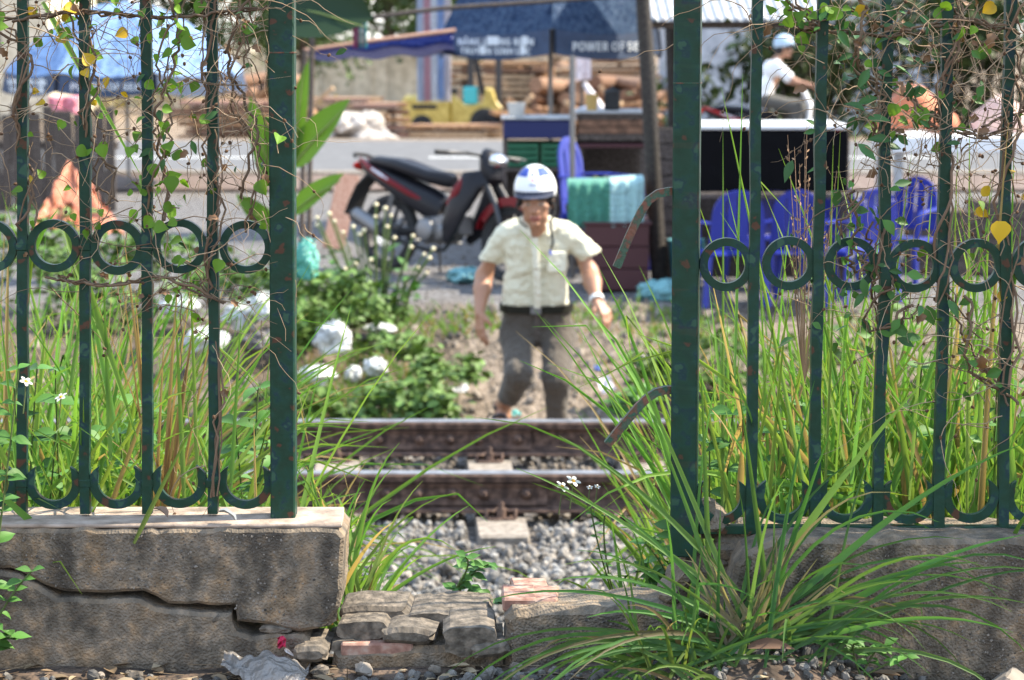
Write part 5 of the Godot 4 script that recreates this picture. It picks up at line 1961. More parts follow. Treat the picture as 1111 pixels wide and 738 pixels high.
func stalls() -> void:
	var o := Vector3(wx(596, 18.4), 0, -18.4)
	parasol("blue printed parasol with lettered flaps over the stalls, in the middle above the man", o, 6, 1.02, 1.66, 1.0, 0.0, {0: ["POWER OF SEA"], 5: ["NĂNG LƯỢNG BIỂN", "TRUYỀN SINH LỰC"]})
	o = Vector3(wx(148, 23.0), 0, -23.0)
	parasol("blue and white parasol beyond the vines of the left fence", o, 8, 1.27, 1.24, 0.72, -PI / 8, {0: ["POWER OF SEA"], 7: ["NĂNG LƯỢNG BIỂN", "TRUYỀN SINH LỰC"]})
	# posts
	var b := MB.new()
	b.tube([pt(716, 285, 14.0) * Vector3(1, 0, 1), pt(707, 160, 14.0), pt(703, 80, 14.0), pt(698, 10, 14.0), pt(696, -60, 14.0)], [0.055, 0.05, 0.052, 0.047, 0.045], 10)
	one("wooden_post", b, M.charred_wood, "crooked dark wooden post holding up the tin roof, right of the cloths", "post")
	b = MB.new()
	b.tube([pt(621, 300, 14.4) * Vector3(1, 0, 1), pt(621, 60, 14.4)], 0.019, 8)
	one("metal_post", b, M.dull_metal, "thin grey metal post between the blue and the brown stall", "post")
	b = MB.new()
	b.tube([pt(735, 290, 16.6) * Vector3(1, 0, 1), pt(728, 30, 16.6)], 0.05, 8)
	one("wooden_post", b, M.charred_wood, "dark post under the tin roof, next to the green gate post", "post")
	b = MB.new()
	b.tube([pt(340, 27, 16.0), pt(480, 9, 16.0), pt(600, 1, 16.0), pt(720, -8, 16.0)], [0.016, 0.017, 0.016, 0.016], 8)
	one("bamboo_pole", b, M.old_wood, "thin bamboo pole lying across above the parasol", "pole")
	b = MB.new()
	b.tube([Vector3(wx(338, 16.0), 0, -16.0), pt(339, 26, 16.0)], 0.02, 8)
	one("bamboo_post", b, M.old_wood, "thin bamboo post under the end of the long pole, behind the banana plant", "post")
	# tin roof
	var t := world_thing("tin_roof", "corrugated tin roof edge at the top, right of the gate post", "roof", pt(790, 20, 15.5))
	b = MB.new()
	var rows := []
	for k in 5:
		var row := PackedVector3Array()
		for q in 121:
			var x := lerpf(wx(692, 15.5), wx(885, 15.5), q / 120.0)
			row.append(Vector3(x, pt(790, 21, 15.5).y + k * 0.17 + 0.014 * sin(q * TAU / 6.0), -15.4 - k * 0.6))
		rows.append(row)
	b.skin(rows, false)
	part(t, "tin_sheet", b, M.tin)
	for k in 2:
		b = MB.new()
		b.bar(Vector3(wx(690, 15.5), pt(790, 24, 15.5).y + k * 0.5 - 0.02, -15.6 - k * 1.7), Vector3(wx(880, 15.5), pt(790, 24, 15.5).y + k * 0.5 - 0.02, -15.6 - k * 1.7), 0.05, 0.06, Vector3.UP, 0.004)
		part(t, "beam", b, M.old_wood)
	# blue counter
	t = world_thing("market_stall", "vending stall with a blue counter front and pale rim, behind the man's helmet", "stall", Vector3(wx(582, 16.2), 0, -16.2))
	var x0 := wx(546, 16.0)
	var x1 := wx(622, 16.0)
	b = MB.new()
	b.box(xf(Vector3((x0 + x1) / 2, 0.92, -16.25)), Vector3(x1 - x0, 0.14, 0.5), 0.01)
	part(t, "counter", b, M.shaded_blue)
	b = MB.new()
	b.box(xf(Vector3((x0 + x1) / 2, 1.0, -16.25)), Vector3(x1 - x0 + 0.03, 0.018, 0.53), 0.004)
	part(t, "rim", b, M.tin)
	b = MB.new()
	b.box(xf(Vector3((x0 + x1) / 2, 0.62, -16.25)), Vector3(x1 - x0, 0.03, 0.48), 0.004)
	b.box(xf(Vector3((x0 + x1) / 2, 0.42, -16.48)), Vector3(x1 - x0, 0.8, 0.02), 0.004)
	part(t, "shelf", b, M.old_wood)
	for q in [-1, 1]:
		for e in [-1, 1]:
			b = MB.new()
			b.box(xf(Vector3((x0 + x1) / 2 + q * (x1 - x0) * 0.47, 0.42, -16.25 + e * 0.21)), Vector3(0.035, 0.85, 0.035), 0.003)
			part(t, "leg", b, M.old_wood)
	for q in [0, 1]:
		t = world_thing("plastic_crate", ["green plastic crate under the blue counter, the left one", "green plastic crate under the blue counter, the right one"][q], "crate", Vector3(wx(568 + q * 36, 16.1), 0.64, -16.2), "green crates under the blue counter")
		b = MB.new()
		for e in 4:
			b.box(xf(Vector3(wx(567 + q * 36, 16.1), 0.66 + e * 0.045, -16.03)), Vector3(0.22, 0.03, 0.015), 0.003)
			b.box(xf(Vector3(wx(567 + q * 36, 16.1), 0.66 + e * 0.045, -16.3)), Vector3(0.22, 0.03, 0.015), 0.003)
		for e in [-1, 0, 1]:
			b.box(xf(Vector3(wx(567 + q * 36, 16.1) + e * 0.105, 0.73, -16.04)), Vector3(0.02, 0.17, 0.02), 0.003)
			b.box(xf(Vector3(wx(567 + q * 36, 16.1) + e * 0.105, 0.73, -16.29)), Vector3(0.02, 0.17, 0.02), 0.003)
		b.box(xf(Vector3(wx(567 + q * 36, 16.1), 0.65, -16.165)), Vector3(0.22, 0.012, 0.26), 0.003)
		part(t, "crate_body", b, M.green_plastic)
	# brown food cart
	t = world_thing("food_cart", "food cart with a brown striped front and a black pot on top", "cart", Vector3(wx(662, 16.2), 0, -16.2))
	x0 = wx(626, 16.0)
	x1 = wx(697, 16.0)
	var xm := (x0 + x1) / 2
	for k in 4:
		b = MB.new()
		b.box(xf(Vector3(xm, 0.86 + k * 0.052, -16.02)), Vector3(x1 - x0, 0.048, 0.02), 0.004)
		part(t, "plank", b, M.dark_timber if k == 1 or k == 2 else M.old_wood)
	b = MB.new()
	b.box(xf(Vector3(xm, 0.9, -16.28)), Vector3(x1 - x0 - 0.02, 0.2, 0.46), 0.004)
	b.box(xf(Vector3(xm, 0.3, -16.28)), Vector3(x1 - x0 - 0.04, 0.03, 0.44), 0.004)
	part(t, "cart_body", b, M.black_cloth)
	b = MB.new()
	b.box(xf(Vector3(xm, 1.045, -16.26)), Vector3(x1 - x0 + 0.04, 0.02, 0.55), 0.004)
	part(t, "table_top", b, M.tin)
	b = MB.new()
	b.box(xf(Vector3(xm, 0.8, -16.012)), Vector3(x1 - x0, 0.03, 0.018), 0.003)
	part(t, "red_strip", b, M.dark_red_paint)
	for q in [-1, 1]:
		for e in [-1, 1]:
			b = MB.new()
			b.box(xf(Vector3(xm + q * (x1 - x0) * 0.47, 0.4, -16.26 + e * 0.22)), Vector3(0.04, 0.8, 0.04), 0.003)
			part(t, "leg", b, M.old_wood)
	b = MB.new()
	b.lathe(xf(Vector3(wx(661, 16.2), 1.056, -16.15)), [Vector2(0, 0), Vector2(0.055, 0), Vector2(0.06, 0.02), Vector2(0.06, 0.13), Vector2(0.067, 0.135), Vector2(0.05, 0.15), Vector2(0.012, 0.16), Vector2(0.012, 0.18), Vector2(0, 0.18)], 16)
	one("cooking_pot", b, M.rubber, "black pot with a lid standing on the brown food cart", "pot")
	for k in 5:
		b = MB.new()
		b.col = [Color(0.4, 0.3, 0.05), Color(0.45, 0.42, 0.36), Color(0.35, 0.06, 0.03), Color(0.3, 0.34, 0.4), Color(0.4, 0.33, 0.1)][k]
		b.lathe(xf(Vector3(wx(644 + k * 11, 16.2), 0.316, -16.12)), [Vector2(0, 0), Vector2(0.032, 0), Vector2(0.034, 0.01), Vector2(0.034, 0.17), Vector2(0.014, 0.22), Vector2(0.014, 0.26), Vector2(0, 0.26)], 12)
		one("bottle", b, M.gloss, "%s bottle on the lower shelf of the brown food cart" % ["dark yellow", "greyish white", "red", "pale blue", "ochre"][k], "bottle", "bottles on the food cart shelf")
	b = MB.new()
	b.box(xf(Vector3(wx(662, 16.7), 0.44, -16.66)), Vector3(0.56, 0.84, 0.03), 0.004)
	one("board", b, M.old_wood, "dark board closing the back of the brown food cart", "board")
	for e in [[640, 15.6, 0.3, 0.26, 0.3, "dark wooden box under the brown food cart, left"], [682, 15.5, 0.28, 0.34, 0.3, "dark wooden box under the brown food cart, right"], [556, 15.5, 0.34, 0.4, 0.3, "dark box on the ground before the blue counter, left"], [606, 15.3, 0.3, 0.5, 0.3, "tall dark box on the ground before the blue counter, right"], [727, 15.0, 0.26, 0.98, 0.3, "tall dark box between the crooked post and the green gate post"], [724, 14.2, 0.22, 0.3, 0.3, "low dark box between the crooked post and the green gate post"]]:
		t = world_thing("wooden_box", e[5], "box", Vector3(wx(e[0], e[1]), 0, -e[1]))
		var n: int = int(e[3] / 0.1)
		for k in n:
			b = MB.new()
			b.box(xf(Vector3(wx(e[0], e[1]), (k + 0.5) * e[3] / n, -e[1] + e[4] / 2)), Vector3(e[2], e[3] / n - 0.008, 0.015), 0.003)
			part(t, "plank", b, M.old_wood)
		b = MB.new()
		b.box(xf(Vector3(wx(e[0], e[1]), e[3] / 2, -e[1])), Vector3(e[2] - 0.01, e[3] - 0.006, e[4] - 0.02), 0.003)
		part(t, "box_body", b, M.black_cloth)
	for e in [[742, 13.9, 0.12, 0.3, Color(0.05, 0.2, 0.24), "teal plastic bucket beside the green gate post"], [600, 14.9, 0.1, 0.22, Color(0.35, 0.05, 0.04), "red plastic bucket before the blue counter"], [560, 16.15, 0.07, 0.1, Color(0.5, 0.5, 0.48), "pale bowl on the blue counter"], [640, 16.1, 0.05, 0.12, Color(0.45, 0.3, 0.1), "brown jar on the food cart left of the pot"]]:
		b = MB.new()
		b.col = e[4]
		var y: float = 0.0 if e[1] < 16.0 else (1.01 if e[0] < 600 else 1.056)
		b.lathe(xf(Vector3(wx(e[0], e[1]), y, -e[1])), [Vector2(0, 0.005), Vector2(e[2] * 0.75, 0.0), Vector2(e[2], e[3]), Vector2(e[2] * 1.05, e[3] * 1.01), Vector2(e[2] * 0.95, e[3]), Vector2(e[2] * 0.7, 0.02), Vector2(0, 0.02)], 18)
		one("bucket" if e[1] < 16.0 else "bowl", b, M.plain, e[5], "bucket" if e[1] < 16.0 else "bowl")
	# red chest with cloths on a crate, blue chair behind
	t = world_thing("wooden_chest", "dark red wooden chest on the gravel, right of the man", "chest", Vector3(wx(668, 13.8), 0, -13.8))
	x0 = wx(634, 13.6)
	x1 = wx(702, 13.6)
	xm = (x0 + x1) / 2
	for k in 3:
		b = MB.new()
		b.box(xf(Vector3(xm, 0.075 + k * 0.139, -13.62)), Vector3(x1 - x0, 0.132, 0.02), 0.004)
		part(t, "plank", b, M.dark_red_paint)
	b = MB.new()
	b.box(xf(Vector3(xm, 0.212, -13.86)), Vector3(x1 - x0 - 0.008, 0.415, 0.45), 0.004)
	part(t, "chest_body", b, M.dark_red_paint)
	b = MB.new()
	b.box(xf(Vector3(xm, 0.43, -13.85)), Vector3(x1 - x0 + 0.03, 0.02, 0.5), 0.004)
	part(t, "lid", b, M.dark_red_paint)
	b = MB.new()
	b.box(xf(Vector3(xm - 0.06, 0.56, -13.88)), Vector3(x1 - x0 + 0.06, 0.235, 0.4), 0.01)
	one("carton", b, M.timber, "box on the red chest, covered by the green and the blue cloth", "box")
	b = MB.new()
	b.col = Color(0.05, 0.2, 0.15)
	drape(b, Vector3(wx(615, 13.6), 0.69, -13.655), Vector3(wx(664, 13.6), 0.695, -13.655), 0.285, 4.0, 0.012, 0.3, 3)
	one("cloth", b, M.cloth, "dark green cloth hanging over the box on the red chest", "cloth")
	b = MB.new()
	b.col = Color(0.28, 0.46, 0.48)
	drape(b, Vector3(wx(660, 13.6), 0.7, -13.635), Vector3(wx(696, 13.6), 0.715, -13.635), 0.295, 3.0, 0.01, 0.3, 6)
	one("cloth", b, M.cloth, "light blue cloth hanging beside the green one on the red chest", "cloth")
	chair_proto("blue plastic armchair behind the cloths, left of the crooked post", Vector3(wx(652, 14.7), 0, -14.7), 1.15, 1.0)
	# counter with black skirt on the right
	t = world_thing("market_stall", "long counter with a white top and black skirt behind the right fence panel", "stall", Vector3(wx(830, 13.5), 0, -13.5))
	x0 = wx(748, 13.3)
	x1 = wx(912, 13.3)
	xm = (x0 + x1) / 2
	b = MB.new()
	b.box(xf(Vector3(xm, 1.05, -13.6)), Vector3(x1 - x0, 0.03, 0.7), 0.006)
	part(t, "counter_top", b, M.white_paint)
	b = MB.new()
	drape(b, Vector3(x0 + 0.01, 1.03, -13.27), Vector3(x1 - 0.01, 1.03, -13.27), 0.37, 11.0, 0.008, 0.0, 8)
	b.box(xf(Vector3(xm, 0.84, -13.62)), Vector3(x1 - x0 - 0.06, 0.36, 0.6), 0.01)
	part(t, "skirt", b, M.black_cloth)
	for q in [-1, 1]:
		for e in [-1, 1]:
			b = MB.new()
			b.box(xf(Vector3(xm + q * (x1 - x0) * 0.48, 0.5, -13.6 + e * 0.3)), Vector3(0.05, 1.03, 0.05), 0.004)
			part(t, "leg", b, M.old_wood)
	b = MB.new()
	b.box(xf(Vector3(xm, 0.64, -13.18)), Vector3(x1 - x0, 0.035, 0.1), 0.004)
	one("bench", b, M.old_wood, "grey plank shelf along the front of the black skirted counter", "bench")
	for e in [[790, 12.95, 0.1, "blue plastic chair next to the right gate post"], [866, 13.0, -0.3, "blue plastic chair in the middle under the black skirted counter"], [925, 13.1, 0.4, "blue plastic chair at the right end of the black skirted counter"], [972, 13.9, 2.5, "blue plastic chair half hidden by grass under the white table"], [825, 13.9, 0.5, "blue plastic chair at the back under the black skirted counter"], [897, 13.95, -0.2, "blue plastic chair at the back between the middle and the right end chair"]]:
		chair_proto(e[3], Vector3(wx(e[0], e[1]), 0, -e[1]), e[2] + PI, 0.76)
	b = MB.new()
	b.box(xf(Vector3(wx(832, 14.3), 0.4, -14.25)), Vector3(0.98, 0.76, 0.03), 0.004)
	one("board", b, M.old_wood, "dark board behind the blue chairs, closing the back of the black skirted counter", "board")
	for e in [[1010, 14.7, 0.42, 0.44, "dark wooden chest under the white table, left"], [1075, 14.75, 0.4, 0.5, "dark wooden chest under the white table, right"]]:
		t = world_thing("wooden_chest", e[4], "chest", Vector3(wx(e[0], e[1]), 0, -e[1]))
		for k in 4:
			b = MB.new()
			b.box(xf(Vector3(wx(e[0], e[1]), (k + 0.5) * e[3] / 4, -e[1] + 0.16)), Vector3(e[2], e[3] / 4 - 0.008, 0.02), 0.003)
			part(t, "plank", b, M.old_wood)
		b = MB.new()
		b.box(xf(Vector3(wx(e[0], e[1]), e[3] / 2, -e[1])), Vector3(e[2] - 0.01, e[3] - 0.004, 0.31), 0.003)
		part(t, "chest_body", b, M.old_wood)
	t = world_thing("table", "white table with thick edge behind the vines on the right", "table", Vector3(wx(1050, 15.2), 0, -15.2))
	x0 = wx(958, 15.0)
	x1 = wx(1180, 15.0)
	xm = (x0 + x1) / 2
	b = MB.new()
	b.box(xf(Vector3(xm, 0.86, -15.4)), Vector3(x1 - x0, 0.12, 0.9), 0.01)
	part(t, "table_top", b, M.white_paint)
	for q in [-1, 1]:
		for e in [-1, 1]:
			b = MB.new()
			b.box(xf(Vector3(xm + q * (x1 - x0) * 0.46, 0.4, -15.4 + e * 0.36)), Vector3(0.06, 0.8, 0.06), 0.004)
			part(t, "leg", b, M.tin)
	for q in [[986, 14.95, 0.27, 0.24, "orange"], [1085, 15.0, 0.16, 0.14, "pale pink"]]:
		b = MB.new()
		var f := Form.new()
		f.k = 0.03
		f.noise = hills_at(3, 5.0)
		f.amp = 0.025
		var c := Vector3(wx(q[0], q[1]), 0.93, -15.4)
		f.cap(c + Vector3(-q[2] * 0.6, 0.05, 0), c + Vector3(q[2] * 0.1, q[3] * 0.75, 0), 0.1, 0.13)
		f.cap(c + Vector3(q[2] * 0.1, q[3] * 0.75, 0), c + Vector3(q[2], 0.06, 0.02), 0.13, 0.09)
		f.build(b, 0.025)
		b.col = Color.WHITE
		for k in b.c.size(): b.c[k] = Color(0.5, 0.17, 0.09) if q[4] == "orange" else Color(0.55, 0.38, 0.33)
		one("sack", b, M.cloth, "%s sack lying on the white table behind the vines" % q[4], "sack")
	# awning, strips of cloth, bags
	t = world_thing("awning", "blue tarpaulin awning with a rusty edge pole, left of the parasol", "awning", pt(410, 50, 17.0))
	b = MB.new()
	b.col = Color(0.015, 0.035, 0.22)
	rows = []
	for k in 8:
		var row := PackedVector3Array()
		for q in 21:
			var u := q / 20.0
			var p := pt(332, 55, 16.8).lerp(pt(492, 34, 17.2), u)
			var v := k / 7.0
			row.append(p + Vector3(0, -(0.02 + 0.1 * u) * minf(v * 3.0, 1.0) - 0.015 * sin(u * 19.0) * minf(v * 3.0, 1.0) - 0.1 * maxf(0, v - 0.33), -1.6 * maxf(0, v - 0.33)))
		rows.append(row)
	b.skin(rows, false)
	part(t, "tarpaulin", b, M.sheeting)
	b = MB.new()
	b.tube([pt(330, 55, 16.8), pt(410, 43.5, 17.0), pt(494, 33, 17.2)], 0.018, 8)
	part(t, "edge_pole", b, M.brick_clay)
	b = MB.new()
	b.tube([Vector3(wx(331, 16.8), 0, -16.8), pt(331, 54, 16.8)], 0.022, 8)
	part(t, "post", b, M.old_wood)
	for q in [[452, 489, -10, 110, 20.0, "long pale cloth with pink and blue stripes hanging beside the parasol"], [383, 398, 8, 52, 15.8, "pink and teal rag hanging from the bamboo pole"]]:
		t = world_thing("hanging_cloth", q[5], "cloth", pt(q[0], q[3], q[4]))
		for k in 5:
			b = MB.new()
			b.col = [Color(0.55, 0.6, 0.72), Color(0.62, 0.35, 0.4), Color(0.68, 0.7, 0.75), Color(0.3, 0.42, 0.68), Color(0.62, 0.58, 0.62)][k] if q[4] > 17.0 else [Color(0.6, 0.15, 0.3), Color(0.55, 0.2, 0.35), Color(0.1, 0.45, 0.45), Color(0.5, 0.55, 0.6), Color(0.08, 0.4, 0.42)][k]
			var a := pt(lerpf(q[0], q[1], k / 5.0), q[2], q[4])
			var c := pt(lerpf(q[0], q[1], (k + 1) / 5.0), q[2], q[4])
			drape(b, a, c, pt(q[0], q[2], q[4]).y - pt(q[0], q[3], q[4]).y, 0.5, 0.02, 0.0, k + 2)
			part(t, "stripe", b, M.sheeting)
	for q in [[714, 302, 13.3, 0.13, 0.2, "pale teal plastic bag on the gravel beside the crooked post"], [508, 286, 14.2, 0.14, 0.12, "teal plastic bag on the gravel at the man's elbow"]]:
		bag(q[5], Color(0.2, 0.45, 0.48), on_land(wx(q[0], q[2]), q[2]), q[3], q[4], int(q[0]))
	# left: dark plank fence, orange sheet
	t = world_thing("plank_fence", "fence of dark upright planks under the parasol on the left", "fence", Vector3(wx(60, 20.0), 0, -20.0))
	for k in 15:
		b = MB.new()
		var h := 0.94 + rng.randf_range(-0.06, 0.05)
		b.box(xf(Vector3(wx(-25 + k * 11, 20.0), h / 2, -20.0 + rng.randf_range(-0.02, 0.02)), 0, 0, rng.randf_range(-0.02, 0.02)), Vector3(0.088, h, 0.03), 0.005)
		part(t, "plank", b, M.old_wood)
	b = MB.new()
	b.box(xf(Vector3(wx(50, 20.0), 0.6, -20.05)), Vector3(1.5, 0.07, 0.05), 0.004)
	part(t, "rail", b, M.old_wood)
	b = MB.new()
	b.col = Color(0.5, 0.17, 0.09)
	rows = []
	var nz := hills_at(14, 2.0)
	for k in 9:
		var row := PackedVector3Array()
		for q in 13:
			var u := q / 12.0
			var v := k / 8.0
			var top := pt(lerpf(72, 96, u), 176 + 20 * u, 14.6)
			var bot := pt(lerpf(38, 136, u), 245 + 8 * u, 14.0)
			row.append(top.lerp(bot, v) + Vector3(0, 0.06 * nz.get_noise_2d(u * 3, v * 2), 0.14 * nz.get_noise_2d(u * 4, v * 4 + 9)))
		rows.append(row)
	b.skin(rows, false)
	one("tarpaulin", b, M.sheeting, "crumpled orange sheet thrown over a heap behind the left fence", "tarpaulin")
	b = MB.new()
	b.col = Color(0.6, 0.2, 0.25)
	drape(b, pt(52, 106, 21.5), pt(86, 105, 21.5), 0.17, 2.0, 0.03, 0.1, 4)
	one("cloth", b, M.cloth, "pink and white cloth hung under the left parasol", "cloth")


func bag(label: String, c: Color, o: Vector3, w: float, h: float, seed_: int) -> void:
	var b := MB.new()
	var r2 := RandomNumberGenerator.new()
	r2.seed = seed_
	w *= r2.randf_range(0.9, 1.3)
	h *= r2.randf_range(0.7, 1.0)
	var n := hills_at(seed_, 1.0)
	n.fractal_type = FastNoiseLite.FRACTAL_RIDGED
	n.fractal_octaves = 4
	var rows := []
	b.col = c
	for k in 25:
		var la := -PI / 2 + PI * k / 24.0
		var row := PackedVector3Array()
		for q in 40:
			var a := -TAU * q / 40.0
			var d := Vector3(cos(la) * cos(a), sin(la), cos(la) * sin(a))
			var s := 0.62 + 0.42 * n.get_noise_3dv(d * 0.7 + Vector3(seed_, 0, 0)) + 0.24 * n.get_noise_3dv(d * 2.6 + Vector3(0, seed_, 0)) + 0.25 * absf(sin(d.x * 2.0 + seed_)) * absf(d.z + 0.3)
			var p := d * s * Vector3(w, h * 0.5, w * 0.8)
			p.y = maxf(p.y + h * 0.33, -0.01)
			row.append(o + p)
		rows.append(row)
	b.skin(rows)
	for k in b.c.size():
		var dirt := clampf(0.5 + 1.6 * n.get_noise_3dv(b.v[k] * 9.0), 0.0, 1.0)
		b.c[k] = c.lerp(Color(c.r * 0.4, c.g * 0.42, c.b * 0.42), (1.0 - dirt) * 0.8)
	# the knotted mouth
	var top := o + Vector3(w * 0.15, h * 0.62, 0)
	for k in 5:
		b.blade(top, Vector3(r2.randfn() * 0.5, 1, r2.randfn() * 0.5), Vector3.BACK, h * 0.35, w * 0.35, 1.2, 4, c, c, 0.4)
	one("plastic_bag", b, M.sheeting, label, "bag")


func street() -> void:
	# forklift in the timber yard
	worn("yellow_paint", [[0.2, lin(0.42, 0.3, 0.06)], [0.8, lin(0.6, 0.46, 0.12)]], 0.02, 0.6, 0.45, 0.0, 51)
	var z := 44.0
	var o := Vector3(wx(490, z), -0.42, -z)
	var t := thing("forklift", "yellow forklift truck in the timber yard across the road", "forklift", o)
	var b := MB.new()
	b.box(xf(Vector3(-0.45, 0.5, 0)), Vector3(1.0, 0.68, 1.0), 0.08)
	part(t, "counterweight", b, M.yellow_paint)
	b = MB.new()
	b.box(xf(Vector3(-0.5, 0.62, 0.503)), Vector3(0.5, 0.09, 0.02), 0.004)
	part(t, "air_slot", b, M.rubber)
	b = MB.new()
	b.slab(PackedVector2Array([Vector2(0.05, 0.16), Vector2(0.75, 0.16), Vector2(1.05, 0.6), Vector2(0.95, 0.72), Vector2(0.85, 0.98), Vector2(0.72, 0.98), Vector2(0.66, 0.7), Vector2(0.3, 0.62), Vector2(0.05, 0.86)]), Transform3D(), 1.0, 0.03)
	part(t, "chassis", b, M.yellow_paint)
	b = MB.new()
	for e in [-1, 1]:
		b.bar(Vector3(-0.55, 0.8, e * 0.45), Vector3(-0.4, 1.66, e * 0.42), 0.09, 0.08)
		b.bar(Vector3(0.66, 0.85, e * 0.45), Vector3(0.5, 1.66, e * 0.42), 0.09, 0.08)
	for k in 5:
		b.bar(Vector3(-0.4 + k * 0.22, 1.68, -0.45), Vector3(-0.4 + k * 0.22, 1.68, 0.45), 0.05, 0.04)
	for e in [-1, 1]:
		b.bar(Vector3(-0.45, 1.69, e * 0.44), Vector3(0.55, 1.69, e * 0.44), 0.05, 0.05, Vector3.UP)
	part(t, "overhead_guard", b, M.rubber)
	b = MB.new()
	b.box(xf(Vector3(-0.05, 0.92, 0)), Vector3(0.42, 0.12, 0.45), 0.03)
	b.box(xf(Vector3(-0.27, 1.18, 0), 0, 0, 0.1), Vector3(0.2, 0.62, 0.6), 0.06)
	part(t, "seat", b, M.rubber)
	b = MB.new()
	b.tube([Vector3(0.45, 0.75, 0), Vector3(0.3, 1.1, 0)], 0.02, 6)
	b.arc(Vector3(0.29, 1.12, 0), Vector3.BACK, Vector3(0.85, 0.5, 0).normalized(), 0.15, 0, TAU, 16, 0.02, 0.02)
	part(t, "steering_wheel", b, M.rubber)
	b = MB.new()
	for e in [-1, 1]:
		b.box(xf(Vector3(0.98, 0.95, e * 0.3)), Vector3(0.13, 1.6, 0.1), 0.008)
		b.box(xf(Vector3(0.42, 1.3, e * 0.3)), Vector3(0.12, 0.85, 0.1), 0.008)
	b.box(xf(Vector3(0.98, 1.7, 0)), Vector3(0.08, 0.08, 0.66), 0.008)
	part(t, "mast", b, M.dark_metal)
	b = MB.new()
	for e in [-1, 1]:
		b.box(xf(Vector3(1.45, 0.14, e * 0.22)), Vector3(0.85, 0.04, 0.1), 0.006)
	b.box(xf(Vector3(1.06, 0.35, 0)), Vector3(0.04, 0.4, 0.8), 0.006)
	part(t, "forks", b, M.rubber)
	for e in [[-0.55, 0.24, 0.42], [-0.55, 0.24, -0.42], [0.7, 0.3, 0.46], [0.7, 0.3, -0.46]]:
		b = MB.new()
		var wt := Transform3D(Basis(Vector3.RIGHT, PI / 2), Vector3(e[0], e[1], e[2]))
		b.lathe(wt, [Vector2(0.12, -0.1), Vector2(e[1] - 0.03, -0.1), Vector2(e[1], -0.06), Vector2(e[1], 0.06), Vector2(e[1] - 0.03, 0.1), Vector2(0.12, 0.1)], 20)
		var w := part(t, "wheel", b, M.rubber)
		b = MB.new()
		b.lathe(wt, [Vector2(0, -0.07), Vector2(0.12, -0.09), Vector2(0.125, 0), Vector2(0.12, 0.09), Vector2(0, 0.07)], 14)
		part(w, "rim", b, M.rubber)
	b = MB.new()
	b.col = Color(0.08, 0.45, 0.47)
	b.box(xf(o + Vector3(0.42, 0.84, 0.3)), Vector3(0.3, 0.36, 0.3), 0.03)
	one("jerrycan", b, M.gloss, "turquoise can standing on the yellow forklift", "can")
	# piles of sawn timber, each plank its own
	for e in [
		[486, 40.6, 2.0, 3, 3, 0.4, "low dark pile of boards at the roadside before the forklift"], [415, 40.5, 0.75, 6, 3, 0.5, "small pile of reddish planks left of the forklift"], [612, 51.0, 3.6, 14, 4, 0.4, "tall wide stack of timber behind all the log heaps"], [540, 47.0, 1.9, 11, 4, 0.6, "wide pile of sawn planks behind the forklift mast"], [655, 46.0, 1.8, 10, 4, 0.4, "pile of orange planks right of the logs, under the lettered flap"],
		[585, 43.0, 1.3, 4, 4, 0.4, "low pile of pale planks at the roadside behind the blue counter"], [372, 49.0, 1.6, 5, 4, 0.4, "pile of pale timber left of the forklift, below the cream wall"], [255, 42.0, 1.8, 6, 4, 0.4, "pile of timber behind the left fence vines"]]:
		var c := on_land(wx(e[0], e[1]), e[1])
		t = thing("timber_pile", e[6], "timber pile", c, "timber piles across the road")
		t.rotation.y = e[5] - 0.4
		for k in e[3]:
			for q in e[4]:
				b = MB.new()
				var len: float = e[2] * rng.randf_range(0.85, 1.1)
				b.box(xf(Vector3(rng.randf_range(-0.25, 0.25), 0.07 + k * 0.135, (q - e[4] / 2.0) * 0.26), rng.randf_range(-0.03, 0.03), 0, rng.randf_range(-0.012, 0.012)), Vector3(len, 0.085, 0.22), 0.008)
				part(t, "plank", b, [M.timber, M.timber, M.pale_timber, M.brick_clay, M.dark_timber, M.pale_timber][rng.randi() % 6])
			for q in [-0.35, 0.35]:
				b = MB.new()
				b.box(xf(Vector3(q * e[2], 0.0 + k * 0.135 + 0.006, 0)), Vector3(0.06, 0.045, 0.26 * e[4]), 0.004)
				part(t, "spacer", b, M.old_wood)
	for e in [[595, 48.0, 9, 1.0, "heap of thick logs and cut timber behind the parasol pole"], [612, 41.5, 6, 0.85, "low heap of logs by the road, right of the parasol pole"], [672, 42.5, 7, 0.9, "heap of logs across the road behind the food cart's pot"], [300, 45.0, 7, 0.9, "heap of logs across the road behind the left gate post"]]:
		t = thing("log_heap", e[4], "log heap", on_land(wx(e[0], e[1]), e[1]), "log heaps across the road")
		var spots := []
		for k in 5:
			for q in maxi(0, e[2] - k):
				spots.append(Vector3((q - (e[2] - 1 - k) / 2.0) * 0.34 + rng.randf_range(-0.05, 0.05), 0.16 + k * 0.27, rng.randf_range(-0.25, 0.25)) * e[3])
		for s in spots:
			b = MB.new()
			var r: float = rng.randf_range(0.11, 0.19) * e[3]
			var d := Vector3(rng.randf_range(-0.8, 0.8), rng.randf_range(-0.1, 0.1), 1).normalized()
			b.tube([s - d * 0.7, s, s + d * 0.7], [r, r * 1.05, r * 0.95], 12)
			part(t, "log", b, [M.log_end, M.log_end, M.timber, M.dark_timber][rng.randi() % 4])
		for k in 9:
			b = MB.new()
			var p: Vector3 = Vector3(rng.randf_range(-1.2, 1.2), rng.randf_range(0.2, 0.95), 0.85) * float(e[3])
			var d := Vector3(rng.randfn(), rng.randfn() * 0.8, 0.2).normalized()
			b.bar(p - d * 0.5, p + d * 0.5, 0.12, 0.09, Vector3.BACK, 0.01)
			part(t, "cut_beam", b, [M.timber, M.pale_timber][k % 2])
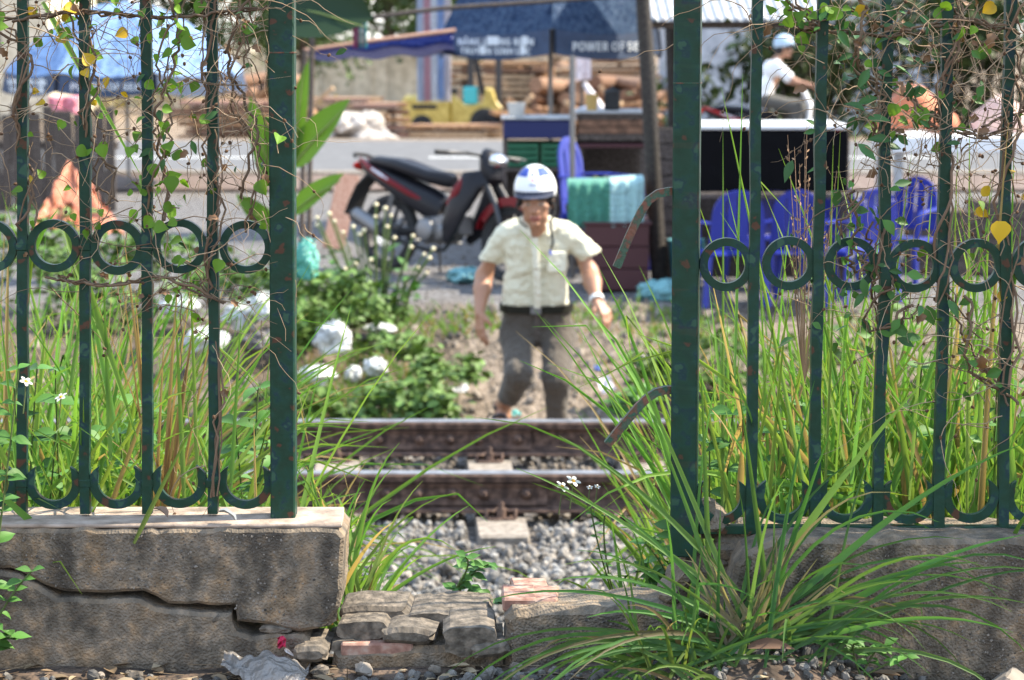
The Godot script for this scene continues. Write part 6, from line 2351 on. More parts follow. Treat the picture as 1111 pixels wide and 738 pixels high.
	for k in 7:
		bag("%s pale sack of the sack heap left of the timber, counted from the left" % ["first", "second", "third", "fourth", "fifth", "sixth", "seventh"][k], Color(0.55, 0.5, 0.46) * rng.randf_range(0.8, 1.15), on_land(wx(345 + k * 11 + rng.randf_range(-4, 4), 39.0), 39.0 + (k % 3) * 0.4) + Vector3(0, (k % 2) * 0.3, 0), 0.36, 0.5, 100 + k)
		get_child(get_child_count() - 1).set_meta("group", "pale sacks across the road")
	b = MB.new()
	b.col = Color(0.7, 0.6, 0.62)
	drape(b, pt(625, 62, 30.0), pt(641, 60, 30.0), 0.32, 1.5, 0.03, 0.0, 5)
	one("cloth", b, M.cloth, "white and pink cloth hanging at the timber, right of the parasol pole", "cloth")
	b = MB.new()
	b.col = Color(0.72, 0.68, 0.72)
	b.loft([pt(634, 90, 30.0), pt(643, 105, 30.0), pt(653, 118, 30.0)], [0.03, 0.1, 0.08], [0.03, 0.06, 0.05], Vector3.BACK, 10, 2.0)
	b.loft([pt(622, 122, 30.0), pt(640, 117, 30.0), pt(655, 122, 30.0)], [0.03, 0.1, 0.06], [0.03, 0.05, 0.04], Vector3.BACK, 10, 2.0)
	one("bundle", b, M.cloth, "bundle of pale cloth slung below the hanging white cloth", "bundle")
	b = MB.new()
	b.tube([on_land(wx(628, 30.1), 30.1), pt(633, 55, 30.1)], 0.03, 6)
	b.bar(pt(618, 124, 30.1), pt(660, 124, 30.1), 0.05, 0.05, Vector3.UP)
	one("clothes_post", b, M.old_wood, "post with a cross bar carrying the pale cloths across the road", "post")
	# a leaning board by the parked motorbike
	b = MB.new()
	b.bar(pt(361, 262, 15.9) * Vector3(1, 0, 1) + Vector3(0, 0.05, 0), pt(378, 190, 16.2), 0.16, 0.03, Vector3.RIGHT, 0.004)
	one("board", b, M.brick_clay, "rust coloured board leaning behind the motorbike's rear wheel", "board")
func trash() -> void:
	for e in [
		[262, 355, 11.6, 0.13, 0.22, "white plastic bag on the bank left of the left gate post, behind the fence"], [287, 345, 11.5, 0.11, 0.2, "white plastic bag touching the left edge of the left gate post"], [362, 382, 11.3, 0.12, 0.28, "tall white plastic bag on the bank right of the left gate post"], [344, 415, 11.1, 0.11, 0.17, "white and teal plastic bag lowest on the bank, right of the left gate post"],
		[383, 412, 11.2, 0.06, 0.12, "small crumpled white bag between the tall bag and the bush"], [408, 405, 11.0, 0.08, 0.12, "round white plastic bag among the leaves in front of the bush"], [412, 360, 11.9, 0.1, 0.08, "flat white plastic bag on top of the bank, left of the man"], [222, 380, 11.2, 0.12, 0.2, "white bag seen through the left fence beside the third bar"], [195, 340, 11.6, 0.1, 0.18, "white bag behind the dry leaves of the left fence"]]:
		bag(e[5], Color(0.66, 0.68, 0.68), pt(e[0], e[1], e[2]), e[3] * 0.85, e[4] * 0.82, int(e[0]))
	bag("teal plastic bag on the bank right of the left gate post, below the motorbike", Color(0.1, 0.42, 0.36), pt(331, 300, 11.8), 0.07, 0.26, 331)
	bag("dark grey bag among the white ones by the left gate post", Color(0.12, 0.11, 0.11), pt(284, 380, 11.3), 0.12, 0.17, 77)
	var k := 0
	for e in [[657, 417, 11.4, 0.075, 0.06, 0.5, Color(0.7, 0.64, 0.68), "carton", "white and pink carton lying on the bank right of the man's knee"], [648, 399, 11.6, 0.03, 0.02, 0.2, Color(0.05, 0.12, 0.5), "packet", "small blue packet on the bank right of the man"], [500, 422, 11.2, 0.08, 0.025, 0.3, Color(0.7, 0.7, 0.68), "foam_board", "white piece of foam on the bank left of the man's knee"], [484, 408, 11.4, 0.05, 0.02, -0.3, Color(0.6, 0.58, 0.54), "scrap", "pale scrap of card above the piece of foam"], [523, 395, 11.6, 0.05, 0.02, 0.4, Color(0.55, 0.5, 0.45), "scrap", "pale scrap of card below the man's hanging hand"], [560, 448, 10.9, 0.05, 0.02, -0.2, Color(0.1, 0.4, 0.38), "packet", "teal packet on the ground behind the man's raised foot"], [400, 302, 13.4, 0.05, 0.02, 0.1, Color(0.6, 0.62, 0.7), "scrap", "white scrap on the gravel under the motorbike"], [700, 388, 11.7, 0.05, 0.03, 0.3, Color(0.5, 0.48, 0.44), "scrap", "grey scrap of card near the right gate post"]]:
		var b := MB.new()
		var p := on_land(wx(e[0], e[2]), e[2])
		p = pt(e[0], e[1], e[2])
		var g := PackedVector3Array()
		var rows := []
		for a in 5:
			var row := PackedVector3Array()
			for q in 5:
				row.append(p + Basis.from_euler(Vector3(0.7, e[5], e[5])) * Vector3((a / 4.0 - 0.5) * e[3], 0.012 * sin(a * 1.7 + q * 1.1 + k), (q / 4.0 - 0.5) * e[4] * 1.6))
			rows.append(row)
		b.col = e[6]
		b.skin(rows, false)
		one(e[7], b, M.sheeting, e[8], e[7].replace("_", " "))
		k += 1
	# grey plastic sheet and wrapper before the wall
	var b := MB.new()
	b.col = Color(0.22, 0.2, 0.185)
	var n := hills_at(19, 9.0)
	var rows := []
	for a in 17:
		var row := PackedVector3Array()
		for q in 25:
			var u := q / 24.0
			var v := a / 16.0
			var w := 0.3 + 0.7 * sin(minf(u * 1.5 + 0.1, 1.0) * PI * 0.5)
			var x := wx(236 + 96 * u, 3.27) + 0.012 * (v - 0.5) * sin(u * 9.0)
			var z := 3.33 - (v * 0.15) * w
			var y := land(x, z) + 0.008 + 0.05 * absf(n.get_noise_2d(u * 0.12 + 2.0, v * 0.06)) + 0.022 * (1.0 - absf(u - 0.45) * 2.0) * sin(clampf(v, 0.02, 1.0) * PI * 0.9) + 0.02 * sin(v * PI)
			row.append(Vector3(x, y, -z))
		rows.append(row)
	b.skin(rows, false)
	one("plastic_sheet", b, M.sheeting, "crumpled grey plastic sheet on the soil at the foot of the cracked wall", "plastic sheet")
	b = MB.new()
	b.col = Color(0.4, 0.02, 0.08)
	rows = []
	for a in 4:
		var row := PackedVector3Array()
		for q in 4:
			row.append(pt(301 + a * 3.0, 703 - q * 4.0, 3.345 - 0.005 * a) + Vector3(0, 0, 0.008 * sin(a * 2.0 + q * 2.6)))
		rows.append(row)
	b.skin(rows, false)
	b.col = Color(0.6, 0.6, 0.62)
	b.blade(pt(309, 704, 3.34), Vector3(1, -0.7, 0.2), Vector3.BACK, 0.02, 0.008, 0.5, 4, b.col, b.col)
	one("wrapper", b, M.sheeting, "small crimson sweet wrapper at the end of the crack", "wrapper")
	b = MB.new()
	b.col = Color(0.2, 0.14, 0.1)
	b.leaf(pt(166, 552, 3.4), Vector3(1, -0.1, 0.3), Vector3.UP, 0.03, [0.05, 0.25, 0.35, 0.25, 0.0], 0.6, 1.5)
	b.col = Color(0.25, 0.26, 0.27)
	b.leaf(pt(238, 556, 3.37), Vector3(1, 0.05, 0.1), Vector3.UP, 0.03, [0.2, 0.3, 0.2, 0.25, 0.1], 0.7, 2.0)
	one("dead_leaf", b, M.dry_stem, "two curled dead leaves on top of the cracked wall", "leaf")
	b = MB.new()
	b.col = Color(0.1, 0.062, 0.04)
	b.leaf(pt(812, 703, 3.12), Vector3(1, 0.25, 0.3), Vector3(0.1, 0.8, 0.6), 0.07, [0.05, 0.12, 0.15, 0.13, 0.07, 0.0], 0.6, 0.9)
	one("dead_leaf", b, M.dry_stem, "big brown dead leaf at the root of the grass clump before the right wall", "leaf")


# the colour of one blade: fresh, pale or dry
func blade_tone(dry: float) -> Array:
	var r := rng.randf()
	if r < dry:
		var v := rng.randf_range(0.7, 1.2)
		return [Color(0.3, 0.2, 0.09) * v, Color(0.42, 0.31, 0.16) * v]
	var g := rng.randf_range(0.75, 1.25)
	var y := rng.randf_range(0.55, 0.95)
	return [Color(0.23 * y, 0.28, 0.085) * g, Color(0.19 * y + 0.02, 0.3, 0.05) * g]


func grass_mass(called: String, spots: Array, dry: float, spread: float) -> void:
	var b := MB.new()
	for s in spots:
		var d := Vector3(rng.randfn() * spread, 1, rng.randfn() * spread * 0.7)
		var c := blade_tone(dry)
		b.blade(s[0], d, Vector3(rng.randfn() * 0.8, 0, 1), s[1], s[2], s[3], 8, c[0], c[1], rng.randf_range(0.1, 0.6), rng.randi_range(3, 6) if rng.randf() < 0.3 else -1, Vector3(rng.randfn() * 0.8, -rng.randf_range(0.6, 2.2), rng.randfn() * 0.4))
	struct(called, b, M.grass, "stuff")


# a clump whose blades are each a part of it
func grass_clump(label: String, o: Vector3, blades: Array, m: Material) -> Node3D:
	var t := world_thing("grass_clump", label, "grass clump", o)
	for s in blades:
		var b := MB.new()
		b.blade(s[0], s[1], s[5] if s.size() > 5 else Vector3(rng.randfn() * 0.5, 0.2, 1), s[2], s[3], s[4][0], 10, s[4][1], s[4][2], rng.randf_range(0.1, 0.4), rng.randi_range(5, 8) if s.size() < 6 and s[2] < 0.26 and rng.randf() < 0.25 else -1, Vector3(rng.randfn() * 0.6, -rng.randf_range(0.4, 1.6), rng.randfn() * 0.4))
		part(t, "blade", b, m)
	return t


var leaf_kinds := {}

func leaf_mesh(kind: String) -> Mesh:
	if not leaf_kinds.has(kind):
		leaf_kinds[kind] = []
		for k in 8:
			var b := MB.new()
			var g := rng.randf_range(0.75, 1.25)
			b.col = {"heart": Color(0.12, 0.23, 0.025) * g, "lance": Color(0.045, 0.115, 0.035) * g, "yellow": Color(0.45, 0.3, 0.03) * g, "weed": Color(0.06, 0.15, 0.03) * g, "dry": Color(0.16, 0.09, 0.05) * g}[kind]
			var wid: Array = {"heart": [0.16, 0.4, 0.46, 0.42, 0.33, 0.22, 0.1, 0.0], "lance": [0.02, 0.12, 0.19, 0.2, 0.17, 0.12, 0.06, 0.0], "yellow": [0.18, 0.42, 0.48, 0.42, 0.3, 0.15, 0.0], "weed": [0.03, 0.16, 0.27, 0.3, 0.25, 0.16, 0.07, 0.0], "dry": [0.05, 0.3, 0.2, 0.3, 0.12, 0.0]}[kind]
			b.leaf(Vector3.ZERO, Vector3(1, 0, 0), Vector3.UP, 1.0, wid, rng.randf_range(0.1, 0.5), rng.randf_range(0.2, 1.2) if kind != "dry" else 2.5)
			leaf_kinds[kind].append(b.mesh())
	return leaf_kinds[kind][rng.randi() % 8]


func put_leaf(t: Node3D, kind: String, p: Vector3, d: Vector3, up: Vector3, s: float) -> void:
	var o := part(t, "leaf", leaf_mesh(kind), M.vine_leaf if kind in ["heart", "yellow"] else M.dark_leaf)
	d = d.normalized()
	var z := d.cross(up).normalized()
	o.transform = Transform3D(Basis(d, z.cross(d), z).scaled_local(Vector3.ONE * s), p - (t.position if t.has_meta("world") else Vector3.ZERO))


func strand(b: MB, p: Vector3, d: Vector3, steps: int, step: float, wander: float, r: float, pull := 0.1) -> Array:
	var pts := [p]
	var rad := [r]
	for k in steps:
		d = (d + Vector3(rng.randfn(), rng.randfn(), rng.randfn() * 0.4) * wander + Vector3.DOWN * pull).normalized()
		p += d * step
		pts.append(p)
		rad.append(r * (1.0 - 0.7 * (k + 1) / steps))
	b.tube(pts, rad, 4, false)
	return pts


# a climber on the fence: stems along given frame points, loose dry strands, leaves
func vine(label: String, path: Array, z: float, strands: int, reach: float, leaves: int, kinds: Array, size: float, twist := 0.014) -> void:
	leaves = int(leaves * (1.8 if path[0][0] < 700 else 2.1))
	strands = int(strands * (0.85 if path[0][0] < 700 else 0.65))
	var t := world_thing("climbing_vine", label, "vine", pt(path[-1][0], path[-1][1], z))
	var along := []
	for k in path.size() - 1:
		for q in 10:
			along.append(pt(lerpf(path[k][0], path[k + 1][0], q / 10.0), lerpf(path[k][1], path[k + 1][1], q / 10.0), z))
	along.append(pt(path[-1][0], path[-1][1], z))
	for s in 3:
		var b := MB.new()
		b.col = Color(0.15, 0.1, 0.065) * rng.randf_range(0.7, 1.3)
		var pts := []
		var ph := rng.randf() * TAU
		var fr := rng.randf_range(0.25, 0.5)
		for k in along.size():
			var a := ph + k * fr
			pts.append(along[k] + Vector3(cos(a), 0, sin(a)) * (twist + 0.004 * rng.randfn()) + Vector3(rng.randfn(), rng.randfn(), 0) * 0.002)
		b.tube(pts, [0.0024, 0.0019, 0.0014][s], 5, false)
		part(t, "stem", b, M.dry_stem)
	var b := MB.new()
	var nodes := []
	for k in strands:
		b.col = Color(0.2, 0.135, 0.085).lerp(Color(0.4, 0.3, 0.2), rng.randf()) * rng.randf_range(0.6, 1.2)
		var p: Vector3 = along[rng.randi() % along.size()] + Vector3(rng.randfn() * reach * 0.4, rng.randfn() * 0.03, rng.randfn() * 0.02)
		var pts := strand(b, p, Vector3(rng.randfn(), rng.randfn() * 0.8, rng.randfn() * 0.2), 12, rng.randf_range(0.006, 0.02), 0.3, rng.randf_range(0.0005, 0.0012))
		nodes.append(pts)
		if rng.randf() < 0.6:
			var e: Vector3 = pts[rng.randi_range(4, pts.size() - 1)]
			b.col = Color(0.1, 0.055, 0.035)
			b.ball(xf(e, rng.randf() * 6, rng.randf() * 6), Vector3(0.0028, 0.0036, 0.0028), 6, 4)
	part(t, "dry_tendrils", b, M.dry_stem).set_meta("kind", "stuff")
	for k in leaves:
		var p: Vector3 = along[rng.randi() % along.size()] + Vector3(rng.randfn() * reach * 0.35, rng.randfn() * 0.02, rng.randf_range(-0.03, 0.035))
		if k % 3 == 0 and nodes.size():
			var nd: Array = nodes[rng.randi() % nodes.size()]
			p = nd[rng.randi() % nd.size()]
		put_leaf(t, kinds[rng.randi() % kinds.size()], p, Vector3(rng.randfn(), -0.5 + rng.randfn() * 0.6, rng.randfn() * 0.5), Vector3(rng.randfn() * 0.4, 0.55, 0.9 + rng.randfn() * 0.5), size * rng.randf_range(0.55, 1.2))


func daisy(t: Node3D, p: Vector3, up: Vector3, s: float) -> void:
	var b := MB.new()
	up = up.normalized()
	var x := up.cross(Vector3(0.3, 0.2, 1)).normalized()
	var z := x.cross(up)
	b.col = Color(0.72, 0.72, 0.7)
	for k in 5:
		var a := TAU * k / 5.0
		b.leaf(p + (x * cos(a) + z * sin(a)) * s * 0.2, x * cos(a) + z * sin(a) + up * 0.15, up, s, [0.12, 0.28, 0.34, 0.3, 0.12], 0.1, 0.4)
	var fl := part(t, "flower", b, M.vine_leaf)
	b = MB.new()
	b.col = Color(0.5, 0.27, 0.02)
	b.ball(Transform3D(Basis(x, up, z), p), Vector3(s * 0.36, s * 0.28, s * 0.36), 8, 6)
	part(fl, "flower_centre", b, M.plain)


# an upright weed: stems from the root to given frame points
func weed(label: String, root: Vector3, tips: Array, z: float, leaf: float, kind: String, flowers: Array, r := 0.0016) -> void:
	var t := world_thing("weed", label, "weed", root)
	for e in tips:
		var tip := pt(e[0], e[1], z + rng.randfn() * 0.02)
		var b := MB.new()
		b.col = Color(0.09, 0.13, 0.04)
		var mid := root.lerp(tip, 0.5) + Vector3(rng.randfn() * 0.015, 0.02, rng.randfn() * 0.015)
		var pts := []
		for k in 9:
			var u := k / 8.0
			pts.append(root.lerp(mid, u).lerp(mid.lerp(tip, u), u))
		b.tube(pts, r, 5, false)
		part(t, "stem", b, M.dark_leaf)
		for k in range(2, 9):
			for s in [-1, 1]:
				if rng.randf() < 0.85 and leaf > 0.0:
					put_leaf(t, kind, pts[k], Vector3(s * (0.8 + 0.3 * rng.randf()), 0.15 + rng.randfn() * 0.35, rng.randfn() * 0.6), Vector3(rng.randfn() * 0.3, 1, 0.5), leaf * rng.randf_range(0.6, 1.2))
	for e in flowers:
		var p := pt(e[0], e[1], z)
		var b := MB.new()
		b.col = Color(0.1, 0.13, 0.05)
		b.tube([p - Vector3(0.006, 0.05, 0.0), p - Vector3(0.002, 0.02, 0), p], r * 0.7, 5, false)
		part(t, "flower_stalk", b, M.dark_leaf)
		daisy(t, p, Vector3(rng.randfn() * 0.4, 1, 0.5), e[2])


func bush(label: String, c: Vector3, r: Vector3, leaves: int, leaf: float, tone: Color) -> void:
	var t := world_thing("bush", label, "bush", c - Vector3(0, r.y, 0))
	var b := MB.new()
	b.col = Color(0.09, 0.08, 0.05)
	var base := c - Vector3(0, r.y * 1.2, 0)
	var f := MB.new()
	var hubs := []
	for k in 10:
		var d := Vector3(rng.randfn(), rng.randfn(), rng.randfn()).normalized() * rng.randf_range(0.4, 0.95)
		hubs.append(c + d * r)
		b.tube([base, base.lerp(hubs[-1], 0.5) + Vector3(rng.randfn(), 0, rng.randfn()) * 0.02, hubs[-1]], [0.006, 0.004, 0.0015], 5)
	part(t, "branches", b, M.bark)
	for k in leaves:
		var h: Vector3 = hubs[k % 10]
		var p := h + Vector3(rng.randfn(), rng.randfn() * 0.8, rng.randfn()) * r * 0.3
		f.col = tone * rng.randf_range(0.6, 1.5)
		f.leaf(p, Vector3(rng.randfn(), rng.randfn() * 0.5, rng.randfn()), Vector3(rng.randfn() * 0.5, 1, rng.randfn() * 0.5), leaf * rng.randf_range(0.6, 1.3), [0.05, 0.26, 0.32, 0.22, 0.0], 0.2, 0.6)
	part(t, "foliage", f, M.dark_leaf).set_meta("kind", "stuff")


func greenery() -> void:
	# ---- tall grass behind the two panels
	var spots := []
	for k in 3500:
		var z := rng.randf_range(3.5, 5.8)
		var x := wx(rng.randf_range(772, 1420), z)
		if rng.randf() < 0.35: x = wx(pow(rng.randf(), 0.8) * 330 + 770, z)
		var l := clampf(rng.randfn(0.52, 0.18), 0.15, 0.95) * (0.75 + 0.12 * z * 0.6)
		spots.append([on_land(x, z), l, rng.randf_range(0.008, 0.021), rng.randf_range(0.1, 1.8)])
	grass_mass("tall_grass", spots, 0.14, 0.27)
	spots = []
	for k in 1650:
		var z := rng.randf_range(3.55, 5.3)
		var x := wx(rng.randf_range(-260, 300), z)
		if rng.randf() < 0.45: x = wx(rng.randf_range(-70, 140), z)
		var l := clampf(rng.randfn(0.5, 0.17), 0.15, 0.9)
		if x < wx(165, z) and rng.randf() < 0.75: l = rng.randf_range(0.8, 1.3) - land(x, z)
		spots.append([on_land(x, z), l, rng.randf_range(0.007, 0.02), rng.randf_range(0.2, 2.2)])
	grass_mass("tall_grass", spots, 0.14, 0.42)
	# ---- clumps whose blades show one by one
	var bl := []
	for k in 130:                                                    # on the bank at the end of the cracked wall
		var o := pt(rng.randf_range(330, 402), 662, rng.randf_range(3.62, 4.1))
		o.y = minf(o.y, land(o.x, -o.z) + 0.06)
		var a := rng.randfn(0.0, 0.34)
		var c := blade_tone(0.08 if k > 12 else 1.0)
		bl.append([o, Vector3(sin(a), cos(a), rng.randfn() * 0.35), rng.randf_range(0.15, 0.34), rng.randf_range(0.007, 0.013), [rng.randf_range(0.6, 2.6), c[0], c[1]]])
	grass_clump("drooping green grass clump at the broken end of the cracked wall", on_land(wx(385, 3.8), 3.8), bl, M.grass)
	bl = []
	for k in 64:                                                    # before the right wall
		var o := on_land(0.36 + rng.randfn() * 0.05, 3.2 + rng.randfn() * 0.025)
		var a := rng.randfn(0.15, 1.0)
		if a < -0.2 and a > -1.15: a = -1.15 - 0.5 * rng.randf()
		var c := blade_tone(0.02)
		var dark := Color(0.5, 0.62, 0.75)  # blue green darkening puts shade into the blade colours
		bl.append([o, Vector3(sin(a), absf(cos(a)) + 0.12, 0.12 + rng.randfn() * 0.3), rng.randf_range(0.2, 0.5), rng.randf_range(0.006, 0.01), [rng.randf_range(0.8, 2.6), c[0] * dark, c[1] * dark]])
	for k in 26:                                                     # its pale dry stalks
		var o := on_land(0.365 + rng.randfn() * 0.03, 3.2)
		var a := rng.randfn(0.05, 0.5)
		bl.append([o, Vector3(sin(a), cos(a), 0.1), rng.randf_range(0.1, 0.2), 0.008, [0.3, Color(0.3, 0.25, 0.17), Color(0.26, 0.24, 0.13)]])
	for s in [[800, 640, 600, 494, 0.012, 0.5], [790, 650, 556, 530, 0.010, 0.4], [815, 660, 1012, 425, 0.016, 0.35], [860, 690, 1115, 608, 0.014, 0.5], [850, 660, 1120, 510, 0.014, 0.55], [845, 700, 1112, 705, 0.011, 0.8], [850, 690, 1085, 730, 0.007, 1.2], [800, 660, 668, 372, 0.010, 0.2], [770, 640, 760, 400, 0.010, 0.15], [830, 680, 905, 470, 0.012, 0.25], [845, 690, 985, 655, 0.012, 0.9], [800, 680, 600, 672, 0.010, 0.9], [790, 690, 640, 700, 0.011, 0.8], [810, 690, 690, 735, 0.012, 0.9], [840, 680, 1062, 640, 0.013, 0.6], [780, 660, 655, 565, 0.009, 0.5], [835, 670, 800, 420, 0.011, 0.15], [780, 650, 700, 445, 0.009, 0.2]]:
		var a := pt(s[0], s[1], 3.22)
		var c := pt(s[2], s[3], 3.16)
		var len := a.distance_to(c)
		var up := (c - a).normalized() + Vector3(0, s[5] * 0.55, 0)
		var tone := blade_tone(0.0)
		bl.append([a, up, len * (1.0 + s[5] * 0.08), s[4], [s[5], tone[0] * Color(0.62, 0.75, 0.85), tone[1] * Color(0.62, 0.75, 0.85)], Vector3(0, 0.5, 1)])  # long blades are tinted for shade as well
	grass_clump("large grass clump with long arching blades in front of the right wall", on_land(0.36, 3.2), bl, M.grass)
	bl = []
	for k in 60:                                                     # low tuft at the foot of the clump, on the left
		var o := on_land(wx(rng.randf_range(690, 800), 3.2), rng.randf_range(3.1, 3.26))
		var a := rng.randfn(-0.5, 0.7)
		var c := blade_tone(0.06)
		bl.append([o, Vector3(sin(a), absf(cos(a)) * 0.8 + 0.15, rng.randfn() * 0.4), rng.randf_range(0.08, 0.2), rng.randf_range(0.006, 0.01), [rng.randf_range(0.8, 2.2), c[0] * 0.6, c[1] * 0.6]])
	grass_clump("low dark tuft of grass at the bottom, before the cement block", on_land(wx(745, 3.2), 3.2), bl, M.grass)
	bl = []
	for k in 90:                                                     # bright grass behind the broken wall
		var z := rng.randf_range(3.55, 4.3)
		var o := on_land(wx(rng.randf_range(665, 775), z), z)
		var a := rng.randfn(-0.1, 0.32)
		var c := blade_tone(0.08)
		bl.append([o, Vector3(sin(a), cos(a), rng.randfn() * 0.3), rng.randf_range(0.1, 0.27), rng.randf_range(0.007, 0.013), [rng.randf_range(0.2, 1.6), c[0], c[1]]])
	grass_clump("bright green grass behind the low broken wall beside the right gate post", on_land(wx(690, 3.8), 3.8), bl, M.grass)
	bl = []
	for s in [[46, 2, 152, 190, 0.012, 0.02], [152, 190, 165, 265, 0.009, 0.1], [18, 330, 62, 238, 0.014, 0.9], [70, 245, 146, 480, 0.02, 0.2], [128, 480, 78, 238, 0.011, 0.1], [75, 430, 105, 240, 0.008, 0.1], [148, 330, 170, 235, 0.006, 0.1], [395 - 275, 500, 112, 300, 0.01, 0.1], [145, 590, 215, 455, 0.009, 0.1], [60, 560, 150, 440, 0.008, 0.5], [200, 545, 190, 330, 0.01, 0.1], [20, 420, 40, 250, 0.012, 0.3], [250, 540, 262, 340, 0.008, 0.1], [215, 540, 205, 260, 0.008, 0.1]]:
		var a := pt(s[0], s[1], 3.48 if s[1] < 570 else 3.34)
		var c := pt(s[2], s[3], 3.45 if s[1] < 570 else 3.34)
		var tone := blade_tone(0.0)
		bl.append([a, (c - a).normalized() + Vector3(0, s[5] * 0.5, 0), a.distance_to(c) * (1.0 + 0.1 * s[5]), s[4], [s[5], tone[0], tone[1]], Vector3(0.2, 0.2, 1)])
	grass_clump("long broad reed blades woven through the bars of the left fence", pt(120, 520, 3.5), bl, M.grass)
	bl = []
	for s in [[800, 300, 806, 80, 0.006], [852, 430, 782, 95, 0.009], [838, 420, 788, 205, 0.006], [900, 420, 912, 140, 0.006], [912, 430, 930, 120, 0.006], [960, 400, 990, 160, 0.008], [1050, 420, 1052, 130, 0.009], [1065, 430, 1075, 190, 0.01], [1040, 430, 1078, 200, 0.009], [1090, 400, 1109, 240, 0.012], [820, 480, 858, 230, 0.008], [880, 470, 842, 240, 0.006], [995, 430, 1012, 200, 0.007], [930, 470, 955, 245, 0.009]]:
		var a := pt(s[0], s[1], 3.5)
		var c := pt(s[2], s[3], 3.5)
		a += (a - c) * 0.5
		var tone := blade_tone(0.05)
		bl.append([a, (c - a).normalized() + Vector3(0, 0.03, 0), a.distance_to(c), s[4], [0.08, tone[0], tone[1]]])
	grass_clump("tall thin reed blades standing close behind the right fence", pt(920, 520, 3.5), bl, M.grass)
	bl = []
	for k in 11:
		var x := rng.randf_range(155, 200)
		var a := pt(x * 0.6 + 70, 560, 3.56)
		var ang := rng.randfn(0.0, 0.14)
		bl.append([a, Vector3(sin(ang), 1, 0), rng.randf_range(0.25, 0.48), rng.randf_range(0.004, 0.011), [rng.randf_range(0.0, 0.8), Color(0.3, 0.17, 0.07), Color(0.42, 0.29, 0.16)]])
	grass_clump("dead orange brown reed leaves behind the third bar of the left fence", pt(175, 470, 3.56), bl, M.grass)
	# seed stalks
	var b := MB.new()
	for k in 16:
		b.col = Color(0.4, 0.26, 0.17) * rng.randf_range(0.7, 1.2)
		var p := pt(872, 420, 3.55)
		var q := pt(872 + rng.randfn() * 18, rng.randf_range(130, 260), 3.55)
		b.tube([p, p.lerp(q, 0.5) + Vector3(rng.randfn() * 0.004, 0, 0), q], [0.0012, 0.0009, 0.0004], 4, false)
		for e in 9:
			var w := p.lerp(q, rng.randf_range(0.5, 1.0))
			b.leaf(w, Vector3(rng.randfn(), 1.2, rng.randfn()), Vector3.BACK, 0.008, [0.05, 0.18, 0.0])
	one("seed_stalks", b, M.dry_stem, "pinkish dry grass seed stalks between the second and third bar of the right fence", "grass")
	# ---- climbers
	var zl := 3.42
	var zr := 3.36
	vine("thick dry vine twisted round the fourth bar of the left fence", [[226, -10], [229, 110], [233, 230], [228, 330], [236, 540]], zl, 60, 0.09, 14, ["heart", "dry"], 0.022, 0.011)
	vine("leafy green vine hanging beside the third bar of the left fence", [[190, -10], [182, 70], [176, 150], [168, 240]], zl, 34, 0.08, 40, ["heart", "heart", "heart", "heart", "heart", "lance"], 0.024)
	vine("leafy vine creeping up the second bar of the left fence", [[84, -10], [95, 80], [104, 160], [122, 220]], zl, 40, 0.09, 26, ["heart", "heart", "heart", "heart", "yellow"], 0.02)
	vine("dry thin vine strung across the first bar of the left fence", [[-10, 10], [24, 60], [26, 170], [30, 250]], zl, 46, 0.1, 8, ["yellow", "dry", "heart", "heart", "heart"], 0.018)
	vine("dry brown vine hanging in loops against the left gate post", [[262, -10], [256, 80], [270, 160], [282, 250]], zl, 70, 0.08, 12, ["dry", "heart", "lance"], 0.024)
	vine("tangle of dry stems along the top of the left fence", [[0, 22], [90, 12], [180, 20], [285, 8]], zl, 80, 0.16, 16, ["heart", "dry", "heart", "heart", "yellow"], 0.02)
	vine("thin dry vine low on the left fence between the rings and the half rings", [[236, 330], [190, 300], [110, 310], [60, 300]], zl, 26, 0.1, 4, ["dry", "heart"], 0.018)
	vine("green leafy vine at the top between the first and second bar of the right fence", [[850, -20], [868, 10], [886, 36]], zr, 10, 0.045, 18, ["heart", "heart", "weed"], 0.022)
	vine("vine with long blue green leaves on the third bar of the right fence", [[925, -10], [936, 60], [950, 110], [962, 160]], zr, 44, 0.09, 22, ["lance"], 0.034)
	vine("dry vine thick with stems on the fourth bar of the right fence", [[1034, -10], [1030, 80], [1024, 200], [1022, 330]], zr, 80, 0.11, 12, ["dry", "weed", "heart"], 0.026)
	vine("dry vine thick with stems on the rightmost bar of the right fence", [[1106, -10], [1100, 90], [1094, 220], [1092, 420]], zr, 90, 0.12, 14, ["dry", "weed", "yellow"], 0.024)
	vine("tangle of dry stems along the top of the right fence", [[880, 30], [960, 40], [1040, 20], [1111, 35]], zr, 120, 0.22, 26, ["heart", "dry", "lance"], 0.024)
	vine("tangle of dry stems over the table between third and fourth bar of the right fence", [[960, 80], [1000, 130], [1060, 150], [1110, 120]], zr, 110, 0.2, 16, ["lance", "dry", "heart"], 0.024)
	vine("vine with a few broad leaves hanging below the rings of the right fence", [[945, 240], [960, 300], [945, 360], [1000, 330]], zr, 40, 0.12, 16, ["weed", "lance"], 0.03)
	vine("dry vine between the rings and the half rings at the right edge", [[1040, 320], [1060, 400], [1095, 440]], zr, 70, 0.14, 10, ["dry", "weed"], 0.026)
	vine("vine with green leaves climbing along the third bar of the right fence at ring height", [[930, 210], [918, 260], [935, 300]], zr, 14, 0.06, 14, ["weed", "lance"], 0.026)
	b = MB.new()
	b.col = Color(0.62, 0.4, 0.03)
	b.leaf(pt(1086, 240, 3.3), Vector3(-0.05, -1, 0.1), Vector3(0.1, 0.2, 1), 0.036, [0.2, 0.42, 0.46, 0.38, 0.25, 0.1, 0.0], 0.15, 0.3)
	one("yellow_leaf", b, M.vine_leaf, "yellow heart shaped leaf over the ring at the right edge", "leaf")
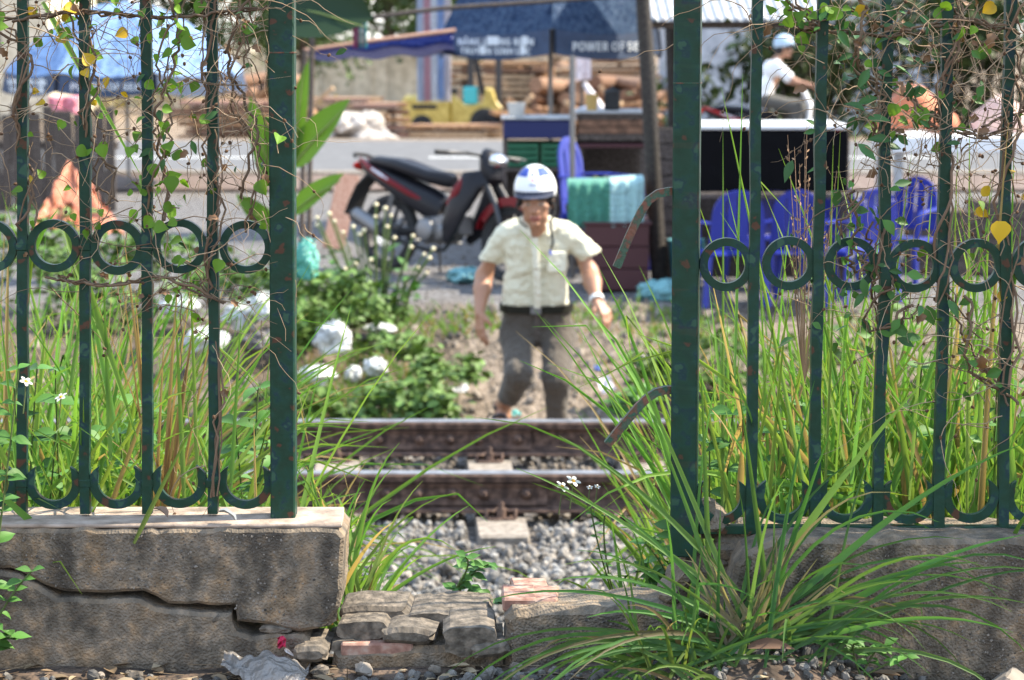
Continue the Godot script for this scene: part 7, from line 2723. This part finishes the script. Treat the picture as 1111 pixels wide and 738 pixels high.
	# ---- weeds
	weed("weed with small green leaves and white flowers at the left edge of the picture", pt(-20, 720, 3.28), [[20, 400], [8, 520], [34, 620], [12, 690], [-6, 450]], 3.28, 0.034, "weed", [[28, 414, 0.009], [66, 431, 0.009]])
	weed("white daisy on a bent stalk in the gap, before the rail", pt(668, 655, 3.75), [[656, 560], [640, 545]], 3.72, 0.012, "weed", [[610, 528, 0.011], [622, 522, 0.012], [640, 529, 0.005], [648, 528, 0.005]])
	weed("small dark leafed seedling on the broken wall in the middle", pt(490, 645, 3.55), [[505, 604], [530, 612], [522, 640], [545, 655]], 3.52, 0.026, "weed", [])
	weed("young leafy weed behind the broken wall, right of the gap", pt(735, 650, 3.7), [[700, 590], [730, 575], [690, 620]], 3.7, 0.035, "weed", [])
	weed("small weed among the blades at the foot of the right wall", pt(935, 735, 3.2), [[960, 700], [985, 712], [930, 695]], 3.18, 0.022, "weed", [])
	weed("small weed on the bank right of the man's legs", pt(690, 455, 11.0), [[675, 425], [695, 420], [710, 432], [660, 438]], 11.0, 0.09, "weed", [])
	for e in [[20, 560, 3.7, [[15, 420], [40, 400], [60, 470], [-10, 450]], "leafy weed in the grass behind the first bar of the left fence"], [75, 560, 3.8, [[60, 400], [95, 440], [110, 480]], "leafy weed in the grass behind the second bar of the left fence"], [140, 560, 3.75, [[130, 470], [155, 440]], "leafy weed in the grass left of the third bar of the left fence"], [270, 560, 3.75, [[255, 460], [280, 420], [290, 480]], "leafy weed in the grass beside the left gate post"], [860, 580, 3.7, [[845, 470], [870, 440], [890, 490]], "leafy weed in the grass between the second and third bar of the right fence"], [990, 580, 3.7, [[970, 440], [1000, 400], [1015, 470]], "leafy weed in the grass behind the fourth bar of the right fence"], [1085, 580, 3.75, [[1060, 420], [1085, 380], [1105, 450]], "leafy weed in the grass behind the rightmost bar of the right fence"], [780, 600, 3.7, [[770, 480], [795, 450]], "leafy weed in the grass right of the right gate post"]]:
		weed(e[4], on_land(wx(e[0], e[2]), e[2]), e[3], e[2], 0.045, "weed", [])
	var t := world_thing("flowering_weed", "flowering weed with many round white heads before the motorbike", "weed", pt(410, 350, 12.4))
	for e in [[357, 232], [363, 240], [372, 252], [383, 246], [390, 254], [407, 235], [418, 226], [424, 234], [408, 222], [428, 258], [446, 268], [448, 256], [460, 276], [466, 280], [452, 290], [402, 282], [374, 292], [386, 286], [463, 296], [440, 306], [470, 270], [395, 250], [344, 244], [344, 236], [420, 246], [382, 300], [352, 290]]:
		b = MB.new()
		b.col = Color(0.12, 0.17, 0.06)
		var p := pt(e[0], e[1], 12.3 + rng.randfn() * 0.1)
		var r := pt(410 + (e[0] - 410) * 0.45, 352, 12.4)
		b.tube([r, r.lerp(p, 0.5) + Vector3((p.x - r.x) * -0.2, 0.02, 0), p], [0.007, 0.006, 0.005], 5, false)
		part(t, "stem", b, M.dark_leaf)
		b = MB.new()
		b.col = Color(0.7, 0.62, 0.42)
		b.ball(xf(p), Vector3(0.0135, 0.012, 0.0135) * rng.randf_range(0.8, 1.1), 8, 6)
		part(t, "flower", b, M.plain)
		for k in 3:
			var q := r.lerp(p, rng.randf_range(0.1, 0.7))
			put_leaf(t, "weed", q, Vector3(rng.randfn(), 0.4, rng.randfn()), Vector3.UP, 0.1)
	for e in [
		[362, 350, 11.7, 0.22, 0.14, 380, "leafy bush on the bank just above the tall white bag"], [330, 360, 11.6, 0.15, 0.16, 300, "bush at the right edge of the left gate post"], [470, 445, 10.5, 0.16, 0.09, 240, "low leaves close behind the rail, left of the man's raised foot"],
		[300, 310, 11.9, 0.3, 0.2, 420, "green bush behind the left gate post, at the top of the bank"], [352, 318, 12.0, 0.26, 0.14, 380, "leafy bush under the flowering weed"], [432, 430, 10.7, 0.22, 0.1, 340, "dark leafy bush behind the rail, left of the man"], [470, 400, 11.2, 0.12, 0.1, 200, "small green bush at the edge of the bare bank, left of the man"],
		[375, 440, 10.6, 0.2, 0.1, 300, "low dark bush below the tall white bag"], [300, 440, 10.6, 0.2, 0.12, 300, "low bush behind the left gate post, close to the rail"], [440, 372, 11.6, 0.18, 0.06, 200, "leafy bush at the top of the bank under the gravel edge"], [230, 300, 12.2, 0.3, 0.16, 360, "bush behind the rings of the left fence"], [120, 320, 12.0, 0.45, 0.2, 500, "wide bush behind the left fence"], [720, 400, 11.5, 0.18, 0.13, 280, "bush on the bank at the right gate post"], [800, 400, 11.6, 0.35, 0.22, 450, "bush on the bank behind the right fence"], [960, 390, 11.6, 0.45, 0.24, 500, "wide bush on the bank behind the right fence grass"], [170, 275, 12.6, 0.3, 0.14, 380, "bush behind the third bar of the left fence"], [60, 290, 12.4, 0.35, 0.16, 420, "bush behind the first two bars of the left fence"], [30, 250, 13.0, 0.35, 0.2, 400, "bush under the plank fence on the left"], [400, 335, 12.2, 0.2, 0.09, 260, "low bush in front of the motorbike's wheel"], [510, 400, 11.5, 0.07, 0.07, 120, "tuft of leaves at the man's hanging hand"]]:
		bush(e[6], pt(e[0], e[1], e[2]), Vector3(e[3], e[4], 0.2), e[5], 0.06, Color(0.085, 0.15, 0.035))
	spots = []
	for k in 1500:
		var z := rng.randf_range(12.35, 12.95) if k % 3 else rng.randf_range(11.4, 12.6)
		var px := rng.randf_range(430, 780) if k % 3 else rng.randf_range(620, 800)
		if k % 3 == 0 and px < 700 and rng.randf() < 0.7: continue
		if hills.get_noise_2d(px * 2.0, z * 80.0) < -0.12: continue
		spots.append([on_land(wx(px, z), z), rng.randf_range(0.04, 0.11), rng.randf_range(0.008, 0.016), rng.randf_range(0.3, 1.5)])
	for k in 700:
		var z := rng.randf_range(10.4, 12.0)
		spots.append([on_land(wx(rng.randf_range(320, 500), z), z), rng.randf_range(0.06, 0.2), rng.randf_range(0.007, 0.014), rng.randf_range(0.3, 1.6)])
	grass_mass("short_grass", spots, 0.2, 0.5)
	# ---- banana plant beyond the track
	t = world_thing("banana_plant", "young banana plant with broad leaves behind the left gate post", "plant", on_land(wx(308, 10.6), 10.6))
	b = MB.new()
	b.col = Color(0.13, 0.17, 0.06)
	b.tube([on_land(wx(308, 10.6), 10.6), pt(309, 250, 10.5), pt(312, 160, 10.4)], [0.06, 0.05, 0.03], 10)
	part(t, "stem", b, M.dark_leaf)
	for e in [[296, 4, 398, 30, 0.17, 0], [316, 182, 377, 114, 0.075, 1], [316, 232, 370, 196, 0.05, 1], [318, 178, 330, 70, 0.045, 1], [304, 210, 264, 112, 0.06, 1], [306, 150, 290, -20, 0.05, 0], [300, 250, 255, 220, 0.05, 1]]:
		b = MB.new()
		b.col = Color(0.1, 0.2, 0.03) if e[5] == 1 else Color(0.012, 0.032, 0.012)
		var a := pt(e[0], e[1], 10.4)
		var c := pt(e[2], e[3], 10.2)
		var l := a.distance_to(c)
		b.leaf(a, (c - a).normalized() + Vector3(0, 0.15, 0), Vector3(-0.2, 0.4, 0.9), l, [0.1 * e[4] / l, 0.7 * e[4] / l, e[4] / l, 1.05 * e[4] / l, e[4] / l, 0.9 * e[4] / l, 0.7 * e[4] / l, 0.4 * e[4] / l, 0.0], 0.3, 0.4)
		var lf := part(t, "leaf", b, M.vine_leaf if e[5] == 1 else M.dark_leaf)
		b = MB.new()
		b.col = Color(0.2, 0.26, 0.08)
		b.tube([pt(312, 170, 10.4), a, a.lerp(c, 0.5) + Vector3(0, 0.012, 0), c], [0.012, 0.009, 0.006, 0.002], 6, false)
		part(lf, "midrib", b, M.dark_leaf)
